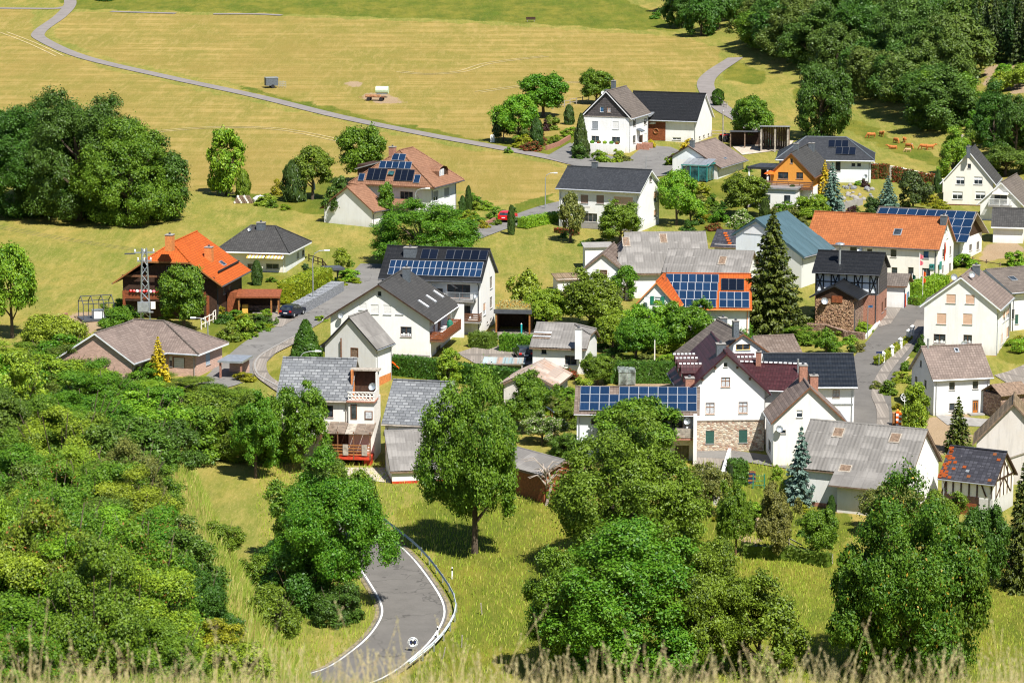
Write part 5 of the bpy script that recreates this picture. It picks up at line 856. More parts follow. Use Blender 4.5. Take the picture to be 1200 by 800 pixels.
lt = thing('link_building', 'low white link with a zinc roof between farmhouse and black roofed barn', 'outbuilding', (HD['H2']['x'], HD['H2']['y'], HD['H2']['z']), HD['H2']['yaw'])
box_part('wall', lt, (-4.0, -3.6, 1.9), (4.4, 1.4, 5.0), 'white'); box_part('roof', lt, (-3.9, -4.4, 4.5), (4.8, 3.6, .16), 'metal', rx=.18)
for i in range(7): box_part('seam', lt, (-6.1+i*.72, -4.4, 4.62), (.05, 3.55, .05), 'metal', rx=.18)
r = H('H3', 'low white bungalow with brown roof in front of the farm barn', 'bungalow', 'r_taupe', 'white', [(-9, {'F': 1}), (2.75, {'L': 1, 'F': 1})], ['bluish'], verge='darkwood')  # right wall and upper gable carry their blue shade as wall colour
co = thing('conservatory', 'green framed glass conservatory on the gable of the low white bungalow', 'conservatory', (HD['H3']['x'], HD['H3']['y'], HD['H3']['z']), HD['H3']['yaw'])
for y in (-3.4, -2.0, -.6, .8):
    box_part('post', co, (-9.6, y, 1.0), (.14, .14, 2.4), 'teal')
for y in (-2.7, -1.3, .1): box_part('pane', co, (-9.58, y, 1.0), (.04, 1.2, 2.2), 'glasst' if y < 0 else 'glassd')
box_part('pane', co, (-8, -3.4, 1.0), (3.0, .04, 2.2), 'glasst'); box_part('eave_beam', co, (-9.6, -1.3, 2.25), (.18, 4.5, .2), 'teal'); box_part('eave_beam', co, (-7.9, -3.45, 2.4), (3.6, .16, .22), 'teal')
for i in range(5): box_part('roof_pane', co, (-7.9, -3.2+i*.92, 2.62), (3.7, .86, .06), 'metal', ry=-.22)
r = H('H4', 'white two-storey house with dark slate roof and brown shutters behind the small garden trees', 'house', 'r_slate', 'white'); h = HD['H4']
beam(r, h, 'F', -5.8, 3.05, -1.2, 3.05, .3, 'lightgrey', .35, 'canopy'); box_part('bay', r, (3.6, -4.05, 3.2), (5.3, .25, 4.2), 'white') if False else None
box_part('plinth', r, (0, -3.98, .35), (12.0, .1, .8), 'concrete')
r = H('H5', 'house with brown hipped roof and blue solar panels beside the mown field', 'house', 'r_terr', 'white', [(-9, 0), (2.1, {'F': 1, 'L': 0})], ['bluish'], capm='r_terr', gut='darkmetal', verge='wood2'); h = HD['H5']  # shade under the deep eaves is coloured into the upper right wall
dm = M()   # curved-top dormer in the right-hand slope
pr = [(-1.5, 0), (-1.5, 1.05), (-1.1, 1.5), (0, 1.75), (1.1, 1.5), (1.5, 1.05), (1.5, 0)]
dd = new_obj('dormer', None, r, (.9, -5.4, 5.3))
m = M(); m.face([(x, 0, z) for x, z in pr]); m.build('front', MT['darkwood'], dd)
m = M()
for (a, b) in zip(pr, pr[1:]):
    m.face(((a[0]*1.06, -.25, a[1]*1.04), (b[0]*1.06, -.25, b[1]*1.04), (b[0]*1.06, 4.2, b[1]*1.04), (a[0]*1.06, 4.2, a[1]*1.04)), 0, [(a[0], 0), (b[0], 0), (b[0], 4.4), (a[0], 4.4)])
m.build('dormer_roof', MT['r_terr'], dd)
for x in (-.85, .1): box_part('pane', dd, (x, -.04, .75), (.7, .05, .95), 'curt'); box_part('frame', dd, (x, -.02, .75), (.85, .05, 1.1), 'whitewood')
dl = M(); dl.box((1.0, 5.6, 6.2), (5.4, 3.2, 1.6)); dl.build('side_dormer', MT['darkwood'], r)
slm = M(); slab(slm, [(-2.0, 7.5, 6.4), (-2.0, 2.0, 8.0), (4.0, 2.0, 8.0), (4.0, 7.5, 6.4)][::-1], .15, [(0, 0), (0, 6), (6, 6), (6, 0)]); slm.build('side_dormer_roof', [MT['r_terr'], MT['metal']], r)
pc = M(); slab(pc, [(-7.2, -4.2, 1.9), (-7.2, 3.0, 1.9), (-4.6, 3.0, 2.6), (-4.6, -4.2, 2.6)][::-1], .15, [(0, 0), (7, 0), (7, 2.7), (0, 2.7)]); pc.build('porch_roof', [MT['r_terr'], MT['wood2']], r)
box_part('rooflight', r, (-4.4, .42, 6.3), (.7, .9, .12), 'glasst', ry=-.75)
H('H5b', 'brown tiled garage wing with white gable left of the hipped solar house', 'garage', 'r_terr', 'white', verge='wood2', gut='darkmetal', name='garage')
r = H('H6', 'grey hipped bungalow with yellow awnings behind the orange chalet', 'bungalow', 'r_grey', 'cream', [(-9, {'R': 1})], ['bluish'], capm='r_grey', gut='fascia'); h = HD['H6']  # right wall has its shade painted in as a bluish tint
for s in (.6, 3.2):
    a = M()
    for i in range(10): slab(a, [facep(h, 'F', s-1.2+i*.24, 2.35, .05)[0], facep(h, 'F', s-1.2+i*.24, 1.85, 1.5)[0], facep(h, 'F', s-.96+i*.24, 1.85, 1.5)[0], facep(h, 'F', s-.96+i*.24, 2.35, .05)[0]], .03, [(0, 0)]*4, i % 2, i % 2)
    a.build('awning', [MT['yellow'], MT['cream']], r)
box_part('fascia', r, (0, -h['W']/2-.2, 2.55), (h['L']+1, .06, .3), 'redwood'); d = dish(r, (-1.4, -1.2, 4.9), .45, -.6)
r = H('H7', 'dark timber chalet with bright orange half-hipped roof', 'house', 'r_orange', 'darkwood', capm='r_orange', gut='darkmetal', verge='wood', foot=2.5); h = HD['H7']
b = balcony(r, h, 'L', -5.6, 4.6, 2.2, 1.4, 'redwood', 'darkwood')
for k in range(17):
    p, _ = facep(h, 'L', -4.5+k*.42, 3.15, 1.5); f = M(); f.lathe([(.02, -.12), (.2, -.02), (.22, .12), (.1, .26), (.02, .28)], p, 6); f.build('flowers', MT[['red', 'red', 'plastic_white', 'pink'][k % 4]], b)
for s in (-5.4, 5.2): p, _ = facep(h, 'L', s, .6, 1.3); box_part('post', r, p, (.3, .3, 4.5), 'redwood')
beam(r, h, 'L', -5.9, 4.95, 5.9, 4.95, .25, 'wood2', .5); box_part('snow_guard', r, (1.2, -5.6, 5.35), (9.6, .12, .18), 'black')
r = H('H8', 'pink brick bungalow with brown hipped roof and white garage door behind the hillside shrubs', 'bungalow', 'r_taupe', 'pink_brick', capm='r_brown', gut='metal'); h = HD['H8']
H('H8b', 'brown roofed wing of the pink brick bungalow reaching into the shrubs', 'bungalow', 'r_taupe', 'pink_brick', capm='r_brown', gut='metal', name='bungalow_wing')
cp = thing('carport', 'flat grey roofed carport on the end of the pink brick bungalow', 'carport', at(276, 440), -.2)
box_part('roof', cp, (0, 0, 1.9), (2.9, 4.2, .22), 'metal'); box_part('wall', cp, (0, 1.6, .8), (2.3, .2, 2), 'pink_brick')
for x in (-1.2, 1.2): box_part('post', cp, (x, -1.8, .8), (.2, .2, 2), 'brick')
r = H('H9', 'tall white house with black roof and a long double row of blue solar panels', 'house', 'r_black', 'white', gut='darkmetal', verge='darkmetal'); h = HD['H9']
balcony(r, h, 'F', 2.1, 5.6, 4.0, 1.3, 'galv', nb=7, metal=True); balcony(r, h, 'F', 3.4, 6.3, 1.5, 1.3, 'wood2', nb=4)
p, _ = facep(h, 'F', 5.9, 4.6, 1.0); dish(r, p, .45, -.4); dish(r, (5.2, -4.2, 1.9), .4, -.4)
r = H('H10', 'white house with dark grey roof and brown wooden balcony behind the small grey gable', 'house', 'r_grey', 'white', gut='fascia', verge='darkwood', foot=2.5); h = HD['H10']
b = balcony(r, h, 'F', -6.2, 3.4, 1.9, 1.6, 'redwood', 'wood2'); beam(r, h, 'L', -5.9, -.1, 5.9, -.1, .5, 'concrete', .03, 'plinth'); dish(r, facep(h, 'L', -4.6, 4.4, .3)[0], .4, -1.3)
for k, (mk, s) in enumerate((('plastic_white', -3.2), ('plastic_white', -2.2), ('green', .5))):
    p, _ = facep(h, 'F', s, 2.0, .9); m = M(); m.lathe([(.3, 0), (.34, .4), (.1, .45), (.3, .9), (.02, .95)] if mk != 'green' else [(.35, 0), (.4, .7), (.3, 1.1), (.02, 1.3)], p, 8)
    o = m.build('garden_chair' if mk != 'green' else 'covered_parasol', MT[mk]); o.parent = None; o.matrix_world = r.matrix_basis @ o.matrix_basis; o.location = (0, 0, 0); tag(o, ['white plastic chair at the near end of the brown balcony', 'white plastic chair in the middle of the brown balcony', 'green covered bundle on the far end of the brown balcony'][k], 'chair' if k < 2 else 'parasol'); o.matrix_world = r.matrix_basis.copy()
pw = M(); pw.box((6.2, -h['W']/2-.6, 1.9), (.25, 1.5, 4.6)); pw.build('side_wall', MT['white'], r)
r = H('H11', 'small grey plastered gable barn with slate roof beside the bend of the left street', 'barn', 'r_asb', 'grey_wall', [(-9, {'F': 1, 'L': 0}), (.9, {'F': 2, 'L': 0})], ['orange_brick', 'white'], gut='metal', name='barn', verge='black'); h = HD['H11']
p, _ = facep(h, 'L', -1.0, 3.4, .25); box_part('mast', r, p, (.12, .12, 3.6), 'wood2')
r = H('H12', 'white house with patchy grey shingle roof and glazed porch beside the road meadow', 'house', 'r_shing', 'offwhite', gut='greywood', verge='greywood', foot=3); h = HD['H12']
lg = new_obj('terrace_wing', None, r, (h['L']/2+1.35, -2.2, 0))
w_ = M(); w_.box((0, -.0, 2.9), (2.6, 4.0, 6.0)); w_.build('wall', MT['offwhite'], lg)
for s, wd in ((-.75, .65), (.75, .8)):
    hh = 1.5 if s < 0 else .85; box_part('window', lg, (s, -2.02, 4.1+hh/2), (wd, .08, hh), 'wood2'); box_part('pane', lg, (s, -2.07, 4.1+hh/2), (wd-.2, .04, hh-.2), 'glassd' if s < 0 else 'curt')
rl = M()
for i in range(7):
    for j in range(2):
        rl.tube([(-1.3+.37*i+.18+.16*cos(a*pi/4), -2.1, 6.25+.34*j+.15*sin(a*pi/4)) for a in range(9)], .045, 4, cap=False)
for z in (6.0, 6.45, 6.85): rl.box((0, -2.1, z), (2.7, .1, .09))
rl.build('railing', MT['offwhite'], lg)
box_part('railing_side', lg, (1.3, -.9, 6.4), (.1, 2.4, .9), 'offwhite'); box_part('slab', lg, (0, -1.2, 5.9), (2.9, 2.1, .16), 'brick')
box_part('back_wall', lg, (0, 1.2, 7.2), (2.6, .2, 2.8), 'darkwood'); box_part('side_wall', lg, (1.25, .5, 7.2), (.15, 1.4, 2.6), 'offwhite'); box_part('side_wall', lg, (-1.22, .5, 7.4), (.15, 1.8, 2.6), 'orange_brick'); box_part('canopy', lg, (0, .8, 8.65), (3.0, 1.2, .14), 'greywood'); dish(r, (h['L']/2+2.4, -3.3, 7.2), .5, -.3)
po = new_obj('porch', None, r, (h['L']/2+.1, -h['W']/2-1.2, 0))
for i in range(6): box_part('roof_pane', po, (-2.4+i*.93, 0, 3.35), (.88, 2.6, .07), 'greywood' if i % 3 == 0 else 'porchglass', rx=.28)
box_part('floor', po, (0, 0, .55), (5.0, 2.4, .3), 'redpaint'); box_part('base', po, (-1.8, .2, -.4), (.7, 2.0, 1.8), 'redpaint'); box_part('base', po, (2.1, .2, -.4), (.7, 2.0, 1.8), 'redpaint'); box_part('inner_wall', po, (0, 1.15, 1.9), (5.0, .1, 2.6), 'darkwood')
for i in range(4): box_part('board', po, (0, -1.2, .95+i*.3), (5.0, .06, .13), 'wood')
for x in (-2.45, -.8, .8, 2.45): box_part('post', po, (x, -1.15, 1.8), (.12, .12, 2.8), 'wood2')
for x in (.0, 1.9): box_part('post_panel', po, (x, -1.27, 1.4), (.55, .04, 1.1), 'greywood')
r = H('H13', 'white barn with patchy grey shingle roof and brown arched door beside the glazed porch', 'barn', 'r_shing', 'white', gut='greywood', verge='greywood', foot=3, name='barn'); h = HD['H13']
gm = M()
for i in range(11):
    x = -1.1+i*.22; gm.box((x, 0, 1.35-.03*(x*x)), (.205, .06+.012*(i % 2), 3.0-.35*x*x))
gm.build('barn_door', MT['redwood'], r, facep(h, 'F', -1.6, 0, .04)[0])
HD['H14'] = dict(x=at(487, 566)[0], y=at(487, 566)[1]+2.6, z=tz(at(487, 566)[0], at(487, 566)[1]), yaw=.16, L=5.4, W=5.0, he=1.35, hr=4.6, ins=0, ro=2.2, hip='', oe=.25, og=.2, win=[], chim=[], sky=[], pan=[])
h = HD['H14']; h['he'] = 2.8; h['hr'] = 4.3
r = H('H14', 'low white shed with grey corrugated roof in the long grass left of tall tree', 'shed', 'r_asb', 'white', [(-9, 1), (.25, 0)], ['redpaint'], name='shed', gut=None, verge='oldwood', sheet=(1.0, 2.0))
H('H15', 'brown plank shed with pale corrugated roof half hidden right of the tall tree', 'shed', 'r_asb', 'redwood', name='shed', gut=None, verge='oldwood', sheet=(1.0, 1.6), foot=2.5)
r = H('H16', 'white house with three rows of solar panels behind the olive green tree', 'house', 'r_pan', 'white', [(-9, {'F': 1}), (2.0, {'F': 1})], ['bluish'], gut='metal', verge='wood2'); h = HD['H16']  # white front wall coloured with a bluish shade tint
balcony(r, h, 'F', 2.4, 5.6, 2.4, 1.4, 'greywood', 'brick', nb=5); p, _ = facep(h, 'F', 5.1, 3.9, .45); dish(r, p, .45, -.3); p, _ = facep(h, 'F', 5.85, 2.2, 1.2); box_part('side_wall', r, (p[0], p[1]+.3, 2.2), (.35, 1.9, 5.0), 'white')
r = H('H17', 'large white gabled house with glazed maroon roof and stone ground floor', 'house', 'r_maroon', 'white', [(-9, 1), (3.05, 0)], ['stone'], capm='r_maroon', gut='darkmetal', verge='r_maroon'); h = HD['H17']
beam(r, h, 'L', -4.0, 3.05, 4.0, 3.05, .09, 'greywood', .03, 'ledge')
for sg in (-1, 1):
    for f in (.28, .6): beam(r, h, 'L', sg*4.0*f-.0, 10.0-3.65*f-.62, sg*4.0*f+.01, 10.0-3.65*f-.35, .22, 'wood2', .2, 'bracket')
for i, (y, z) in enumerate(((1.5, 8.7), (2.4, 8.0))):
    pass
for sg, xs in ((1, (-2.4, .9, 3.3)), (-1, (1.2, 3.8))):        # gabled dormers with white ridge tiles on both slopes
    for x in xs:
        dd = new_obj('dormer', None, r, (x, sg*2.1, 8.2)); e = sg*2.1; w_ = .85
        for s in (-1, 1):
            m = M(); P = [(0, sg*-.25, 0), (0, e, 0), (s*w_, e, -.75), (s*w_, sg*.6, -.75)]; P = P if s*sg > 0 else P[::-1]; slab(m, P, .1, [(q[1], q[0]) for q in P]); m.build('dormer_roof', [MT['r_maroon'], MT['r_maroon']], dd)
        m = M(); m.face([(-w_+.1, e-sg*.2, -1.7), (w_-.1, e-sg*.2, -1.7), (w_-.1, e-sg*.2, -.75), (0, e-sg*.2, -.1), (-w_+.1, e-sg*.2, -.75)]); m.build('front', MT['darkwood'], dd); box_part('side', dd, (-w_+.12, e-sg*1.0, -1.2), (.08, 1.6, 1.1), 'r_maroon'); box_part('side', dd, (w_-.12, e-sg*1.0, -1.2), (.08, 1.6, 1.1), 'r_maroon')
        box_part('pane', dd, (0, e-sg*.17, -1.0), (.7, .06, .6), 'glassd')
        for i in range(6): box_part('ridge_tile', dd, (0, sg*.1+(e-sg*.1)*i/5, .07), (.2, .26, .14), 'plastic_white')
r = H('H17b', 'lower maroon tiled wing with a white ridge running right from the maroon gable', 'house', 'r_maroon', 'white', name='house_wing', capm='r_maroon', gut='fascia', verge='r_maroon'); h = HD['H17b']
for i in range(15): box_part('snow_guard', r, (-3.3+i*.5, 0, h['hr']+.14), (.34, .22, .12), 'plastic_white')
H('H38', 'house with grey brown tiled roof and yellow framed attic windows behind the maroon roof', 'house', 'r_brown', 'white', capm='r_brown', verge='wood2', gut='darkmetal'); H('H38b', 'small outbuilding with brown tiled roof between the maroon house and the big spruce', 'outbuilding', 'r_pan', 'white', name='outbuilding', gut=None)
HD['H38b']['L'] = 4.3
r = H('H18', 'white house with shiny navy tiled roof beside the right-hand street', 'house', 'r_navy', 'white', gut='metal', verge='metal', capm='r_navy'); h = HD['H18']; beam(r, h, 'F', .3, 2.0, 4.4, 2.0, .1, 'metal', .05, 'ledge')
r = H('H19', 'tall narrow plastered house with brown sheet roof and two brick chimneys', 'house', 'r_taupe', 'offwhite', [(-9, {'K': 1})], ['bluish'], gut='metal', verge='wood2', foot=2.5); h = HD['H19']; dish(r, facep(h, 'L', -3.0, 3.7, .3)[0], .45, -1.4)  # shade of the left wall is put into its colour
MTsheet = None
r = H('H20', 'big barn with lichened grey corrugated roof and white gable beside the blue spruce', 'barn', 'r_asb', 'white', [(-9, 1), (.3, 0)], ['brick'], gut=None, verge='oldwood', sheet=(1.15, 1.7), name='barn', foot=2); h = HD['H20']
cs = M(); slab(cs, [(-1.6, -h['W']/2-2.0, 2.55), (5.6, -h['W']/2-2.0, 2.55), (5.6, -h['W']/2-.1, 3.75), (-1.6, -h['W']/2-.1, 3.75)], .14, [(0, 5), (7, 5), (7, 7.2), (0, 7.2)]); cs.build('lean_to_roof', [MT['r_asb'], MT['oldwood']], r)
box_part('lean_to_wall', r, (2.2, -h['W']/2-1.0, .6), (6.5, .2, 3.6), 'white'); box_part('lean_to_side', r, (5.4, -h['W']/2-.8, 1.0), (.2, 1.6, 3.4), 'white')
r = H('H21', 'half-timbered shed with patched black and orange tiles below the old mossy house', 'shed', 'r_oldblack', 'white', [(-9, 2), (1.55, {'F': 0, 'R': 1, 'L': 0, 'K': 0})], ['cream', 'grey_wall'], gut='metal', verge='darkwood', name='shed', foot=2.5); h = HD['H21']
for s in (-2.1, -1.4, -.6, .2, 1.0, 2.4): beam(r, h, 'F', s, 1.7, s, 3.3, .13)
beam(r, h, 'F', -2.55, 1.7, -1.95, 3.2, .13); beam(r, h, 'F', 1.3, 3.2, 1.9, 1.8, .13); beam(r, h, 'F', -2.5, 1.62, 1.2, 1.62, .15)
for s in (-1.9, -.9, 0, .9, 1.9): beam(r, h, 'R', s, 1.6, s, max(2.2, 5.2-abs(s)*.95), .11)
beam(r, h, 'R', -2.4, 3.3, 2.4, 3.3, .13); beam(r, h, 'R', -1.7, 1.7, -.2, 3.2, .1); beam(r, h, 'R', 1.7, 1.7, .2, 3.2, .1); beam(r, h, 'R', -1.2, 3.35, 0, 4.9, .1); beam(r, h, 'R', 1.2, 3.35, 0, 4.9, .1)
box_part('bay_shade', r, facep(h, 'F', -.5, .7, .02)[0], (3.4, .12, 1.6), 'darkwood'); box_part('gate_panel', r, facep(h, 'F', -.2, .45, .12)[0], (2.4, .1, 1.2), 'redwood')  # first box: dark board standing for the shade inside the open bay
rr = random.Random(5); sl = (h['hr']-h['he'])/(h['W']/2)
tl = M(); tl.box((0, 0, 0), (.34, .28, .04)); tms = [tl.mesh('roof_tile', MT[k]) for k in ('r_orange', 'r_red', 'metal')]
for i in range(36):
    if i < 30: x, t = -h['L']/2-.2+abs(rr.gauss(0, .45)), rr.uniform(.05, .98)
    else: x, t = rr.uniform(-h['L']/2, h['L']/2), rr.uniform(.1, .95)
    yy = -(h['W']/2+.3)*t; o = new_obj('roof_tile', tms[0 if i < 28 else rr.randrange(3)], r, (x, yy, roofz(h, yy)+.03)); o.rotation_euler = (atan2(sl, 1), 0, 0)
r = H('H22', 'old white plastered house with mossy roof at the right edge of the village', 'house', 'r_moss', 'dirty', gut=None, verge='oldwood', foot=3); h = HD['H22']; beam(r, h, 'L', -2.8, 1.6, 3.4, 4.0, .12, 'greywood', .06, 'cable_duct')
sh = thing('shed', 'old dark stone shed with a sagging roof beside the mossy roofed house', 'shed', at(1178, 486), .5)
box_part('wall', sh, (0, 0, 1.0), (3.6, 3.0, 3.0), 'rubble')
for s in (-1, 1):
    for i in range(3): box_part('roof_board', sh, (-1.35+i*1.35, s*.9, 2.95), (1.32, 2.1, .1), 'oldwood', rx=-s*.5)
r = H('H24', 'small white house with taupe tiled roof, grey shaded gable and orange door', 'house', 'r_taupe', 'white', [(-9, 1), (.25, {'F': 0, 'R': 0, 'K': 0, 'L': 2})], ['lightgrey', 'lightgrey'], gut='metal', verge='greywood'); h = HD['H24']  # left gable is white wall with its shade painted in as grey
p, _ = facep(h, 'F', 1.5, -.1, .5); box_part('door_step', r, p, (1.6, .9, .35), 'concrete')
r = H('H25', 'white gabled house with taupe tiled roof and beige roller shutters beside the right-hand street', 'house', 'r_taupe', 'white', [(-9, {'L': 1, 'F': 1}), (-.4, 0)], ['orangebase'], gut='metal', verge='bluish', foot=3.2); h = HD['H25']
dish(r, facep(h, 'L', .55, .75, .25)[0], .5, -1.2); dish(r, (-2.6, -.8, 8.6), .5, -1.0); dish(r, (-4.6, .9, 8.5), .5, -1.2)
for s in (-3.3, -1.0, 1.6): beam(r, h, 'F', s, -.4, s, 4.9, .12, 'cream', .03, 'pilaster')
H('H26', 'brown tiled house with a green shutter behind the white gabled house', 'house', 'r_brown', 'white', gut='darkmetal', foot=3)
r = H('H27', 'old black roofed half-timbered house with slate gable beside the right-hand street', 'house', 'r_black', 'bluish', [(-9, 1), (3.6, {'F': 0, 'K': 0, 'R': 2, 'L': 2})], ['brick', 'slatecl'], gut='darkmetal', verge='black'); h = HD['H27']
for s in np.linspace(-3.8, 3.8, 9): beam(r, h, 'F', float(s), 3.7, float(s), 6.3, .14, 'black')
for z in (3.75, 5.0, 6.2): beam(r, h, 'F', -3.85, z, 3.85, z, .13, 'black', .028)
for s in (-3.3, -1.4, 1.4, 3.3): beam(r, h, 'F', s-.4, 3.8, s+.4, 6.1, .12, 'black', .03); beam(r, h, 'F', s+.4, 3.8, s-.4, 6.1, .12, 'black', .032)
_h = HD['H27b']; _k = .9875
for _q in ('x', 'y', 'L', 'W', 'he', 'hr'): _h[_q] *= _k
_h['z'] = CAM_H+(_h['z']-CAM_H)*_k
r = H('H27b', 'low black roofed barn end stacked full of firewood', 'barn', 'r_black', 'logs', [(-9, {'L': 0, 'F': 1, 'R': 1, 'K': 1}), (2.9, {'L': 2, 'F': 1})], ['rubble', 'darkwood'], gut='darkmetal', verge='black', name='barn', foot=2.4); h = HD['H27b']
lg = M(); rr = random.Random(2)
for i in range(300):
    s, z = rr.uniform(-2.3, 2.3), rr.uniform(-.4, 2.8); p, rz = facep(h, 'L', s, z, rr.uniform(.0, .10)); q, _ = facep(h, 'L', s, z, -.1); lg.tube([q, p], rr.uniform(.07, .13), 6)
o = lg.build('firewood', MT['logs'], r); tag(o, kind='stuff'); dish(r, facep(h, 'L', -1.2, 2.6, .3)[0], .55, -1.1); box_part('hatch', r, facep(h, 'L', .3, 2.9, .08)[0], (.1, 1.3, .8), 'redwood')
sh = thing('shop_annexe', 'small white annexe with brown tiled roof behind the half-timbered house', 'outbuilding', at(1046, 360), HD['H27']['yaw'])
box_part('wall', sh, (0, 1.6, 1.2), (3.0, 4.2, 3.4), 'white'); 
for s in (-1, 1): m = M(); slab(m, [(-1.9, 1.6-2.4, 2.8), (1.9, 1.6-2.4, 2.8), (1.9, 1.6, 4.1), (-1.9, 1.6, 4.1)] if s < 0 else [(-1.9, 1.6, 4.1), (1.9, 1.6, 4.1), (1.9, 4.0, 2.8), (-1.9, 4.0, 2.8)], .14, [(0, 0), (3.8, 0), (3.8, 2.6), (0, 2.6)]); m.build('roof', [MT['r_brown'], MT['wood2']], sh)
box_part('door', sh, (1.52, .4, .7), (.08, .9, 2.0), 'redpaint'); box_part('window', sh, (1.52, 2.2, 1.2), (.08, .9, 1.0), 'glassb'); box_part('post', sh, (1.52, -.3, 1.0), (.1, .2, 2.6), 'navy')
r = H('H28', 'long cream inn with clay red tiled roof and flags in front', 'inn', 'r_red', 'cream', [(-9, 0), (-8, {'R': 1})], ['white'], capm='r_red', gut='darkmetal', verge='brick'); h = HD['H28']
p, rz = facep(h, 'F', 8.1, 1.75, .06); sg = box_part('sign', r, p, (.62, .06, .78), 'teal', rz); 
m = M(); m.tube([(.17*cos(a*pi/4), 0, .12+.12*sin(a*pi/4)) for a in range(4, 9)], .035, 5); m.box((0, 0, .0), (.3, .02, .05)); m.box((-.1, 0, .2), (.07, .02, .12)); m.box((.1, 0, .2), (.07, .02, .12)); m.build('emblem', MT['black'], sg, (p[0], p[1]-.05, p[2])); box_part('band', sg, (p[0], p[1]-.04, p[2]-.25), (.45, .02, .1), 'galv', rz)
p, rz = facep(h, 'R', -3.9, 1.9, .3); box_part('sign', r, p, (.9, .12, 1.05), 'teal', rz); beam(r, h, 'F', -8.6, 4.0, 8.6, 4.0, .16, 'orange_brick', .03, 'cornice'); dish(r, facep(h, 'F', -1.4, 3.5, .3)[0], .5, -.4); beam(r, h, 'F', -8.7, 0, 8.7, 0, .5, 'lightgrey', .03, 'plinth')
r = H('H29', 'house with a roof covered in solar panels behind the cream inn', 'house', 'r_brown', 'white', [(-9, 0), (2.9, {'R': 1})], ['darkwood'], gut='metal', verge='greywood')
r = H('H30', 'pale gabled house with grey roof and five gable windows below the cow pasture', 'house', 'r_grey', 'cream', [(-9, 1), (.3, 0)], ['wood2'], gut='metal', verge='fascia', foot=2.2)
r = H('H31', 'white gabled house with small balcony and brown roof at the right edge', 'house', 'r_brown', 'white', gut='metal', verge='fascia', foot=2); h = HD['H31']; balcony(r, h, 'L', -1.6, 1.6, 2.4, 1.2, 'whitewood', nb=6, metal=True); box_part('awning', r, facep(h, 'L', 0, 4.1, .5)[0], (1.0, 2.3, .1), 'cream', ry=-.2)
r = H('H32', 'low white outbuilding with dark weathered roof below the white balcony house', 'outbuilding', 'r_grey', 'white', gut=None, name='outbuilding', foot=2.5)
_h = HD['H33']; _k = .955
for _q in ('x', 'y', 'L', 'W', 'he', 'hr', 'ro'): _h[_q] *= _k
_h['z'] = CAM_H+(_h['z']-CAM_H)*_k
r = H('H33', 'blue-green sheet metal hall behind the big spruce', 'hall', 'r_teal', 'bluish', gut='metal', verge='r_teal', sheet=(1.0, 3.0, 'r_teal'), name='hall', rt=.3, foot=5); h = HD['H33']
box_part('gable_panel', r, facep(h, 'L', -1.6, 3.5, .04)[0], (.05, 4.0, 1.0), 'plastic_white')
_h = HD['H34']; _h['L'] += 3.0; _h['x'] -= 1.5*cos(_h['yaw']); _h['y'] -= 1.5*sin(_h['yaw']); _h['hip'] = '-'; _h['ins'] = 3.1
_h = HD['H34b']; _h['L'] += 3.0; _h['x'] += 1.5*cos(_h['yaw']); _h['y'] += 1.5*sin(_h['yaw'])
for _i, _w in enumerate(_h['win']): pass
r = H('H34', 'big old farm building with lichened grey roof in the middle of the village', 'barn', 'r_asb', 'white', gut=None, verge='concrete', name='barn', sheet=(1.1, 1.8)); h = HD['H34']
sl = (h['hr']-h['he'])/(h['W']/2)
HD['H34']['L'] = h['L']
r = H('H34b', 'white gabled wing with brown pantile roof of the old grey farm building', 'outbuilding', 'r_pan', 'white', gut='metal', name='barn_wing', verge='moss' if False else 'oldwood', foot=3)
H('H34c', 'low barn with pale grey sheet roof in front of the old grey farm building', 'barn', 'r_asb', 'white', gut=None, verge='concrete', name='barn', sheet=(1.1, 2.0))
cb = thing('outbuilding', 'flat grey roofed white cube beside the old grey farm building', 'outbuilding', at(700, 314), HD['H34b']['yaw']-pi/2+.25); box_part('wall', cb, (0, 0, 1.3), (3.6, 3.0, 3.4), 'white')
for i in range(4): box_part('roof_sheet', cb, (-1.5+i*1.0, 0, 3.1+.006*i), (1.02, 3.5, .1), 'concrete', rx=.06)
ls = thing('shed', 'low white shed with mossy lean-to roof left of the brown pantile gable', 'shed', at(664, 340), .25); box_part('wall', ls, (0, 0, .6), (3.0, 2.2, 2.0), 'white'); box_part('window', ls, (.5, -1.12, .8), (.7, .06, .9), 'oldwood'); 
for i in range(3): box_part('roof_sheet', ls, (-1.15+i*1.15, 0, 1.75), (1.12, 2.8, .1), 'r_moss', rx=.2)
vr = thing('shed', 'little shed with black and red patched tiles beside the blue-green hall', 'shed', at(858, 302), -.3); box_part('wall', vr, (0, 0, .8), (4.2, 3.2, 2.4), 'dirty'); m = M(); slab(m, [(-2.6, -2.1, 1.7), (2.6, -2.1, 1.7), (2.6, 1.9, 3.6), (-2.6, 1.9, 3.6)], .14, [(0, 0), (5, 0), (5, 4), (0, 4)]); m.build('roof', [MT['r_oldblack'], MT['oldwood']], vr)
for i in range(5): o = box_part('roof_tile', vr, (-1.2+i*.28, .9-i*.55, 3.2-i*.26), (.5, .4, .06), 'r_orange', rx=.44)
r = H('H35', 'orange tiled dormer gable with green shutters in front of the solar roof', 'house', 'r_orange', 'white', [(-9, 0), (3.9, {'L': 0})], [], gut='orange_brick', verge='orange_brick', name='gable_house', foot=3); h = HD['H35']
for s in (-.15, 1.1): box_part('shutter', r, facep(h, 'L', s, 5.45, .05)[0], (.06, .42, .95), 'green')
for s in (.05, 1.2): box_part('shutter', r, facep(h, 'L', s, 3.1, .05)[0], (.06, .42, 1.0), 'green')
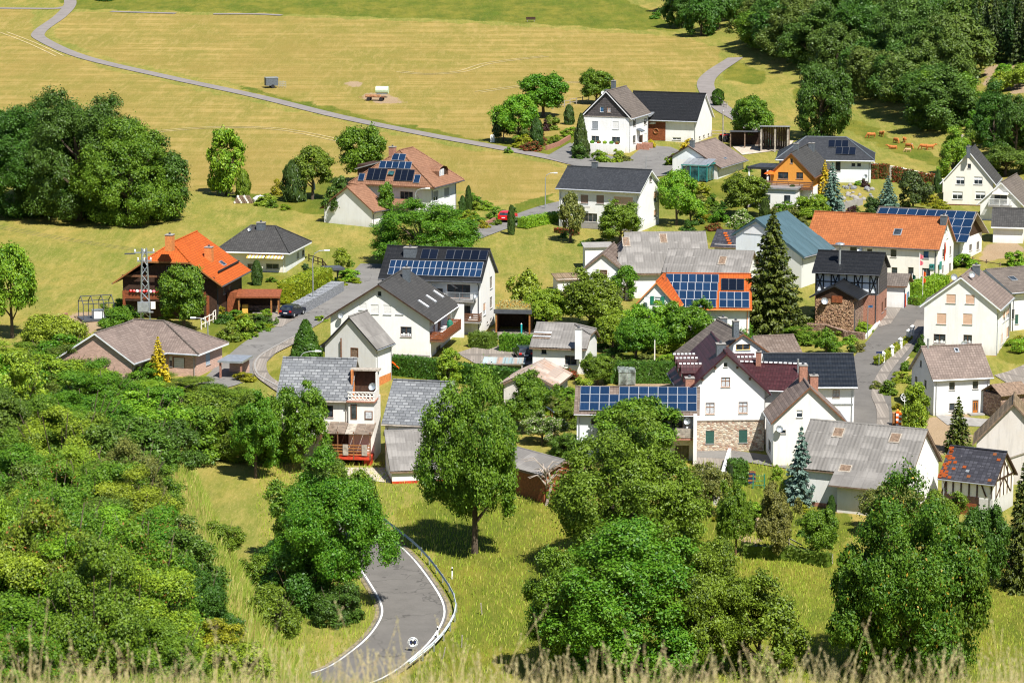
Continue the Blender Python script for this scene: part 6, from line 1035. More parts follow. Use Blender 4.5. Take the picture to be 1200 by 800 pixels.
dish(r, facep(h, 'L', -.75, 5.5, .4)[0], .45, -1.2, 'w'); ant = M(); ant.tube([(0, 0, 0), (0, 0, 1.6)], .04, 5); [ant.box((0, 0, 1.1+.2*i), (.8-.15*i, .04, .04)) for i in range(3)]; ant.build('aerial', MT['darkmetal'], r, (.5, -1.0, 7.2))
H('H35b', 'orange roofed house almost covered by blue solar panels left of the big spruce', 'house', 'r_orange', 'white', gut='orange_brick', verge='orange_brick', capm='r_orange')
r = H('H36', 'low grey roofed house with white chimney stack behind the rusty shed', 'house', 'r_asb', 'white', gut=None, verge='concrete', sheet=(1.1, 1.8)); h = HD['H36']
for i in range(4): box_part('patch_board', r, (-2.2, -2.0-i*.35, roofz(h, -2.0-i*.35)+.12), (2.0, .2, .06), 'oldwood' if i % 2 else 'plastic_white', rx=.35)
H('H37', 'shed with rusting pale sheet roof in the gardens', 'shed', 'r_rust', 'dirty', gut=None, name='shed', sheet=(.95, 1.8), verge='metal')
r = H('H39', 'pale house with dark hipped roof and two small solar arrays below the pasture', 'house', 'r_slate', 'bluish', capm='slate', gut='metal', foot=2); h = HD['H39']; dish(r, facep(h, 'F', 6.4, .9, .25)[0], .45, -.5)  # all walls in the bluish tinted render
r = H('H39c', 'orange gabled house with grey slate roof and wooden balcony', 'house', 'r_grey', 'orange_wall', [(-9, 1), (2.6, 0)], ['white'], gut='wood2', verge='wood2', foot=2.5); h = HD['H39c']
balcony(r, h, 'L', -3.6, 3.4, 2.6, 1.6, 'wood2', 'wood2', nb=4)
ex = new_obj('extension', None, r, (-h['L']/2-2.3, 1.2, 0)); box_part('wall', ex, (0, 0, .9), (4.4, 5.6, 3.6), 'white'); box_part('roof', ex, (0, 0, 2.85), (5.0, 6.2, .25), 'metal')
for y in (-1.6, 1.4): box_part('window', ex, (-2.22, y, 1.3), (.06, .9, 1.2), 'glassd')
umb = M(); umb.lathe([(.02, .5), (.5, .3), (.95, 0), (.9, -.02), (.02, .4)], (0, 0, 0), 10); o = umb.build('parasol_canopy', MT['orange']); pr_ = thing('parasol', 'orange parasol on the balcony of the orange gabled house', 'parasol', (0, 0, 0)); o.parent = pr_; M().tube([(0, 0, -2.0), (0, 0, .5)], .03, 5).build('pole', MT['whitewood'], pr_); q = facep(h, 'L', -3.0, 4.6, .9)[0]; c_, s_ = cos(h['yaw']), sin(h['yaw']); pr_.location = (h['x']+q[0]*c_-q[1]*s_, h['y']+q[0]*s_+q[1]*c_, h['z']+q[2])
ca = thing('carport', 'large dark roofed carport left of the orange gabled house', 'carport', at(905, 216), -.25); m = M(); m.prism([(-3.6, -2.4), (3.4, -3.2), (4.6, 2.8), (-2.4, 3.4)], 2.6, 2.95); m.build('roof', MT['r_slate'], ca)
for x, y in ((-3.3, -2.1), (-.3, -2.6), (3.0, -2.8), (-2.2, 3.1), (4.2, 2.5)): box_part('post', ca, (x, y, 1.2), (.25, .25, 2.8), 'whitewood')
box_part('back_wall', ca, (1.0, 2.6, 1.2), (6.4, .2, 2.6), 'darkwood'); box_part('gate_wall', ca, (-3.6, .6, .5), (.3, 5.0, 1.0), 'white')
os_ = thing('open_shed', 'open fronted plank shed with stored tools below the pasture', 'shed', at(908, 176), -.12); box_part('roof', os_, (0, 0, 4.0), (5.0, 5.0, .18), 'metal', rx=-.1)
for i in range(12): box_part('plank', os_, (-2.2+i*.4, 2.3, 1.8), (.38, .06+.01*(i % 2), 4.2), 'oldwood')
for x in (-2.2, .1, 2.2): box_part('post', os_, (x, -2.1, 1.8), (.28, .28, 4.2), 'greywood')
for x in (-2.3, 2.3): box_part('side_wall', os_, (x, .3, 1.8), (.1, 4.2, 4.0), 'oldwood')
bs = thing('open_shed', 'low dark shelter under the trees left of the open fronted plank shed', 'shed', at(873, 172), -.1); box_part('roof', bs, (0, 0, 2.6), (5.2, 4.0, .18), 'darkmetal', rx=-.08); box_part('back_wall', bs, (0, 1.7, 1.2), (5.0, .1, 2.8), 'darkwood')
for x in (-2.4, 0, 2.4): box_part('post', bs, (x, -1.7, 1.2), (.2, .2, 2.8), 'oldwood')
cp = thing('carport', 'timber carport with flowering green roof beside the tall solar house', 'carport', at(600, 390), -.1); box_part('green_roof', cp, (.2, 1.6, 3.0), (4.3, 5.2, .3), 'r_green')
box_part('fascia', cp, (.2, -1.05, 2.75), (4.6, .14, .5), 'darkmetal'); box_part('back_wall', cp, (.2, 4.0, 1.3), (4.2, .15, 2.8), 'darkwood')
for x in (-1.8, 2.2): box_part('post', cp, (x, -.9, 1.25), (.18, .18, 2.7), 'wood'); box_part('side_wall', cp, (x, 2.2, 1.3), (.12, 3.8, 2.6), 'darkwood')
rr = random.Random(9); C = []
rg = np.random.default_rng(3); n = 2200; P = np.stack([rg.uniform(-1.9, 2.3, n), rg.uniform(-.9, 4.1, n), 3.15+rg.random(n)*.3], 1); U = unit(rg.normal(size=(n, 3))+np.array([0, 0, 1.2]))*.13; V = unit(rg.normal(size=(n, 3)))*.05
o = new_obj('roof_plants', quads_mesh('roof_plants', P.astype(np.float32), U.astype(np.float32), V.astype(np.float32), leaf_mat('sedum_bloom', (.25, .22, .06), (.45, .40, .22), .2, .6, (.62, .30, .02), .25)), cp); tag(o, kind='stuff')
cp = thing('carport', 'red-brown timber carport beside the orange chalet', 'carport', at(304, 366), .0); box_part('roof', cp, (0, 0, 2.35), (5.4, 3.6, .2), 'redwood', rx=.12); box_part('back_wall', cp, (0, 1.4, .9), (5.0, .12, 2.6), 'darkwood'); box_part('base_wall', cp, (0, 1.2, .2), (4.8, .3, 1.0), 'rubble')
for x in (-2.4, 1.6, 2.5): box_part('post', cp, (x, -1.5, 1.0), (.2, .2, 2.6), 'wood')
box_part('side_store', cp, (-3.3, .4, 1.2), (1.2, 2.2, 2.8), 'redwood'); box_part('bin', cp, (-1.7, -.6, .5), (.7, .7, 1.2), 'yellow')
cp = thing('carport', 'small flat dark canopy at the end of the clipped hedge', 'carport', at(390, 331), .35); box_part('roof', cp, (0, 0, 1.9), (2.5, 2.6, .3), 'darkmetal'); 
for x in (-.9, .9): box_part('post', cp, (x, .9, .9), (.15, .15, 2.0), 'darkmetal'); box_part('brace', cp, (x, .3, 1.4), (.12, .12, 1.4), 'darkmetal', rx=.7)
vs = thing('sheet_roof', 'low shelter with rusted blue corrugated sheets behind the clipped hedge', 'shelter', at(592, 432), -.08)
for i in range(6): box_part('roof_sheet', vs, (-2.1+i*.8, 0, .95+.012*(i % 2)), (.79, 2.4, .06), 'r_verd', rx=.12)
for x in (-2.2, 2.0): box_part('wall', vs, (x, 0, .4), (.15, 2.2, .95), 'concrete')
# ---------------------------------------------------------------- street furniture, vehicles, animals
def car(loc, rz, paint, label, est=True):
    t = thing('parked_car', label, 'car', loc, rz); L_, Wd = 4.1, 1.72
    prof = [(-2.02, .35), (-2.05, .75), (-1.95, .95), (-1.75, 1.38), (-1.3, 1.46), (.25, 1.45), (.95, 1.0), (1.85, .86), (2.03, .65), (2.0, .35)]
    m = M()
    for s in (-1, 1):
        m.face([(x, s*(Wd/2 if z < 1.0 else Wd/2-.16), z) for x, z in (prof if s < 0 else prof[::-1])])
    for a, b in zip(prof, prof[1:]+prof[:1]):
        wa, wb = (Wd/2 if a[1] < 1.0 else Wd/2-.16), (Wd/2 if b[1] < 1.0 else Wd/2-.16); m.face(((a[0], -wa, a[1]), (a[0], wa, a[1]), (b[0], wb, b[1]), (b[0], -wb, b[1])))
    bd = m.build('body', paint, t); bv = bd.modifiers.new('bevel', 'BEVEL'); bv.width = .05; bv.segments = 2
    g = M()
    for s in (-1, 1):
        y = s*(Wd/2-.075); g.face([(-1.62, y, 1.02), (-1.45, y-s*.06, 1.36), (-.35, y-s*.06, 1.38), (-.35, y, 1.02)]); g.face([(-.25, y, 1.02), (-.25, y-s*.06, 1.38), (.22, y-s*.06, 1.37), (.82, y, 1.03)])
    g.build('side_window', MT['glassd'], t)
    m = M(); m.face([(-1.955, -.68, .98), (-1.955, .68, .98), (-1.79, .6, 1.34), (-1.79, -.6, 1.34)]); m.build('rear_window', MT['glassd'], t); m = M(); m.face([(.96, -.68, 1.03), (.96, .68, 1.03), (.32, .58, 1.44), (.32, -.58, 1.44)]); m.build('windscreen', MT['glassd'], t)
    for x in (-1.3, 1.25):
        for s in (-1, 1):
            w = M(); w.tube([(x, s*.66, .31), (x, s*.87, .31)], .31, 12); o = w.build('wheel', MT['black'], t); M().tube([(x, s*.86, .31), (x, s*.885, .31)], .18, 8).build('rim', MT['alu'], o)
    for s in (-1, 1):
        box_part('tail_light', t, (-2.03, s*.66, .82), (.06, .3, .2), 'red'); box_part('headlight', t, (1.97, s*.6, .72), (.1, .34, .14), 'plastic_white')
    box_part('number_plate', t, (-2.06, 0, .62), (.03, .52, .12), 'plastic_white'); box_part('bumper', t, (-2.03, 0, .42), (.1, 1.5, .16), paint)
    return t
carp = plain('navy_car_paint', (.012, .016, .035), .18, .1, 1, .2, spec=.6); carr = plain('red_car_paint', (.55, .012, .012), .2, .08, 1, spec=.6); carg = plain('grey_car_paint', (.03, .035, .045), .2, .1, 1, .3, spec=.6)
p = at(343, 371); car((p[0], p[1], tz(*p[:2])+.13), radians(68), carp, 'dark blue hatchback parked by the clipped hedge with its tail to the camera')
p = at(595, 259); car((p[0], p[1], tz(*p[:2])+.1), radians(72), carr, 'red car parked on the driveway behind the dark column conifer')
p = at(613, 420); car((p[0], p[1], tz(*p[:2])+.1), radians(100), carg, 'dark car parked beside the low grey roofed house')
CLEAR = glass('greenhouse_glass', (.5, .56, .54), .05); CLEAR.node_tree.nodes['Principled BSDF'].inputs['Transmission Weight'].default_value = .75
def lamp(u, v, hpx, du, label, arm=1.6):
    p = at(u, v); ht = hpx*mpp(p[1]); t = thing('street_lamp', label, 'street lamp', p, 0, 'street lamps of the village'); s = 1 if du > 0 else -1; A = abs(du)*mpp(p[1])
    M().tube([(0, 0, -.2), (0, 0, ht*.6), (0, 0, ht*.86)], [.09, .075, .06], 8).build('pole', MT['galv'], t)
    M().tube([(0, 0, ht*.86), (s*A*.12, 0, ht*.95), (s*A*.4, 0, ht), (s*A*.75, 0, ht+.04)], .05, 7).build('arm', MT['galv'], t)
    m = M(); m.box((s*A*.85, 0, ht+.06), (A*.32, .28, .14)); m.build('lamp_head', MT['plastic_white'], t); box_part('lens', t, (s*A*.85, 0, ht-.03), (A*.26, .2, .05), 'curt')
lamp(367, 360, 67, 20, 'tall curved street lamp rising beside the clipped hedge and the dark blue car'); lamp(487, 262, 41, 17, 'curved street lamp in front of the hipped solar roof house'); lamp(639, 245, 42, 14, 'curved street lamp on the field edge left of the slate roofed house'); lamp(353, 448, 37, 24, 'short curved street lamp behind the shingle roof house'); lamp(244, 414, 42, -20, 'street lamp on a wooden post in front of the orange chalet')
# lattice mast
def bar(m, a, b, w=.07): m.tube([a, b], w, 4)
p = at(171, 392); t = thing('power_mast', 'grey lattice power mast with transformer in front of the orange chalet', 'mast', p, .15); ht = 10.4
m = M(); hw = lambda z: .62-.034*z
for sx in (-1, 1):
    for sy in (-1, 1): m.tube([(sx*hw(0), sy*hw(0), -.3), (sx*hw(ht), sy*hw(ht), ht)], .085, 4)
m.build('leg_frame', MT['galv'], t)
for s in ('x', 'y'):
    for sg in (-1, 1):
        for k in range(10):
            z0, z1 = k*ht/10, (k+1)*ht/10; f = 1 if (k+(sg > 0)) % 2 else -1; a, b = hw(z0), hw(z1)
            A, B = ((-f*a, sg*a, z0), (f*b, sg*b, z1)) if s == 'x' else ((sg*a, -f*a, z0), (sg*b, f*b, z1)); mm = M(); bar(mm, A, B, .05); mm.build('brace', MT['galv'], t)
for z, w in ((9.9, 2.4), (8.9, 1.7)):
    box_part('cross_arm', t, (0, 0, z), (w, .16, .16), 'galv')
    for x in (-w/2+.1, 0, w/2-.1): M().lathe([(.03, 0), (.11, .06), (.06, .16), (.11, .24), (.03, .34)], (x, 0, z+.1), 7).build('insulator', MT['plastic_white'], t)
box_part('transformer', t, (-.3, -.75, 3.5), (1.3, .8, 1.1), 'galv'); box_part('switch_box', t, (.9, -.5, 3.6), (.55, .5, .8), 'cream'); box_part('platform', t, (0, -.6, 2.85), (1.8, .9, .1), 'galv'); box_part('isolator', t, (-1.7, 0, 9.8), (1.3, .1, .16), 'darkmetal')
# frame greenhouse beside the chalet
p = at(113, 374); t = thing('greenhouse', 'dark framed open greenhouse with white tubs left of the lattice mast', 'greenhouse', p, .35)
for x in (-1.9, -.65, .65, 1.9):
    for y in (-1.4, 1.4): box_part('post', t, (x, y, 1.05), (.09, .09, 2.2), 'darkmetal')
    for s in (-1, 1): box_part('rafter', t, (x, s*.72, 2.55), (.08, 1.65, .08), 'darkmetal', rx=-s*.5)
for y, z in ((-1.4, 2.15), (1.4, 2.15), (0, 2.95)): box_part('rail', t, (0, y, z), (3.95, .09, .09), 'darkmetal')
box_part('base', t, (0, 0, .12), (4.1, 3.1, .25), 'darkmetal'); 
tb = thing('garden_tub', 'white garden tub inside the dark framed greenhouse', 'tub', (p[0]+.2, p[1]-.3, p[2]+.2), .3); box_part('body', tb, (0, 0, .5), (1.3, 1.1, 1.0), 'plastic_white'); box_part('rim', tb, (0, 0, 1.0), (1.4, 1.2, .08), 'galv')
w = thing('garden_wall', 'low red brick garden wall beside the greenhouse at the meadow edge', 'wall', at(62, 380), atan2(at(92, 358)[1]-at(50, 378)[1], at(92, 358)[0]-at(50, 378)[0]))
for k in range(5): box_part('wall_section', w, (-1.4+k*1.25, 0, .35), (1.23, .3, .9+.04*(k % 2)), 'brick')
# guard rail
rail = thing('guard_rail', 'galvanised steel guard rail along the outside of the road bend', 'guard rail', (XR[0][0], XR[0][1], 0)); ox, oy = XR[0]
RP = [tuple(XR[i]+(-1 if np.dot(NR[i], (1, 0)) < 0 else 1)*NR[i]*3.55) for i in range(2, len(XR), 2)]
_e = int(np.argmin(np.hypot(XR[:, 0]-MAINRD[len(MAINPX)-1][0], XR[:, 1]-MAINRD[len(MAINPX)-1][1]))); RP = RP[:max(3, (_e-2)//2)]
segs = M(); pr = [(-.02, .48), (.05, .54), (-.02, .61), (.05, .68), (-.02, .76)]
for (a, b) in zip(range(0, len(RP)-1), range(1, len(RP))):
    A, B = np.array(RP[a]), np.array(RP[b]); t_ = (B-A)/np.linalg.norm(B-A); nn_ = np.array([-t_[1], t_[0]]); zA, zB = tz(*A)+.05, tz(*B)+.05; sg = M()
    for q0, q1 in zip(pr, pr[1:]):
        for back in (0, .012):
            f = [(*(A-(ox, oy)+nn_*(q0[0]-back)), zA+q0[1]), (*(B-(ox, oy)+nn_*(q0[0]-back)), zB+q0[1]), (*(B-(ox, oy)+nn_*(q1[0]-back)), zB+q1[1]), (*(A-(ox, oy)+nn_*(q1[0]-back)), zA+q1[1])]; sg.face(f if not back else f[::-1])
    sg.build('rail', MT['rail'], rail)
    if a % 1 == 0: box_part('post', rail, (A[0]-ox+nn_[0]*.06, A[1]-oy+nn_[1]*.06, zA+.3), (.1, .1, .85), 'galv', atan2(t_[1], t_[0]))
for (u, v, d) in ((443, 611, 'top end of the guard rail'), (530, 678, 'middle of the road bend'), (513, 748, 'lower end of the road bend')):
    p = at(u, v); t = thing('delineator_post', f'white roadside marker post at the {d}', 'marker post', (p[0], p[1], tz(*p[:2])), 0, 'white roadside marker posts'); m = M(); m.prism([(-.06, -.05), (.06, -.05), (0, .07)], 0, 1.05); m.build('post', MT['plastic_white'], t); box_part('black_band', t, (0, -.005, .85), (.128, .115, .2), 'black', rz=0)
for k, (u, v) in enumerate(((565, 720), (541, 758), (519, 772))):
    p = at(u, v); t = thing('fence_post', ['grey fence post', 'thin pale fence post', 'leaning pale fence post'][k]+[' farthest out in the grass beside the guard rail', ' standing in the grass below the road bend', ' lowest in the grass below the road bend'][k], 'post', p, .2); t.rotation_euler = (.1, .15*k-.1, 0); box_part('stake', t, (0, 0, .45), (.09, .09, 1.2), 'greywood')
p = at(484, 764); t = thing('road_sign', 'round white road sign with black cross mark at the roadside below the bend', 'sign', p, 0); M().tube([(0, 0, -.2), (0, 0, 1.15)], .035, 6).build('post', MT['galv'], t)
m = M(); m.tube([(0, -.03, .85), (0, .01, .85)], .42, 20); m.build('disc', MT['plastic_white'], t); m = M(); m.tube([(.36*cos(a*pi/10), -.04, .85+.36*sin(a*pi/10)) for a in range(21)], .03, 4, cap=False); m.build('ring', MT['galv'], t)
for a in (.75, -.75): box_part('symbol', t, (0, -.045-.004*(a > 0), .85), (.09, .02, .5), 'black', ry=a)
for x, s in ((-.17, 1), (.17, -1)): m = M(); m.face([(x-.1, -.043, .74), (x+.1, -.043, .74), (x+.1, -.043, .98), (x-.1, -.043, .98)]); m.build('symbol', MT['navy'], t)
# far field: box trailer and muck spreader
p = at(318, 103); t = thing('trailer', 'small dark blue box trailer with a wire pen on the far field', 'trailer', p, .3); box_part('box_body', t, (0, 0, 1.2), (2.4, 1.6, 1.5), 'slate'); box_part('roof', t, (0, 0, 2.0), (2.5, 1.7, .12), 'galv')
for s in (-1, 1): M().tube([(.1, s*.85, .35), (.1, s*1.0, .35)], .35, 10).build('wheel', MT['black'], t)
for x in (1.5, 2.1, 2.7):
    for y in (-.8, .8): box_part('pen_post', t, (x, y, .6), (.06, .06, 1.2), 'galv')
for z in (.4, .8, 1.15): box_part('pen_rail', t, (2.1, -.8, z), (1.4, .04, .05), 'galv'); box_part('pen_rail', t, (2.1, .8, z), (1.4, .04, .05), 'galv')
p = at(440, 118); t = thing('trailer', 'long low brown feed trailer with a pale green tank on the far field', 'trailer', p, -.15); box_part('bed', t, (0, 0, .75), (3.6, 1.6, .2), 'wood2'); box_part('side_board', t, (-.3, -.82, 1.0), (3.0, .06, .4), 'rust')
for x in (-1.2, 1.2):
    for s in (-1, 1): M().tube([(x, s*.7, .35), (x, s*.9, .35)], .36, 10).build('wheel', MT['black'], t)
box_part('drawbar', t, (-2.5, 0, .6), (1.6, .1, .1), 'rust')
p = at(448, 114.5); t = thing('water_tank', 'pale green water tank standing on the brown feed trailer', 'tank', (p[0], p[1], p[2]+.6), -.15); m = M(); m.tube([(-1.2, 0, .85), (1.2, 0, .85)], .72, 14); m.build('barrel', plain('pale_green_tank', (.52, .66, .44), .4, .08, 2), t); box_part('cradle', t, (0, 0, .2), (2.0, .9, .3), 'galv')
p = at(622, 25.5); t = thing('bench', 'dark bench on the bank at the top of the hay field', 'bench', p, 0); box_part('seat', t, (0, 0, .45), (2.2, .5, .08), 'darkwood'); box_part('backrest', t, (0, .25, .8), (2.2, .06, .5), 'darkwood'); [box_part('leg', t, (x, 0, .22), (.1, .45, .45), 'concrete') for x in (-.8, .8)]
# cows
def cow_meshes():
    m = M(); sec = [(-1.0, .98, .20, .26), (-.85, .98, .30, .36), (-.45, .95, .36, .40), (.05, .93, .38, .42), (.5, .97, .34, .42), (.8, 1.05, .22, .34), (1.02, 1.12, .15, .24)]
    R = [[(x, ry*cos(2*pi*k/10), z+rz_*sin(2*pi*k/10)) for k in range(10)] for x, z, ry, rz_ in sec]
    for A, B in zip(R, R[1:]):
        for k in range(10): m.face((A[k], A[(k+1) % 10], B[(k+1) % 10], B[k]))
    m.face(R[0][::-1]); m.face(R[-1])
    for x, y in ((-.8, .2), (-.8, -.2), (.62, .19), (.62, -.19)):
        bk = -.1 if x < 0 else .05
        m.tube([(x, y, .85), (x+bk, y, .5), (x+(.03 if x < 0 else .0), y, .28), (x+.02, y, 0)], [.16, .09, .06, .075], 6)
    def head(graze):
        h = M()
        if graze: h.tube([(.9, 0, 1.1), (1.2, 0, .75), (1.4, 0, .42)], [.24, .16, .14], 8); h.tube([(1.36, 0, .5), (1.47, 0, .3), (1.52, 0, .1)], [.16, .13, .09], 8)
        else: h.tube([(.9, 0, 1.15), (1.2, 0, 1.35), (1.32, 0, 1.42)], [.24, .17, .15], 8); h.tube([(1.28, 0, 1.46), (1.5, 0, 1.38), (1.72, 0, 1.24)], [.16, .14, .09], 8)
        x, z = (1.36, .55) if graze else (1.3, 1.5)
        for s in (-1, 1): h.box((x, s*.22, z), (.07, .2, .1))
        return h
    t = M(); t.tube([(-1.02, 0, 1.15), (-1.13, 0, .9), (-1.12, 0, .45)], [.04, .03, .05], 5)
    return m, head, t
cm, hd_, tl_ = cow_meshes(); hide = plain('red_brown_hide', (.42, .145, .035), .8, .25, 2); hide2 = plain('pale_hide', (.55, .32, .17), .8, .3, 2)
bodies = []
for g in (True, False):
    m = M(); 
    for src in (cm, hd_(g), tl_):
        o_ = len(m.v); m.v += src.v; m.f += [tuple(i+o_ for i in f) for f in src.f]; m.m += src.m; m.uv += src.uv
    bodies.append(m.mesh('cow_body', hide, True))
mz = M(); mz.box((0, 0, 0), (.1, .1, .1)); 
CL = ['red-brown cow grazing at the upper left of the pasture herd', 'red-brown cow standing alone just right of the upper left grazer', 'red-brown cow at the left of the close group in the pasture', 'red-brown cow at the back of the close group in the pasture', 'red-brown cow in the middle of the close group in the pasture', 'red-brown cow lying lowest on the left of the pasture herd', 'red-brown cow at the far right of the herd facing left', 'red-brown cow at the far right end of the herd', 'pale brown calf below the close group of cows']
for k, (u, v, rz) in enumerate(((1021, 161.5, 3.3), (1033, 160, -1.3), (1050, 167.5, -1.2), (1060, 167, -1.9), (1065, 174, -.9), (1046, 174.5, 3.0), (1083, 175, 3.2), (1090, 175.5, .1), (1064, 178, 3.3))):
    p = at(u, v); t = thing('cow', CL[k], 'cow', (p[0], p[1], p[2]-.05-(.28 if k == 5 else 0)), rz, 'cows in the pasture below the wood'); b = new_obj('body', bodies[k % 2], t); t.scale = (.7,)*3 if k < 8 else (.5,)*3
    if k == 8: b.material_slots[0].link = 'OBJECT'; b.material_slots[0].material = hide2
    if k in (4, 1): pt = M(); pt.lathe([(.02, .0), (.2, .02), (.02, .06)], (1.0, 0, 1.3), 6); pt.build('pale_patch', MT['cream'], t)
# inn forecourt: flags, covered tables
for k, (u, v, hpx, mt, lab, fl) in enumerate(((1077, 336, 40, 'pink', 'tall white flag pole with a pink streamer in front of the inn', .9), (1081, 352, 36, 'orange', 'white flag pole with an orange pennant beside the clipped hedge of the inn', .7), (1069, 334, 14, 'green', 'short pole with a small green pennant at the inn door', .8))):
    p = at(u, v); ht = hpx*mpp(p[1]); t = thing('flag_pole', lab, 'flag', p, .2); M().tube([(0, 0, -.1), (0, 0, ht)], .05, 6).build('pole', MT['whitewood'], t); m = M(); N = 6
    for i in range(N):
        for j in range(2):
            x0, x1 = i*fl/N*.6, (i+1)*fl/N*.6; f0, f1 = .12*sin(i*1.2), .12*sin((i+1)*1.2); z1 = ht-.1-j*.8; z0 = z1-.8; m.face(((x0, f0, z0+x0*.4), (x1, f1, z0+x1*.4), (x1, f1, z1-x1*.6), (x0, f0, z1-x0*.6)))
    m.build('cloth', MT[mt], t)
p = at(1105.5, 322); t = thing('flag', 'red banner hanging from the white gable of the inn', 'flag', (p[0], p[1]-1.2, p[2]+2.1), HD['H28']['yaw']+pi/2); m = M()
for i in range(6): m.face(((-.3, .06*sin(i), .4*i), (.3, .06*sin(i+1), .4*i), (.3-.1*(i % 2), .06*sin(i+2), .4*i+.4), (-.3, .06*sin(i+1), .4*i+.4)))
m.build('cloth', MT['red'], t); box_part('rod', t, (0, .1, 2.4), (.8, .05, .05), 'whitewood')
for k, (u, v, mt) in enumerate(((1056, 342, 'navy'), (1063, 344, 'navy'), (1069, 341, 'plastic_white'), (1064, 338, 'plastic_white'))):
    p = at(u, v); t = thing('bar_table', ['navy covered bar table nearest the half-timbered house', 'navy covered bar table in the middle of the inn forecourt', 'white covered bar table nearest the inn hedge', 'white covered bar table behind the navy ones'][k], 'table', p, 0); M().lathe([(.42, 0), (.22, .5), (.4, 1.08), (.02, 1.1)], (0, 0, 0), 8).build('cover', MT[mt], t); M().lathe([(.02, 1.14), (.45, 1.14), (.45, 1.1), (.02, 1.1)], (0, 0, 0), 10).build('top', MT['plastic_white' if mt == 'navy' else 'navy'], t)
# right-hand street: white pillar row, barrier, lamp posts, street signs
for k, (u, v) in enumerate(((1034.5, 425.5), (1045, 418), (1055, 409), (1064.5, 399), (1069, 394))):
    p = at(u, v); t = thing('gate_pillar', 'short white capped pillar in the row edging the front garden by the right-hand street', 'pillar', p, .4, 'white pillars edging the front garden'); box_part('shaft', t, (0, 0, .5), (.36, .36, 1.2), 'white'); M().lathe([(.3, 1.1), (.32, 1.2), (.02, 1.42)], (0, 0, 0), 8).build('cap', MT['whitewood'], t)
for k, (u, v) in enumerate(((1051.5, 500), (1054.5, 502))):
    p = at(u, v); t = thing('traffic_barrier', ['red and white striped warning panel behind the grey corrugated barn', 'second red and white striped warning panel with a yellow lamp'][k], 'barrier', p, .1*k)
    for i in range(6): box_part('stripe', t, (0, 0, .25+i*.26), (.32, .06, .25), 'orange' if i % 2 else 'plastic_white', ry=0)
    box_part('foot', t, (0, 0, .06), (.7, .4, .12), 'black'); box_part('lamp', t, (0, 0, 1.8), (.18, .1, .2), 'yellow')
p = at(1048.5, 499); t = thing('planter_post', 'brown post box beside the striped warning panels', 'box', p, 0); box_part('body', t, (0, 0, .7), (.5, .45, 1.4), 'wood'); box_part('lid', t, (0, 0, 1.42), (.56, .5, .06), 'rust')
p = at(1016.5, 397); t = thing('sign_post', 'thin grey sign post with a small blue plate beside the dry stone garden wall', 'sign', p, 0); M().tube([(0, 0, 0), (0, 0, 4.0)], .05, 6).build('post', MT['galv'], t); box_part('plate', t, (.3, 0, 3.9), (.5, .04, .3), 'glassb')
p = at(1030, 430); t = thing('street_sign', 'blue street name plate in the shrubs beside the white pillars', 'sign', p, 0); box_part('post', t, (0, 0, .8), (.06, .06, 1.8), 'galv'); box_part('plate', t, (0, -.04, 1.7), (.7, .03, .22), 'navy')
p = at(1060, 476); t = thing('spring_rocker', 'small round white wheel ornament in the garden left of the grey shaded gable', 'ornament', (p[0], p[1], p[2]+.6), 0); M().tube([(.42*cos(a*pi/6), 0, .42*sin(a*pi/6)+.4) for a in range(13)], .05, 5, cap=False).build('rim', MT['plastic_white'], t)
for a in range(3): box_part('spoke', t, (0, 0, .4), (.05, .05, .8), 'plastic_white', ry=a*pi/3)
M().tube([(0, 0, -.6), (0, 0, .4)], .04, 5).build('post', MT['plastic_white'], t)
def wall_run(name, label, pts, ht, th, mat, sec=1.3, cat='wall'):
    P = [at(u, v) for u, v in pts]; t = thing(name, label, cat, P[0], 0)
    for A, B in zip(P, P[1:]):
        L_ = hypot(B[0]-A[0], B[1]-A[1]); n = max(1, round(L_/sec)); a = atan2(B[1]-A[1], B[0]-A[0])
        for i in range(n):
            f = (i+.5)/n; x, y = A[0]+(B[0]-A[0])*f, A[1]+(B[1]-A[1])*f; box_part('wall_section', t, (x-P[0][0], y-P[0][1], tz(x, y)-P[0][2]+ht/2-.15), (L_/n-.02, th, ht+.3+.03*(i % 2)), mat, a)
    return t
wall_run('garden_wall', 'dry stone garden wall of grey slabs below the firewood barn', [(946, 386), (968, 388), (990, 395), (1013, 398)], .8, .5, 'rubble'); wall_run('garden_wall', 'white plastered garden wall running down from the stone gabled house', [(855, 542), (845, 575), (838, 592)], 1.5, .3, 'white'); wall_run('garden_wall', 'low white kerb wall along the firewood barn garden', [(1014, 397), (1022, 388), (1030, 379)], .35, .3, 'whitewood')
wall_run('retaining_wall', 'pale sandy retaining wall with red-tipped hedge blocks below the pasture', [(1018, 206), (1050, 210), (1092, 220), (1106, 226)], 2.0, .4, 'cream', 2.0); wall_run('retaining_wall', 'grey kerb wall in front of the rock garden', [(960, 252), (985, 246), (1010, 240)], 1.0, .4, 'concrete', 1.6); wall_run('garden_wall', 'low wall of the farmhouse drive', [(640, 176), (655, 171), (668, 163)], .7, .3, 'brick'); wall_run('gabion_wall', 'long stone-filled wire basket wall beside the dark blue car', [(342, 371), (360, 362), (378, 352), (396, 341)], 1.3, 1.7, 'gabion', 2.1); wall_run('retaining_wall', 'low reddish kerb wall around the shrubs by the driveway', [(553, 271), (568, 265), (580, 259)], .5, .3, 'brick', 1.2)
wall_run('garden_wall', 'long low dark kerb wall at the far right below the half-timbered shed', [(1170, 664), (1186, 668), (1215, 676)], .7, .35, 'brick', 1.5)
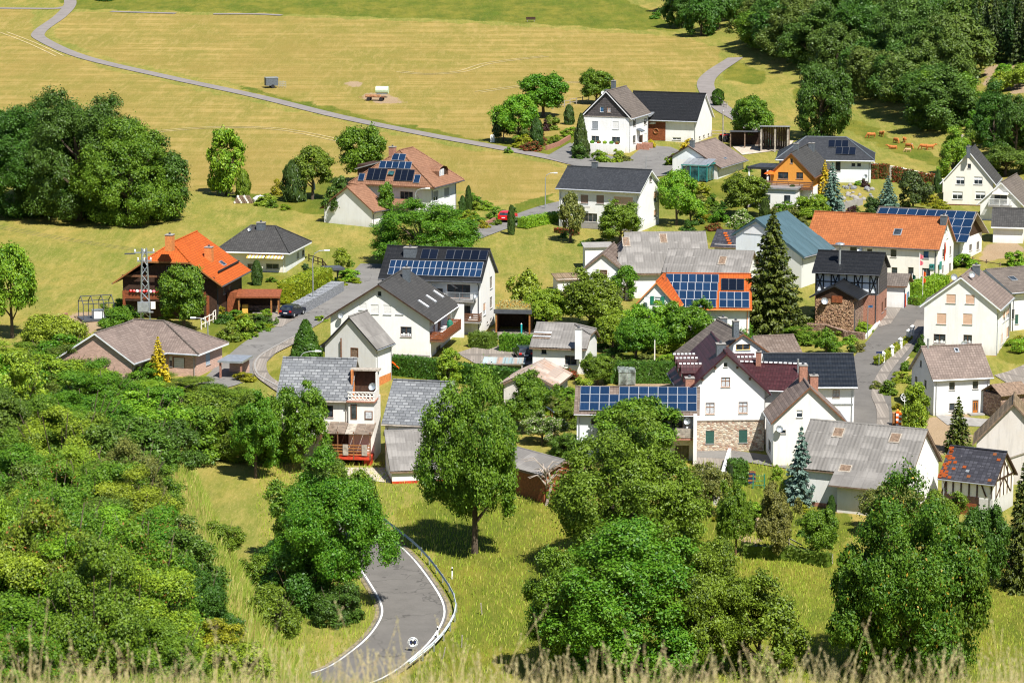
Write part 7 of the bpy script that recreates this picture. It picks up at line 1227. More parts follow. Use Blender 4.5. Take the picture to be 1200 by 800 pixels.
# rock garden boulders
rr = random.Random(8)
for k in range(26):
    u, v = rr.uniform(985, 1022), rr.uniform(218, 241); p = at(u, v); s = rr.uniform(.35, .8); m = M(); m.lathe([(.02, -.3), (s*.6, -.1), (s*.7, .2), (s*.55, s*.6), (.02, s*.9)], (0, 0, 0), 6); o = m.build('boulder', MT['concrete' if k % 3 else 'gabion'], None, p, rr.random()*6); o.scale = (1, rr.uniform(.6, 1.2), rr.uniform(.7, 1.1)); tag(o, 'pale boulder in the rock garden below the house with dark hipped roof', 'boulder', 'boulders of the rock garden')
# play things, garden bits
p = at(468, 440); t = thing('slide', 'orange plastic slide on the lawn behind the shingle roofs', 'slide', p, 0); m = M(); pts = [(-1.2, 1.6), (-.7, 1.45), (0, .8), (.7, .35), (1.2, .28)]
for a, b in zip(pts, pts[1:]): m.face(((a[0], -.3, a[1]), (b[0], -.3, b[1]), (b[0], .3, b[1]), (a[0], .3, a[1]))); [m.face(((a[0], s*.3, a[1]), (b[0], s*.3, b[1]), (b[0], s*.3, b[1]+.22), (a[0], s*.3, a[1]+.22))) for s in (-1, 1)]
m.build('chute', MT['orange'], t); [box_part('leg', t, (-1.2, y, .8), (.06, .06, 1.6), 'galv') for y in (-.3, .3)]
p = at(733, 449); t = thing('greenhouse', 'small glass greenhouse with white roof behind the three rows of solar panels', 'greenhouse', p, .1)
for x in (-.9, 0, .9):
    for y in (-1.2, 1.2): box_part('post', t, (x, y, .9), (.06, .06, 1.8), 'alu')
for x in (-.45, .45): box_part('pane', t, (x, -1.2, .9), (.84, .02, 1.7), CLEAR)
for s in (-1, 1): box_part('roof_pane', t, (0, s*.62, 1.75), (1.95, 1.4, .04), CLEAR, rx=-s*.42)
box_part('side_pane', t, (.92, 0, .9), (.02, 2.3, 1.7), CLEAR)
p = at(611, 397); t = thing('marker_pole', 'turquoise pole in front of the green roofed carport', 'pole', p, 0); M().tube([(0, 0, 0), (0, 0, 1.8)], .1, 8).build('shaft', plain('turquoise', (.02, .35, .38), .5, .05, 2), t); M().lathe([(.1, 1.8), (.02, 1.9)], (0, 0, 0), 8).build('cap', MT['plastic_white'], t)
p = at(641, 503); t = thing('play_tower', 'wooden play tower with tilted blue roof in the shrubs left of the solar rows', 'play tower', p, .2)
for x in (-.45, .45):
    for y in (-.45, .45): box_part('post', t, (x, y, 1.0), (.12, .12, 2.4), 'wood')
box_part('deck', t, (0, 0, .9), (1.1, 1.1, .1), 'wood'); box_part('roof', t, (0, 0, 2.35), (1.5, 1.4, .1), 'shutblue', ry=.6); box_part('railing', t, (0, -.5, 1.3), (1.0, .06, .5), 'wood')
for k, (u, v) in enumerate(((875, 566), (879, 564))):
    p = at(u, v); t = thing('compost_bin', ['dark blue slatted chest beside the clipped dark hedge', 'orange-brown slatted chest beside the clipped dark hedge'][k], 'chest', p, .1)
    for i in range(5): box_part('slat', t, (0, -.45, .15+i*.22), (1.3 if k == 0 else .9, .06, .18), 'navy' if (i+k) % 2 == 0 else 'wood')
    box_part('body', t, (0, 0, .5), (1.2 if k == 0 else .85, .8, 1.0), 'darkwood')
for k, (u, v) in enumerate(((932, 581), (940, 582))):
    p = at(u, v); t = thing('rain_barrel', ['navy rain barrel left of the blue spruce trunk', 'taller navy rain barrel touching the blue spruce trunk'][k], 'barrel', p, 0); M().lathe([(.02, 0), (.42, 0), (.5, .5), (.42, 1.0+.25*k), (.02, 1.02+.25*k)], (0, 0, 0), 12).build('body', MT['navy'], t); M().lathe([(.45, 1.0+.25*k), (.4, 1.06+.25*k), (.02, 1.08+.25*k)], (0, 0, 0), 12).build('lid', MT['darkmetal'], t)
p = at(889, 572); t = thing('garden_gate', 'green tubular garden gate on the lawn below the stone gabled house', 'gate', p, .1); [box_part('post', t, (x, 0, .65), (.1, .1, 1.5), 'green') for x in (-.55, .55)]; [box_part('bar', t, (0, 0, z), (1.0, .04, .05), 'green') for z in (.3, .75, 1.25)]
def pole(u, v, hpx, label, mt='oldwood', r=.13, name='utility_pole'):
    p = at(u, v); ht = hpx*mpp(p[1]); t = thing(name, label, 'pole', p, 0); M().tube([(0, 0, -.2), (0, 0, ht)], [r, r*.75], 8).build('shaft', MT[mt], t); M().lathe([(r*.8, ht), (.02, ht+.12)], (0, 0, 0), 8).build('cap', MT['galv'], t); return t, p, ht
pole(847, 167, 37, 'grey wooden utility pole right of the white barn gable', 'greywood'); pole(767, 432, 34, 'thin lilac pole in the garden behind the solar rows', 'cream', .08)
pole(757, 200, 16, 'slim grey post on the farm forecourt', 'galv', .06, 'post')
# fences
def fence(pts, ht, mat, label, gap=1.6, rails=2, name='fence'):
    P = [at(u, v) for u, v in pts]; t = thing(name, label, 'fence', P[0], 0)
    for A, B in zip(P, P[1:]):
        L_ = hypot(B[0]-A[0], B[1]-A[1]); n = max(1, round(L_/gap)); a = atan2(B[1]-A[1], B[0]-A[0])
        for i in range(n+1):
            x, y = A[0]+(B[0]-A[0])*i/n, A[1]+(B[1]-A[1])*i/n; box_part('post', t, (x-P[0][0], y-P[0][1], tz(x, y)-P[0][2]+ht/2-.1), (.12, .12, ht+.2), mat, a)
        for r_ in range(rails):
            x, y = (A[0]+B[0])/2, (A[1]+B[1])/2; box_part('rail', t, (x-P[0][0], y-P[0][1], tz(x, y)-P[0][2]+ht*(.4+.5*r_/max(1, rails-1))), (L_, .05, .1), mat, a)
fence([(834, 160), (850, 160), (880, 163)], 1.1, 'greywood', 'grey post and rail fence right of the white barn gable'); fence([(838, 122), (852, 127)], 1.1, 'greywood', 'short grey rail fence below the round tree by the lane'); fence([(648, 128), (668, 124), (690, 119)], 1.2, 'greywood', 'thin grey field fence behind the farm trees', 2.2); fence([(236, 386), (250, 378), (264, 364)], 1.3, 'cream', 'pale wooden handrail up the bank in front of the chalet', 1.4); fence([(362, 306), (378, 312), (385, 322)], 1.0, 'darkwood', 'dark sloping timber rail behind the grey bungalow', 1.4); fence([(878, 612), (940, 652), (975, 660)], .9, 'greywood', 'wire and post fence along the hedge below the gardens', 3); fence([(1140, 305), (1172, 312)], .5, 'oldwood', 'low timber edging of the vegetable patch', 2.5, 1)
# chairs and crates by the open shed, drums and tools in it
for k, (u, v, mt) in enumerate(((872, 168, 'wood'), (885, 170, 'yellow'))):
    p = at(u, v); t = thing('bench', ['pale wooden bench at the left in front of the dark shelter', 'yellow wooden bench beside the open plank shed'][k], 'bench', p, .1); box_part('seat', t, (0, 0, .45), (1.5, .5, .1), 'cream' if k == 0 else 'wood'); box_part('backrest', t, (0, .25, .8), (1.5, .08, .5), 'cream' if k == 0 else 'yellow'); [box_part('leg', t, (x, 0, .2), (.1, .45, .4), 'wood') for x in (-.6, .6)]
p = at(900, 171); t = thing('water_butt', 'green tank inside the open fronted plank shed', 'tank', p, 0); M().lathe([(.02, 0), (.5, 0), (.55, .8), (.3, 1.2), (.02, 1.25)], (0, 0, 0), 10).build('body', MT['green'], t); M().lathe([(.2, 1.22), (.2, 1.35), (.02, 1.36)], (0, 0, 0), 8).build('lid', MT['black'], t)
for k, (u, v) in enumerate(((840, 160), (852, 166))):
    p = at(u, v); t = thing('tractor', 'blue and red old tractor parked behind the grey utility pole', 'tractor', p, .4) if k == 1 else None
    if t:
        box_part('bonnet', t, (.7, 0, 1.1), (1.6, .7, .7), 'glassb'); box_part('seat', t, (-.6, 0, 1.25), (.5, .5, .5), 'black'); box_part('mudguard', t, (-.6, .6, 1.2), (1.0, .35, .12), 'red'); box_part('mudguard', t, (-.6, -.6, 1.2), (1.0, .35, .12), 'red')
        for s in (-1, 1): M().tube([(-.6, s*.65, .62), (-.6, s*.95, .62)], .62, 12).build('wheel', MT['black'], t); M().tube([(1.1, s*.5, .34), (1.1, s*.7, .34)], .34, 10).build('wheel', MT['black'], t)
p = at(577, 166.5); t = thing('marker_stone', 'small white marker stone at the lane by the farm shrubs', 'stone', p, 0); m = M(); m.box((0, 0, .5), (.7, .5, 1.3)); m.build('stone', MT['whitewood'], t); box_part('cap', t, (0, 0, 1.18), (.5, .4, .14), 'lightgrey')
p = at(300, 240); t = thing('log_pile', 'pile of cut logs under the small tree on the meadow edge', 'log pile', at(286, 238), .1)
for r_ in range(4):
    for i in range(9-r_): mm = M(); mm.tube([(-1.4+i*.33+r_*.16, -.5, .16+r_*.28), (-1.4+i*.33+r_*.16, .5, .16+r_*.28)], .16, 7); mm.build('log', MT['logs'] if False else MT['cream' if (i+r_) % 3 == 0 else 'oldwood'], t)
p = at(305, 238); t = thing('garden_shelter', 'white covered garden furniture by the round shrub on the meadow edge', 'cover', p, 0); M().lathe([(1.1, 0), (1.15, .7), (.6, 1.1), (.02, 1.2)], (0, 0, 0), 8).build('cover', MT['plastic_white'], t); M().lathe([(.2, 1.15), (.02, 1.3)], (0, 0, 0), 6).build('knob', MT['galv'], t)
p = at(368, 230); t = thing('parasol', 'closed pale blue parasol in the garden left of the hipped solar house', 'parasol', p, 0); M().tube([(0, 0, 0), (0, 0, 2.6)], .04, 6).build('pole', MT['whitewood'], t); M().lathe([(.25, 1.0), (.16, 1.9), (.03, 2.55)], (0, 0, 0), 8).build('canopy', MT['shutblue'], t)
# overhead lines from the mast
def cable(a, b, sag, label, r=.011):
    A, B = np.array(a), np.array(b); pts = [tuple(A+(B-A)*t+np.array((0, 0, -sag*4*t*(1-t)))) for t in np.linspace(0, 1, 17)]; o0 = pts[0]; m = M(); m.tube([tuple(np.array(q)-o0) for q in pts], r, 4, cap=False); tag(m.build('power_line', MT['darkmetal'], None, o0), label, 'power line', 'overhead lines from the lattice mast')
mp_ = at(171, 392)
for k in range(3): cable((mp_[0]-1+k, mp_[1], mp_[2]+10.1), (-130, 470+k*1.2, tz(-130, 470)+9.5), 2.2, 'thin overhead line running from the lattice mast across the meadow to the left')
# ---------------------------------------------------------------- trees and shrubs: kind, u, v of the foot, width, height (photo pixels), foliage, label[, group]
PL = [
 ('D', 30, 252, 130, 122, 'dark', 'G1'), ('D', 92, 258, 140, 142, 'dark', 'G1'), ('D', 152, 262, 126, 118, 'mid', 'G1'), ('D', 122, 240, 120, 118, 'dark', 'G1'), ('D', 62, 238, 126, 118, 'dark', 'G1'), ('D', 184, 256, 78, 78, 'dark', 'G1'), ('D', -8, 246, 100, 112, 'mid', 'G1'),
 ('U', 265, 229, 44, 72, 'light', 'slim light green tree standing alone on the meadow edge'), ('C', 285, 232, 17, 32, 'mid', 'narrow green column shrub beside the slim meadow tree'), ('T', 424, 216, 62, 68, 'mid', 'full dark green tree behind the hipped solar roof'), ('T', 366, 234, 52, 60, 'mid', 'medium tree in the garden left of the hipped solar house'), ('C', 345, 236, 28, 46, 'conifer', 'dark brown-green conifer in the garden of the hipped solar house'), ('T', 397, 260, 34, 44, 'dark', 'ball-headed young tree in front of the white garage gable'), ('U', 452, 262, 26, 44, 'mid', 'slender young tree in front of the hipped solar house'),
 ('D', 492, 312, 126, 74, 'mid', 'broad spreading tree between the black solar roof and the hipped house'), ('B', 318, 243, 16, 12, 'mid', 'round clipped shrub on the meadow edge garden'), ('B', 327, 228, 20, 22, 'gold', 'yellowish shrub left of the dark garden conifer'), ('B', 308, 240, 26, 16, 'light', 'low shrub by the white covered garden furniture'), ('B', 334, 246, 14, 9, 'gold', 'small potted shrub on the garden edge'),
 ('C', 549, 249, 8, 30, 'conifer', 'thin dark column conifer behind the driveway shrubs'), ('C', 542, 250, 8, 20, 'conifer', 'shorter thin column conifer behind the driveway shrubs'), ('B', 556, 244, 32, 22, 'mid', 'bright shrub at the right corner of the hipped solar house'), ('B', 571, 246, 22, 13, 'light', 'low yellow-green shrub behind the driveway'), ('B', 582, 256, 26, 16, 'mid', 'rounded shrub at the right end of the driveway bed'), ('B', 560, 262, 30, 12, 'mid', 'low shrub strip along the driveway kerb'), ('B', 545, 258, 26, 14, 'gold', 'yellow flowering shrub in the driveway bed'), ('C', 599, 275, 9, 33, 'conifer', 'dark column conifer standing beside the red car'),
 ('T', 637, 137, 62, 50, 'mid', 'spreading fruit tree on the field behind the farm'), ('T', 699, 122, 44, 40, 'mid', 'round fruit tree touching the farmhouse roof'), ('T', 608, 168, 50, 54, 'light', 'loose light tree at the left end of the farm garden'), ('T', 590, 166, 26, 42, 'conifer', 'dark conifer-like tree at the far left of the farm garden'), ('C', 629, 172, 15, 32, 'conifer', 'dark thuja in the middle of the farm garden'), ('C', 667, 146, 12, 22, 'conifer', 'small dark thuja behind the farm garden'), ('K', 681, 182, 22, 46, 'conifer', 'large dark thuja at the left corner of the white farmhouse'), ('B', 681, 186, 23, 22, 'dark', 'round dark shrub in front of the large farm thuja'), ('B', 706, 190, 22, 18, 'light', 'bright shrub left under the farmhouse terrace'), ('B', 722, 190, 20, 18, 'light', 'bright shrub right under the farmhouse terrace'), ('B', 612, 170, 24, 16, 'light', 'round light shrub at the front of the farm garden'), ('B', 646, 152, 24, 20, 'mid', 'shrub in the middle of the farm garden'), ('B', 621, 158, 20, 16, 'redgreen', 'pinkish shrub in the farm garden'), ('B', 639, 153, 14, 16, 'purple', 'purple shrub in the farm garden'), ('B', 668, 160, 20, 14, 'light', 'light shrub beside the farm drive'), ('B', 650, 168, 16, 10, 'mid', 'low shrub at the edge of the farm drive'), ('B', 735, 189, 14, 9, 'grey', 'grey shrub at the foot of the farm steps'),
 ('B', 803, 184, 22, 26, 'yellow', 'bright yellow shrub at the barn wall'), ('B', 792, 194, 24, 18, 'gold', 'yellow-green shrub beside the low white bungalow'), ('B', 764, 174, 8, 13, 'yellow', 'small yellow shrub by the brown barn door'), ('T', 880, 168, 56, 54, 'mid', 'tree over the dark shelter right of the barn'), ('O', 841, 124, 15, 19, 'dark', 'round-headed dark tree beside the narrow lane'),
 ('D', 962, 163, 62, 92, 'dark', 'lone tree jutting from the wood into the pasture'), ('D', 1116, 206, 46, 46, 'light', 'bright green tree at the right end of the pasture'), ('D', 1178, 206, 60, 32, 'olive', 'broad olive tree above the right edge house'), ('D', 1165, 172, 50, 62, 'dark', 'dark tree at the mouth of the gravel path'), ('D', 1190, 182, 52, 66, 'dark', 'dark tree at the right edge above the olive tree'), ('T', 1140, 176, 24, 30, 'mid', 'small tree beside the gravel path at the wood'), 
 ('T', 1172, 108, 30, 22, 'light', 'G4'), ('T', 1192, 104, 30, 26, 'light', 'G4'), ('T', 1176, 98, 24, 20, 'light', 'G4'), ('T', 1205, 96, 24, 22, 'light', 'G4'),
 ('T', 668, 284, 32, 56, 'grey', 'pale slender tree with twin trunks in front of the slate roofed house', 'fork'), ('T', 727, 286, 56, 46, 'mid', 'broad small tree in front of the slate roofed house'), ('T', 793, 264, 46, 62, 'light', 'bright tree right of the slate roofed house gable'), ('T', 809, 262, 30, 34, 'light', 'lower bright tree beside the little red shed roof'), ('B', 833, 246, 22, 24, 'mid', 'rounded shrub below the glass conservatory'), ('T', 874, 254, 62, 50, 'mid', 'dense garden tree above the blue-green hall'), ('T', 868, 276, 30, 26, 'white', 'white flowering elder beside the blue-green hall'), ('B', 826, 258, 20, 10, 'gold', 'yellow flowering patch on the garden lawn'), ('B', 848, 253, 12, 9, 'white', 'small white flowering shrub on the garden lawn'), ('B', 836, 254, 20, 14, 'olive', 'olive shrub behind the garden lawn'), ('C', 896, 262, 13, 28, 'conifer', 'small dark conifer behind the blue-green hall'), ('C', 928, 244, 15, 26, 'conifer', 'dark thuja beside the white flat extension'), ('B', 953, 254, 48, 30, 'light', 'wide light shrub below the golden conifer'), ('B', 915, 250, 30, 18, 'mid', 'shrub in front of the white flat extension'),
 ('S', 904, 394, 88, 142, 'spruce', 'tall dark spruce in the middle of the village'), ('S', 966, 236, 22, 46, 'yellow', 'golden conifer beside the orange gabled house'), ('S', 975, 252, 34, 58, 'blue', 'blue spruce right of the golden conifer'), ('S', 1040, 250, 32, 42, 'blue', 'smaller blue spruce behind the orange inn roof'), ('T', 1070, 246, 38, 40, 'conifer', 'dark bushy pine behind the solar panel roof'), ('B', 1023, 250, 22, 24, 'conifer', 'dark round shrub left of the smaller blue spruce'), ('B', 1014, 219, 11, 11, 'purple', 'round purple shrub at the rock garden'), ('B', 1006, 217, 11, 7, 'light', 'flat bright green cushion shrub in the rock garden'), ('B', 998, 254, 16, 16, 'purple', 'dark purple shrub below the rock garden'), ('B', 1032, 208, 16, 10, 'light', 'light shrub at the top of the rock garden'), ('B', 1090, 240, 26, 14, 'gold', 'orange-yellow flower bed left of the pale gabled house'), ('B', 1103, 244, 22, 12, 'gold', 'yellow flower bed in front of the pale gabled house'), ('C', 1099, 226, 9, 26, 'conifer', 'dark column conifer at the corner of the pale gabled house'), ('B', 1088, 228, 16, 18, 'mid', 'green shrub beside the pale retaining wall end'),
 ('T', 616, 372, 42, 52, 'light', 'loose tree left of the old grey farm building'), ('T', 692, 386, 78, 64, 'mid', 'wide dark tree in front of the white pantile gable'), ('T', 640, 386, 52, 46, 'light', 'light tree between the green roofed carport and the pantile gable'), ('T', 731, 352, 34, 36, 'mid', 'upright tree between the pantile gable and the orange gable'), ('T', 758, 396, 48, 40, 'light', 'light tree hiding the foot of the orange dormer gable'), ('T', 745, 424, 56, 50, 'mid', 'round garden tree behind the small glass greenhouse'), ('T', 802, 411, 72, 56, 'mid', 'spreading tree below the left end of the orange solar roof'), ('T', 764, 408, 60, 50, 'light', 'tree in front of the orange dormer gable'), ('B', 838, 406, 52, 36, 'mid', 'shrub below the right end of the orange solar roof'), ('T', 718, 412, 50, 48, 'light', 'light garden tree left of the lilac pole'), ('B', 790, 410, 60, 32, 'light', 'bright shrub mass below the orange roofed house'), ('T', 700, 452, 44, 38, 'mid', 'small tree beside the white chimney stack'), ('B', 705, 398, 22, 22, 'white', 'white flowering shrub behind the grey roofed house'), ('B', 860, 398, 60, 26, 'mid', 'shrubs under the left side of the tall spruce'), ('B', 935, 402, 50, 22, 'mid', 'shrubs under the right side of the tall spruce'), ('T', 968, 416, 30, 30, 'mid', 'small tree beside the dry stone garden wall'), ('B', 964, 382, 60, 22, 'mid', 'hedge-like shrubs in front of the firewood barn'), ('B', 1012, 388, 24, 12, 'light', 'flowering shrub at the corner of the firewood barn'), ('B', 1006, 412, 18, 14, 'grey', 'pale shrub by the street below the garden wall'),
 ('T', 939, 330, 14, 22, 'mid', 'small tree at the blue-green hall gable'), ('B', 1128, 312, 40, 20, 'light', 'shrub in front of the solar panel roof gable'), ('B', 1190, 312, 30, 22, 'light', 'round light shrub right of the vegetable patch'),
 ('K', 359, 420, 40, 44, 'dark', 'broad dark thuja at the street bend'), ('U', 526, 452, 34, 40, 'light', 'conical light green tree in front of the clipped long hedge'), ('B', 363, 330, 24, 26, 'conifer', 'dark shrub above the clipped hedge'), ('T', 401, 318, 22, 24, 'light', 'small bright tree at the end of the left street'), ('B', 405, 328, 34, 16, 'light', 'low shrubs at the end of the left street'), ('B', 418, 332, 16, 9, 'gold', 'yellow edge shrub at the end of the left street'), ('C', 301, 334, 13, 28, 'conifer', 'dark column conifer in front of the grey bungalow'), ('B', 319, 330, 14, 8, 'mid', 'small round shrub on the bungalow lawn'), ('B', 290, 396, 30, 32, 'light', 'bright shrub on the bank below the chalet'), ('B', 270, 398, 34, 26, 'mid', 'dark green shrub on the bank below the chalet'), ('B', 310, 372, 20, 14, 'light', 'shrub beside the red-brown carport drive'), ('B', 324, 379, 7, 9, 'mid', 'tiny ball shrub at the drive of the red-brown carport'), ('B', 314, 384, 22, 8, 'gold', 'yellow flower bed at the drive of the red-brown carport'), ('B', 275, 374, 22, 14, 'mid', 'small shrub below the pale handrail'), ('B', 376, 376, 16, 8, 'light', 'low shrub at the corner of the white grey-roofed house'), ('T', 216, 388, 66, 78, 'mid', 'dense tree hiding the front of the orange chalet'), ('B', 194, 386, 32, 22, 'gold', 'yellow-green shrub at the foot of the lattice mast'), ('B', 146, 386, 54, 34, 'mid', 'dark shrub between greenhouse and lattice mast'), ('T', 156, 362, 24, 26, 'redgreen', 'reddish shrub-like tree at the chalet balcony'),
 ('S', 186, 450, 32, 54, 'yellow', 'golden conifer in front of the pink brick bungalow'), ('B', 290, 446, 28, 14, 'gold', 'yellow flowering shrub at the street bend below the bungalow'),
 ('T', 354, 550, 66, 94, 'mid', 'tall green tree at the left corner of the shingle roofed house'), ('T', 556, 648, 118, 204, 'mid', 'large free standing tree on the meadow beside the road'), ('T', 620, 505, 62, 66, 'mid', 'bushy tree above the brown plank shed'), ('T', 746, 545, 104, 76, 'mid', 'green tree in front of the three rows of solar panels'), ('D', 728, 668, 190, 176, 'limetree', 'big olive-green tree in front of the solar rows'), ('T', 668, 797, 120, 150, 'mid', 'lower green tree crown left of the huge ash at the bottom'), ('T', 822, 797, 120, 160, 'mid', 'lower green tree crown right of the huge ash at the bottom'), ('D', 744, 797, 226, 188, 'mid', 'huge dark ash tree at the bottom middle'), ('D', 890, 795, 104, 104, 'mid', 'medium tree right of the huge bottom ash'), ('T', 1008, 797, 92, 150, 'chestnut', 'speckled tree crown leaning left beside the huge tree at the bottom right'), ('T', 1114, 797, 96, 180, 'chestnut', 'speckled tree crown right of the huge tree at the bottom right'), ('D', 1062, 797, 176, 236, 'chestnut', 'huge tree with yellow specks at the bottom right'), ('T', 1152, 700, 64, 112, 'dark', 'dark tree behind the huge speckled tree at the right'), ('S', 1200, 690, 66, 158, 'spruce', 'dark conifer cut by the right edge'), ('T', 908, 654, 52, 84, 'grey', 'grey-olive garden tree in the middle of the bottom gardens'), ('T', 862, 650, 44, 82, 'mid', 'narrow garden tree left of the grey-olive tree', 'red'), ('T', 960, 656, 48, 62, 'mid', 'round garden tree right of the grey-olive tree'), ('T', 1046, 628, 76, 62, 'grey', 'grey-green tree in front of the grey corrugated barn'), ('T', 1100, 632, 60, 56, 'mid', 'loose tree below the corner of the grey corrugated barn'), ('S', 938, 590, 46, 88, 'blue', 'blue spruce with bare lower trunk beside the grey corrugated barn'), ('S', 1122, 530, 38, 64, 'spruce', 'small dark spruce in front of the orange door house'), ('U', 1073, 508, 38, 56, 'light', 'light green birch-like tree left of the grey shaded gable'), ('B', 1040, 462, 24, 22, 'mid', 'dark shrub at the street corner garden'), ('B', 1056, 446, 26, 14, 'light', 'light shrub in the street corner garden'), ('B', 1028, 456, 20, 12, 'grey', 'pale shrub at the street kerb'), ('B', 1078, 412, 14, 26, 'dark', 'dark tall shrub at the corner of the white shutter house'), ('T', 828, 604, 56, 58, 'grey', 'grey-green shrub tree beside the white garden wall'), ('B', 800, 600, 60, 40, 'light', 'light shrub below the solar house garage'), ('C', 974, 606, 10, 26, 'conifer', 'small clipped thuja in front of the grey corrugated barn'), ('B', 911, 562, 16, 22, 'light', 'rounded shrub at the corner of the chimney house'), ('B', 930, 575, 20, 20, 'mid', 'dark shrub behind the rain barrels'), ('B', 850, 596, 18, 22, 'mid', 'green mound shrub left of the garden gate'),
 ('T', 636, 520, 50, 34, 'white', 'white flowering elder above the brown plank shed'), ('B', 664, 500, 44, 34, 'mid', 'dense shrub left of the solar house'), ('B', 652, 480, 40, 24, 'mid', 'shrub behind the wooden play tower'), ('B', 668, 534, 50, 40, 'olive', 'olive shrub at the right end of the brown plank shed'), ('B', 600, 470, 36, 36, 'light', 'light shrub behind the large meadow tree'), ('B', 660, 445, 34, 20, 'redgreen', 'reddish shrub below the rusty shed'), ('B', 680, 460, 34, 22, 'light', 'light shrub at the left end of the solar rows'), ('B', 555, 585, 0, 0, '', ''),
 ('B', 112, 446, 90, 46, 'light', 'light shrub hiding the wing of the pink brick bungalow'), ('B', 160, 452, 64, 34, 'mid', 'shrub under the golden conifer of the pink brick bungalow'), ('B', 70, 440, 90, 60, 'mid', 'shrub mass left of the pink brick bungalow'),
 # left hillside
 ('T', 14, 396, 66, 106, 'light', 'open branched light tree at the left edge on the hillside'), ('T', 62, 424, 74, 54, 'light', 'light shrubby tree at the top of the hillside thicket'),
]
G_HILL = [(20, 470, 96, 84), (75, 462, 92, 70), (130, 470, 92, 78), (186, 492, 92, 84), (240, 512, 92, 88), (292, 525, 84, 88), (330, 536, 62, 72), (10, 545, 106, 100), (62, 556, 112, 100), (104, 548, 84, 84), (205, 545, 74, 66), (108, 438, 80, 58), (28, 436, 78, 66), (150, 446, 60, 44), (262, 480, 70, 44), (-20, 500, 90, 110), (150, 520, 80, 60)]
HCOL = ['mid', 'light', 'light', 'mid', 'mid', 'mid', 'light', 'olive', 'mid', 'mid', 'dark', 'light', 'mid', 'olive', 'dark', 'light']
WL = {'G1': ('large dark broadleaf tree in the big clump on the left meadow', 'trees of the big clump on the left meadow'), 'G4': ('small light fruit tree on the sandy orchard patch at the top right', 'fruit trees on the sandy orchard patch')}
TOPL = ([-60, 0, 100, 140, 250, 335, 360], [388, 390, 402, 434, 440, 452, 400])
def px_plant(k, u, v, w, h_, col, lab, grp=None, **kw):
    x, y, z = at(u, min(v, 797) if u > 560 else v); m = mpp(y); return plant(k, x, y, w*m, h_*m*(1.10 if k == 'D' else 1.04), col, lab, grp, **kw)
for e in PL:
    k, u, v, w, h_, col, lab = e[:7]
    if not w: continue
    cl = e[7] if len(e) > 7 else None; grp = None
    if lab in WL: lab, grp = WL[lab]
    px_plant(k, u, v, w, h_, col, lab, grp, clear=cl if cl == 'fork' else None, bark=BARKR if cl == 'red' else None)
for (u, v, w, h_), c in zip(G_HILL, HCOL): px_plant('B', u, v, w, min(h_, (v-float(np.interp(u, *TOPL)))/1.1), c, 'tall shrub in the dense thicket on the left hillside', 'shrubs of the thicket on the left hillside')
_rr = random.Random(77); _P = []; _poly = [(-20, 440), (110, 436), (220, 462), (318, 500), (332, 545), (262, 536), (215, 548), (214, 600), (205, 650), (262, 705), (275, 760), (262, 800), (-20, 800)]; _k = 0
while len(_P) < 40 and _k < 6000:
    _k += 1; u, v = _rr.uniform(-15, 330), _rr.uniform(440, 800)
    if not inpoly(np.array([u]), np.array([v]), _poly)[0] or any(hypot((u-a)/1.25, v-b) < 37 for a, b in _P): continue
    s = 1+max(0, v-560)/320; _w = _rr.uniform(92, 132)*s
    if v > 540 and u+_w*.5 > float(np.interp(v, [540, 570, 620, 660, 700, 800], [222, 216, 208, 232, 262, 285])): continue
    _P.append((u, v)); px_plant('B', u, v, _w, min(_rr.uniform(72, 108)*s, max(22, (v-float(np.interp(u, *TOPL)))/1.1)), _rr.choice(['mid', 'light', 'olive', 'mid', 'mid', 'light', 'rose' if v > 620 else 'mid']), 'tall shrub in the dense thicket on the left hillside', 'shrubs of the thicket on the left hillside')
for k, (u, v, w, h_, c, lab) in enumerate(((30, 812, 120, 110, 'rose', 'rosy bush in the bottom left corner'), (190, 800, 130, 96, 'mid', 'green low bush at the bottom below the dark bush'), (285, 796, 90, 56, 'light', 'low light bush at the bottom of the bank'), (130, 730, 120, 120, 'mid', 'green bush between the two rosy speckled bushes'), (30, 730, 120, 150, 'rose', 'rosy bush behind the nearest one at the left edge'), (215, 700, 90, 90, 'olive', 'olive bush on the bank above the dark bush'), (55, 600, 90, 80, 'mid', 'green bush at the foot of the hillside thicket'), (100, 610, 80, 60, 'light', 'light bush between thicket and rosy bushes'))): px_plant('B', u, v, w, h_, c, lab)
px_plant('B', 152, 606, 108, 116, 'grey', 'grey-olive shrub standing in front of the hillside thicket'); px_plant('B', 40, 606, 104, 84, 'olive', 'olive shrub at the left edge below the thicket')
for k, (u, v, w, h_, c, lab) in enumerate(((60, 770, 190, 235, 'rose', 'rosy speckled bush at the bottom left nearest the camera'), (165, 760, 170, 190, 'rose', 'rosy speckled bush right of the nearest one at the bottom left'), (-10, 720, 120, 190, 'light', 'light green bush cut by the left edge at the bottom'), (100, 655, 130, 100, 'olive', 'brownish green bush behind the rosy speckled bushes'), (30, 650, 110, 96, 'light', 'light bush at the left edge behind the rosy ones'), (225, 752, 110, 130, 'dark', 'dark bush with dry stems at the right of the rosy bushes'), (190, 660, 90, 76, 'grey', 'dull grey-green bush with dry stems on the bank'), (262, 640, 50, 44, 'mid', 'small bright bush alone in the bank grass'), (255, 775, 70, 60, 'gold', 'yellow flecked low bush at the foot of the dark bush'), (120, 800, 140, 90, 'rose', 'low rosy bush in the grass at the very bottom'))):
    px_plant('B', u, v, w, h_, c, lab)
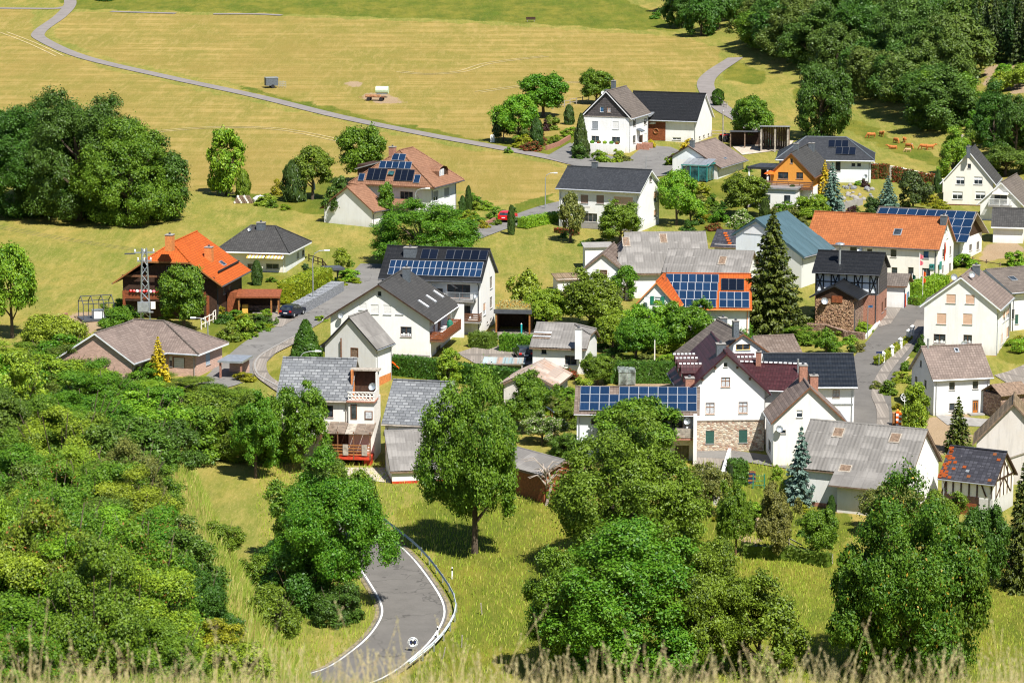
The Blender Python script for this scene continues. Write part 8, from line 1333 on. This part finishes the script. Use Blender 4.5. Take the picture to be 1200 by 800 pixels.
px_plant('T', 386, 712, 124, 160, 'mid', 'big round tree overhanging the left side of the road bend'); px_plant('B', 352, 716, 90, 96, 'dark', 'dark green shrub below the tree at the road bend'); px_plant('B', 395, 728, 66, 64, 'dark', 'low dark shrub at the left kerb of the road bend'); px_plant('T', 352, 655, 78, 92, 'mid', 'tree behind the one overhanging the road bend'); px_plant('T', 420, 640, 62, 92, 'mid', 'leafy tree where the road disappears'); px_plant('B', 300, 700, 70, 60, 'mid', 'green bush in the grass left of the road bend shrubs'); px_plant('B', 330, 690, 80, 70, 'dark', 'dark bush under the leaning broken trunk'); px_plant('B', 318, 742, 70, 74, 'mid', 'bush on the bank left of the road bend'); px_plant('T', 300, 560, 60, 90, 'mid', 'tree at the right end of the hillside thicket'); px_plant('T', 382, 600, 60, 70, 'olive', 'olive tree in front of the glazed porch')
# small planting that fills the gardens
_g = random.Random(31); _done = []
for poly, n, hs in (([(546, 238), (612, 248), (604, 262), (550, 274)], 14, (8, 16)), ([(588, 150), (640, 146), (676, 158), (640, 178), (596, 180)], 16, (8, 18)), ([(778, 205), (800, 226), (850, 232), (880, 262), (862, 276), (790, 272), (776, 250)], 22, (9, 20)), ([(888, 238), (985, 246), (985, 266), (935, 270), (880, 262)], 20, (9, 20)), ([(985, 244), (1100, 236), (1098, 248), (1040, 258), (985, 262)], 14, (7, 14)), ([(600, 360), (735, 356), (760, 420), (700, 440), (690, 400), (610, 384)], 30, (12, 26)), ([(700, 405), (820, 392), (830, 405), (790, 430), (715, 440)], 18, (10, 22)), ([(598, 462), (672, 452), (672, 515), (640, 530), (600, 515)], 20, (12, 24)), ([(880, 392), (1012, 378), (1010, 414), (950, 418)], 18, (8, 18)), ([(1026, 470), (1066, 420), (1082, 440), (1064, 496)], 16, (7, 14)), ([(830, 585), (905, 590), (925, 570), (985, 612), (970, 640), (850, 640)], 20, (10, 20)), ([(252, 372), (322, 376), (300, 404), (258, 402)], 12, (9, 18)), ([(396, 300), (412, 300), (420, 332), (398, 336)], 5, (7, 12)), ([(1160, 395), (1200, 398), (1200, 408), (1165, 404)], 5, (8, 12)), ([(655, 272), (720, 278), (705, 290), (660, 288)], 9, (6, 11)), ([(455, 430), (470, 428), (560, 446), (540, 452)], 6, (6, 10)), ([(120, 352), (170, 370), (160, 392), (124, 388)], 8, (12, 22)), ([(850, 176), (880, 186), (876, 222), (850, 215)], 7, (7, 12))):
    us, vs = [q[0] for q in poly], [q[1] for q in poly]; k = 0
    for _ in range(400):
        u, v = _g.uniform(min(us), max(us)), _g.uniform(min(vs), max(vs))
        if k >= n*.52: break
        if not inpoly(np.array([u]), np.array([v]), poly)[0] or any(hypot(u-a, (v-b)*1.6) < 11 for a, b in _done): continue
        _done.append((u, v)); k += 1; hh = _g.uniform(*hs); px_plant('B', u, v, hh*_g.uniform(1.1, 1.7), hh, _g.choice(['mid', 'mid', 'light', 'dark', 'grey', 'dark', 'gold', 'redgreen' if _g.random() < .4 else 'olive']), 'small rounded garden shrub among the village houses', 'small garden shrubs among the village houses')
# dead limbs
def dead_tree(u, v, hpx, label, seed, n=9, off=(0, 0, 0)):
    p = at(u, v); ht = hpx*mpp(p[1]); rr = random.Random(seed); t = thing('dead_tree', label, 'tree', (p[0]+off[0], p[1]+off[1], p[2]+off[2]), 0); m = M(); m.tube([(0, 0, -.1), (.1*ht, 0, ht*.4), (.02*ht, 0, ht*.7)], [.17, .13, .08], 6); m.build('trunk', BARKR if 'road' in label else DEAD, t); m = M()
    for i in range(n):
        z = ht*rr.uniform(.3, .7); a = rr.uniform(0, 6.28); l_ = ht*rr.uniform(.25, .5); m.tube([(0, 0, z), (cos(a)*l_*.5, sin(a)*l_*.4, z+l_*.5), (cos(a)*l_, sin(a)*l_*.7, z+l_*.4)], [.07, .05, .02], 5)
    m.build('branches', DEAD, t)
dead_tree(640, 592, 66, 'bare grey dead tree in front of the brown plank shed', 3, 16); dead_tree(388, 700, 62, 'broken dead trunk sticking out of the tree at the road', 6, 8, (.6, -4.4, .8))
# the wood above the pasture
rr = random.Random(21)
EDGE = [(862, 56), (890, 70), (940, 88), (1000, 120), (1060, 144), (1110, 168), (1136, 180)]
ex = [at(u, v)[:2] for u, v in EDGE]
n = 0
for row in range(9):
    for i in range(60):
        t = (i+rr.uniform(.1, .9))/60*(len(ex)-1); j = int(t); f = t-j; bx, by = ex[j][0]+(ex[j+1][0]-ex[j][0])*f, ex[j][1]+(ex[j+1][1]-ex[j][1])*f
        if i % (4 if row else 3): continue
        d = row*6.2+rr.uniform(3.5, 6); x, y = bx+d*.985+rr.uniform(-1, 1), by+d*.3+rr.uniform(-2, 2)
        u = 600+FPX*x/(y*cos(PITCH)-(tz(x, y)-CAM_H)*sin(PITCH))
        if u > (1150 if row > 2 else 1132): continue
        if u > 1128 and row < 5 and y < 560: continue
        hh = rr.uniform(11, 15) if row else rr.uniform(9, 12.5); plant('D', x, y, rr.uniform(9.5, 13), hh, ['wood', 'wood', 'wood2', 'dark', 'wood2', 'wood'][rr.randrange(6)] if rr.random() < .9 else 'mid', 'broadleaf tree in the dense wood above the cow pasture', 'broadleaf trees of the wood above the cow pasture', lod=1 if row < 2 else 2); n += 1
for k, (u, v, w, h_) in enumerate(((800, 32, 44, 46), (822, 42, 40, 44), (842, 34, 40, 50), (790, 12, 40, 40), (862, 22, 44, 50), (815, 6, 50, 44), (845, 8, 50, 40))): px_plant('D', u, v, w, h_, 'dark', 'dark tree at the left end of the wood above the hay field', 'dark trees at the left end of the wood')
for row in range(6):
    for i in range(11):
        u = 1070+i*14+rr.uniform(-4, 4); v = 74-row*13+rr.uniform(-3, 3)
        if u < 1125-row*0 and row < 2: continue
        px_plant('S', u, v, rr.uniform(20, 28), rr.uniform(66, 86), ['conifer', 'spruce', 'conifer'][rr.randrange(3)], 'dark spruce in the conifer stand at the top right', 'spruces of the conifer stand')
for k in range(9): px_plant('B', 1146+k*8, 150+rr.uniform(-6, 10)+k*2, 30, 26, ['mid', 'dark', 'mid'][k % 3], 'green bush on the slope below the sandy orchard', 'bushes on the slope below the orchard')
px_plant('B', 122, 1, 22, 7, 'dark', 'dark bush at the top edge above the field lane'); px_plant('B', 768, 22, 14, 12, 'mid', 'small bush on the bank at the end of the hay field')
# hedges
def hp(pts): return [at(u, v) for u, v in pts]
hedge(hp([(336, 358), (380, 334)]), 2.6, 2.6, 'gold', 'tall clipped bright green hedge above the stone basket wall'); hedge(hp([(460, 438), (530, 446), (616, 458)]), 1.6, 2.2, 'dark', 'long clipped dark hedge behind the shingle roofs'); hedge(hp([(554, 405), (578, 408)]), 2.2, 1.7, 'olive', 'clipped hedge block beside the tall solar house'); hedge(hp([(588, 410), (630, 414)]), 1.8, 2.0, 'mid', 'clipped hedge block right of the paved yard'); hedge(hp([(708, 448), (795, 448)]), 1.5, 2.4, 'dark', 'long dark clipped hedge behind the small glass greenhouse'); hedge(hp([(1070, 352), (1104, 338)]), 2.2, 2.0, 'light', 'bright clipped hedge in front of the inn'); hedge(hp([(1068, 356), (1080, 358)]), 1.8, 1.0, 'mid', 'low clipped hedge end by the flag pole')
hedge(hp([(855, 567), (873, 566)]), 2.4, 2.3, 'dark', 'short dark clipped hedge block beside the slatted chests'); hedge(hp([(872, 652), (930, 656), (972, 664)]), 1.0, 1.2, 'olive', 'long low hedge along the lower meadow'); hedge(hp([(612, 268), (655, 258)]), 1.8, 1.4, 'light', 'bright low hedge along the driveway by the slate roofed house'); hedge(hp([(1190, 415), (1230, 400)]), 1.4, 1.2, 'light', 'hedge behind the orange brick base at the right edge'); hedge(hp([(1028, 429), (1066, 397)]), .8, .7, 'gold', 'low yellow-green hedge behind the white pillars')
for k, (u, v) in enumerate(((1025, 209), (1036, 209), (1051, 213), (1064, 216), (1078, 219), (1090, 221))): hedge(hp([(u-4.5, v), (u+4.5, v+.8)]), 1.2, 2.3, 'redgreen', 'red-tipped clipped hedge block in front of the pale retaining wall', 45, .14, 'hedge_block', 'red-tipped hedge blocks on the retaining wall')
hedge(hp([(652, 272), (676, 276)]), 1.2, .7, 'redgreen', 'rusty shrubs in the front rockery of the slate roofed house')
# ---------------------------------------------------------------- grass
def grass(name, n, region, h0, h1, wd, cols, blades=1, lean=.35, seed=1, mask=None):
    """standing blades: thin bent strips scattered over the ground"""
    r = np.random.default_rng(seed); X, Y = region(r, n)
    if mask is not None: k = mask(X, Y); X, Y = X[k], Y[k]
    n = len(X); Z = terr(X, Y); hh = r.uniform(h0, h1, n)*(.75+.5*r.random(n)); a = r.uniform(0, 2*pi, n); ln = r.normal(size=n)*lean+.15; dx, dy = np.cos(a), np.sin(a); la = r.normal(size=n)*.5+.5
    bx, by = np.cos(la)*ln*hh, np.sin(la)*ln*hh; w = wd*(.6+.8*r.random(n))
    P = np.zeros((n, 5, 3), np.float32)
    P[:, 0] = np.stack([X-dx*w, Y-dy*w, Z-.05], 1); P[:, 1] = np.stack([X+dx*w, Y+dy*w, Z-.05], 1); P[:, 2] = np.stack([X+bx*.4+dx*w*.8, Y+by*.4+dy*w*.8, Z+hh*.6], 1); P[:, 3] = np.stack([X+bx*.4-dx*w*.8, Y+by*.4-dy*w*.8, Z+hh*.6], 1); P[:, 4] = np.stack([X+bx, Y+by, Z+hh], 1)
    me = bpy.data.meshes.new(name); me.vertices.add(n*5); me.loops.add(n*7); me.polygons.add(n*2); me.vertices.foreach_set('co', P.ravel())
    b = (np.arange(n)*5)[:, None]; li = np.concatenate([b+np.array([[0, 1, 2, 3]]), b+np.array([[3, 2, 4]])], 1).astype(np.int32); me.loops.foreach_set('vertex_index', li.ravel())
    st = np.stack([np.arange(n)*7, np.arange(n)*7+4], 1).astype(np.int32); tt = np.tile(np.array([4, 3], np.int32), n); me.polygons.foreach_set('loop_start', st.ravel()); me.polygons.foreach_set('loop_total', tt); me.update(calc_edges=True)
    me.materials.append(leaf_mat(name+'_blades', cols[0], cols[1], .35, .7, cols[2] if len(cols) > 2 else None, .25)); o = new_obj(name, me); tag(o, kind='stuff'); return o
def wedge(y0, y1, r0, r1):
    def f(r, n): y = np.sqrt(r.uniform(y0*y0, y1*y1, n)); return r.uniform(r0, r1, n)*y, y
    return f
XRa = XR[::2]
def offroad(X, Y):
    d = np.full(len(X), 1e9)
    for q in XRa: d = np.minimum(d, (X-q[0])**2+(Y-q[1])**2)
    return d > 3.1**2
grass('bank_grass', 95000, wedge(45, 205, -.20, -.035), .14, .42, .012, ((.19, .27, .028), (.38, .41, .07), (.50, .45, .14)), seed=3)
grass('roadside_grass', 42000, wedge(206, 300, -.085, .10), .18, .45, .03, ((.25, .36, .028), (.45, .50, .055), (.54, .50, .12)), seed=4, mask=offroad)
grass('lower_meadow_grass', 24000, wedge(228, 275, .06, .19), .12, .34, .03, ((.25, .36, .028), (.43, .49, .055), (.49, .46, .10)), seed=6)
grass('foreground_grass', 8000, wedge(16, 31, -.19, .19), .10, .30, .0042, ((.20, .24, .04), (.46, .40, .16), (.66, .52, .30)), seed=7, lean=.3)
def seed_grass():
    r = np.random.default_rng(5); st, hd = M(), M(); C, U, V = [], [], []; vs, fs = [], []
    for i in range(1100):
        y = r.uniform(17, 30); x = r.uniform(-.19, .19)*y; z = float(terr(x, y)); h_ = r.uniform(.18, .52)*(1.7 if r.random() < .08 else 1); a = r.normal()*.22; b = r.normal()*.15; w = .0022; i0 = len(vs)
        tip = (x+a*h_, y+b*h_, z+h_); md = (x+a*h_*.35, y+b*h_*.35, z+h_*.55); vs += [(x-w, y, z-.05), (x+w, y, z-.05), (md[0]+w, md[1], md[2]), (md[0]-w, md[1], md[2]), (tip[0]+w*.6, tip[1], tip[2]), (tip[0]-w*.6, tip[1], tip[2])]; fs += [(i0, i0+1, i0+2, i0+3), (i0+3, i0+2, i0+4, i0+5)]
        m = 16; t = r.random(m); c = np.stack([tip[0]+a*(t-.6)*.16+r.normal(size=m)*.006, tip[1]+r.normal(size=m)*.006, tip[2]+(t-.65)*.15], 1); C.append(c); u = np.stack([a*.3+r.normal(size=m)*.35, r.normal(size=m)*.3, np.ones(m)], 1); U.append(unit(u)*.013); V.append(unit(r.normal(size=(m, 3)))*.0045)
    me = bpy.data.meshes.new('stalks'); me.from_pydata(vs, [], fs); sm = leaf_mat('dry_stalks', (.45, .38, .16), (.66, .53, .28), .3, .7); me.materials.append(sm); tag(new_obj('grass_stalks', me), kind='stuff')
    C, U, V = (np.concatenate(q).astype(np.float32) for q in (C, U, V)); tag(new_obj('grass_heads', quads_mesh('grass_heads', C, U, V, leaf_mat('grass_seed_heads', (.70, .58, .32), (.90, .78, .50), .5, .7, (.70, .50, .34), .2))), kind='stuff')
seed_grass()
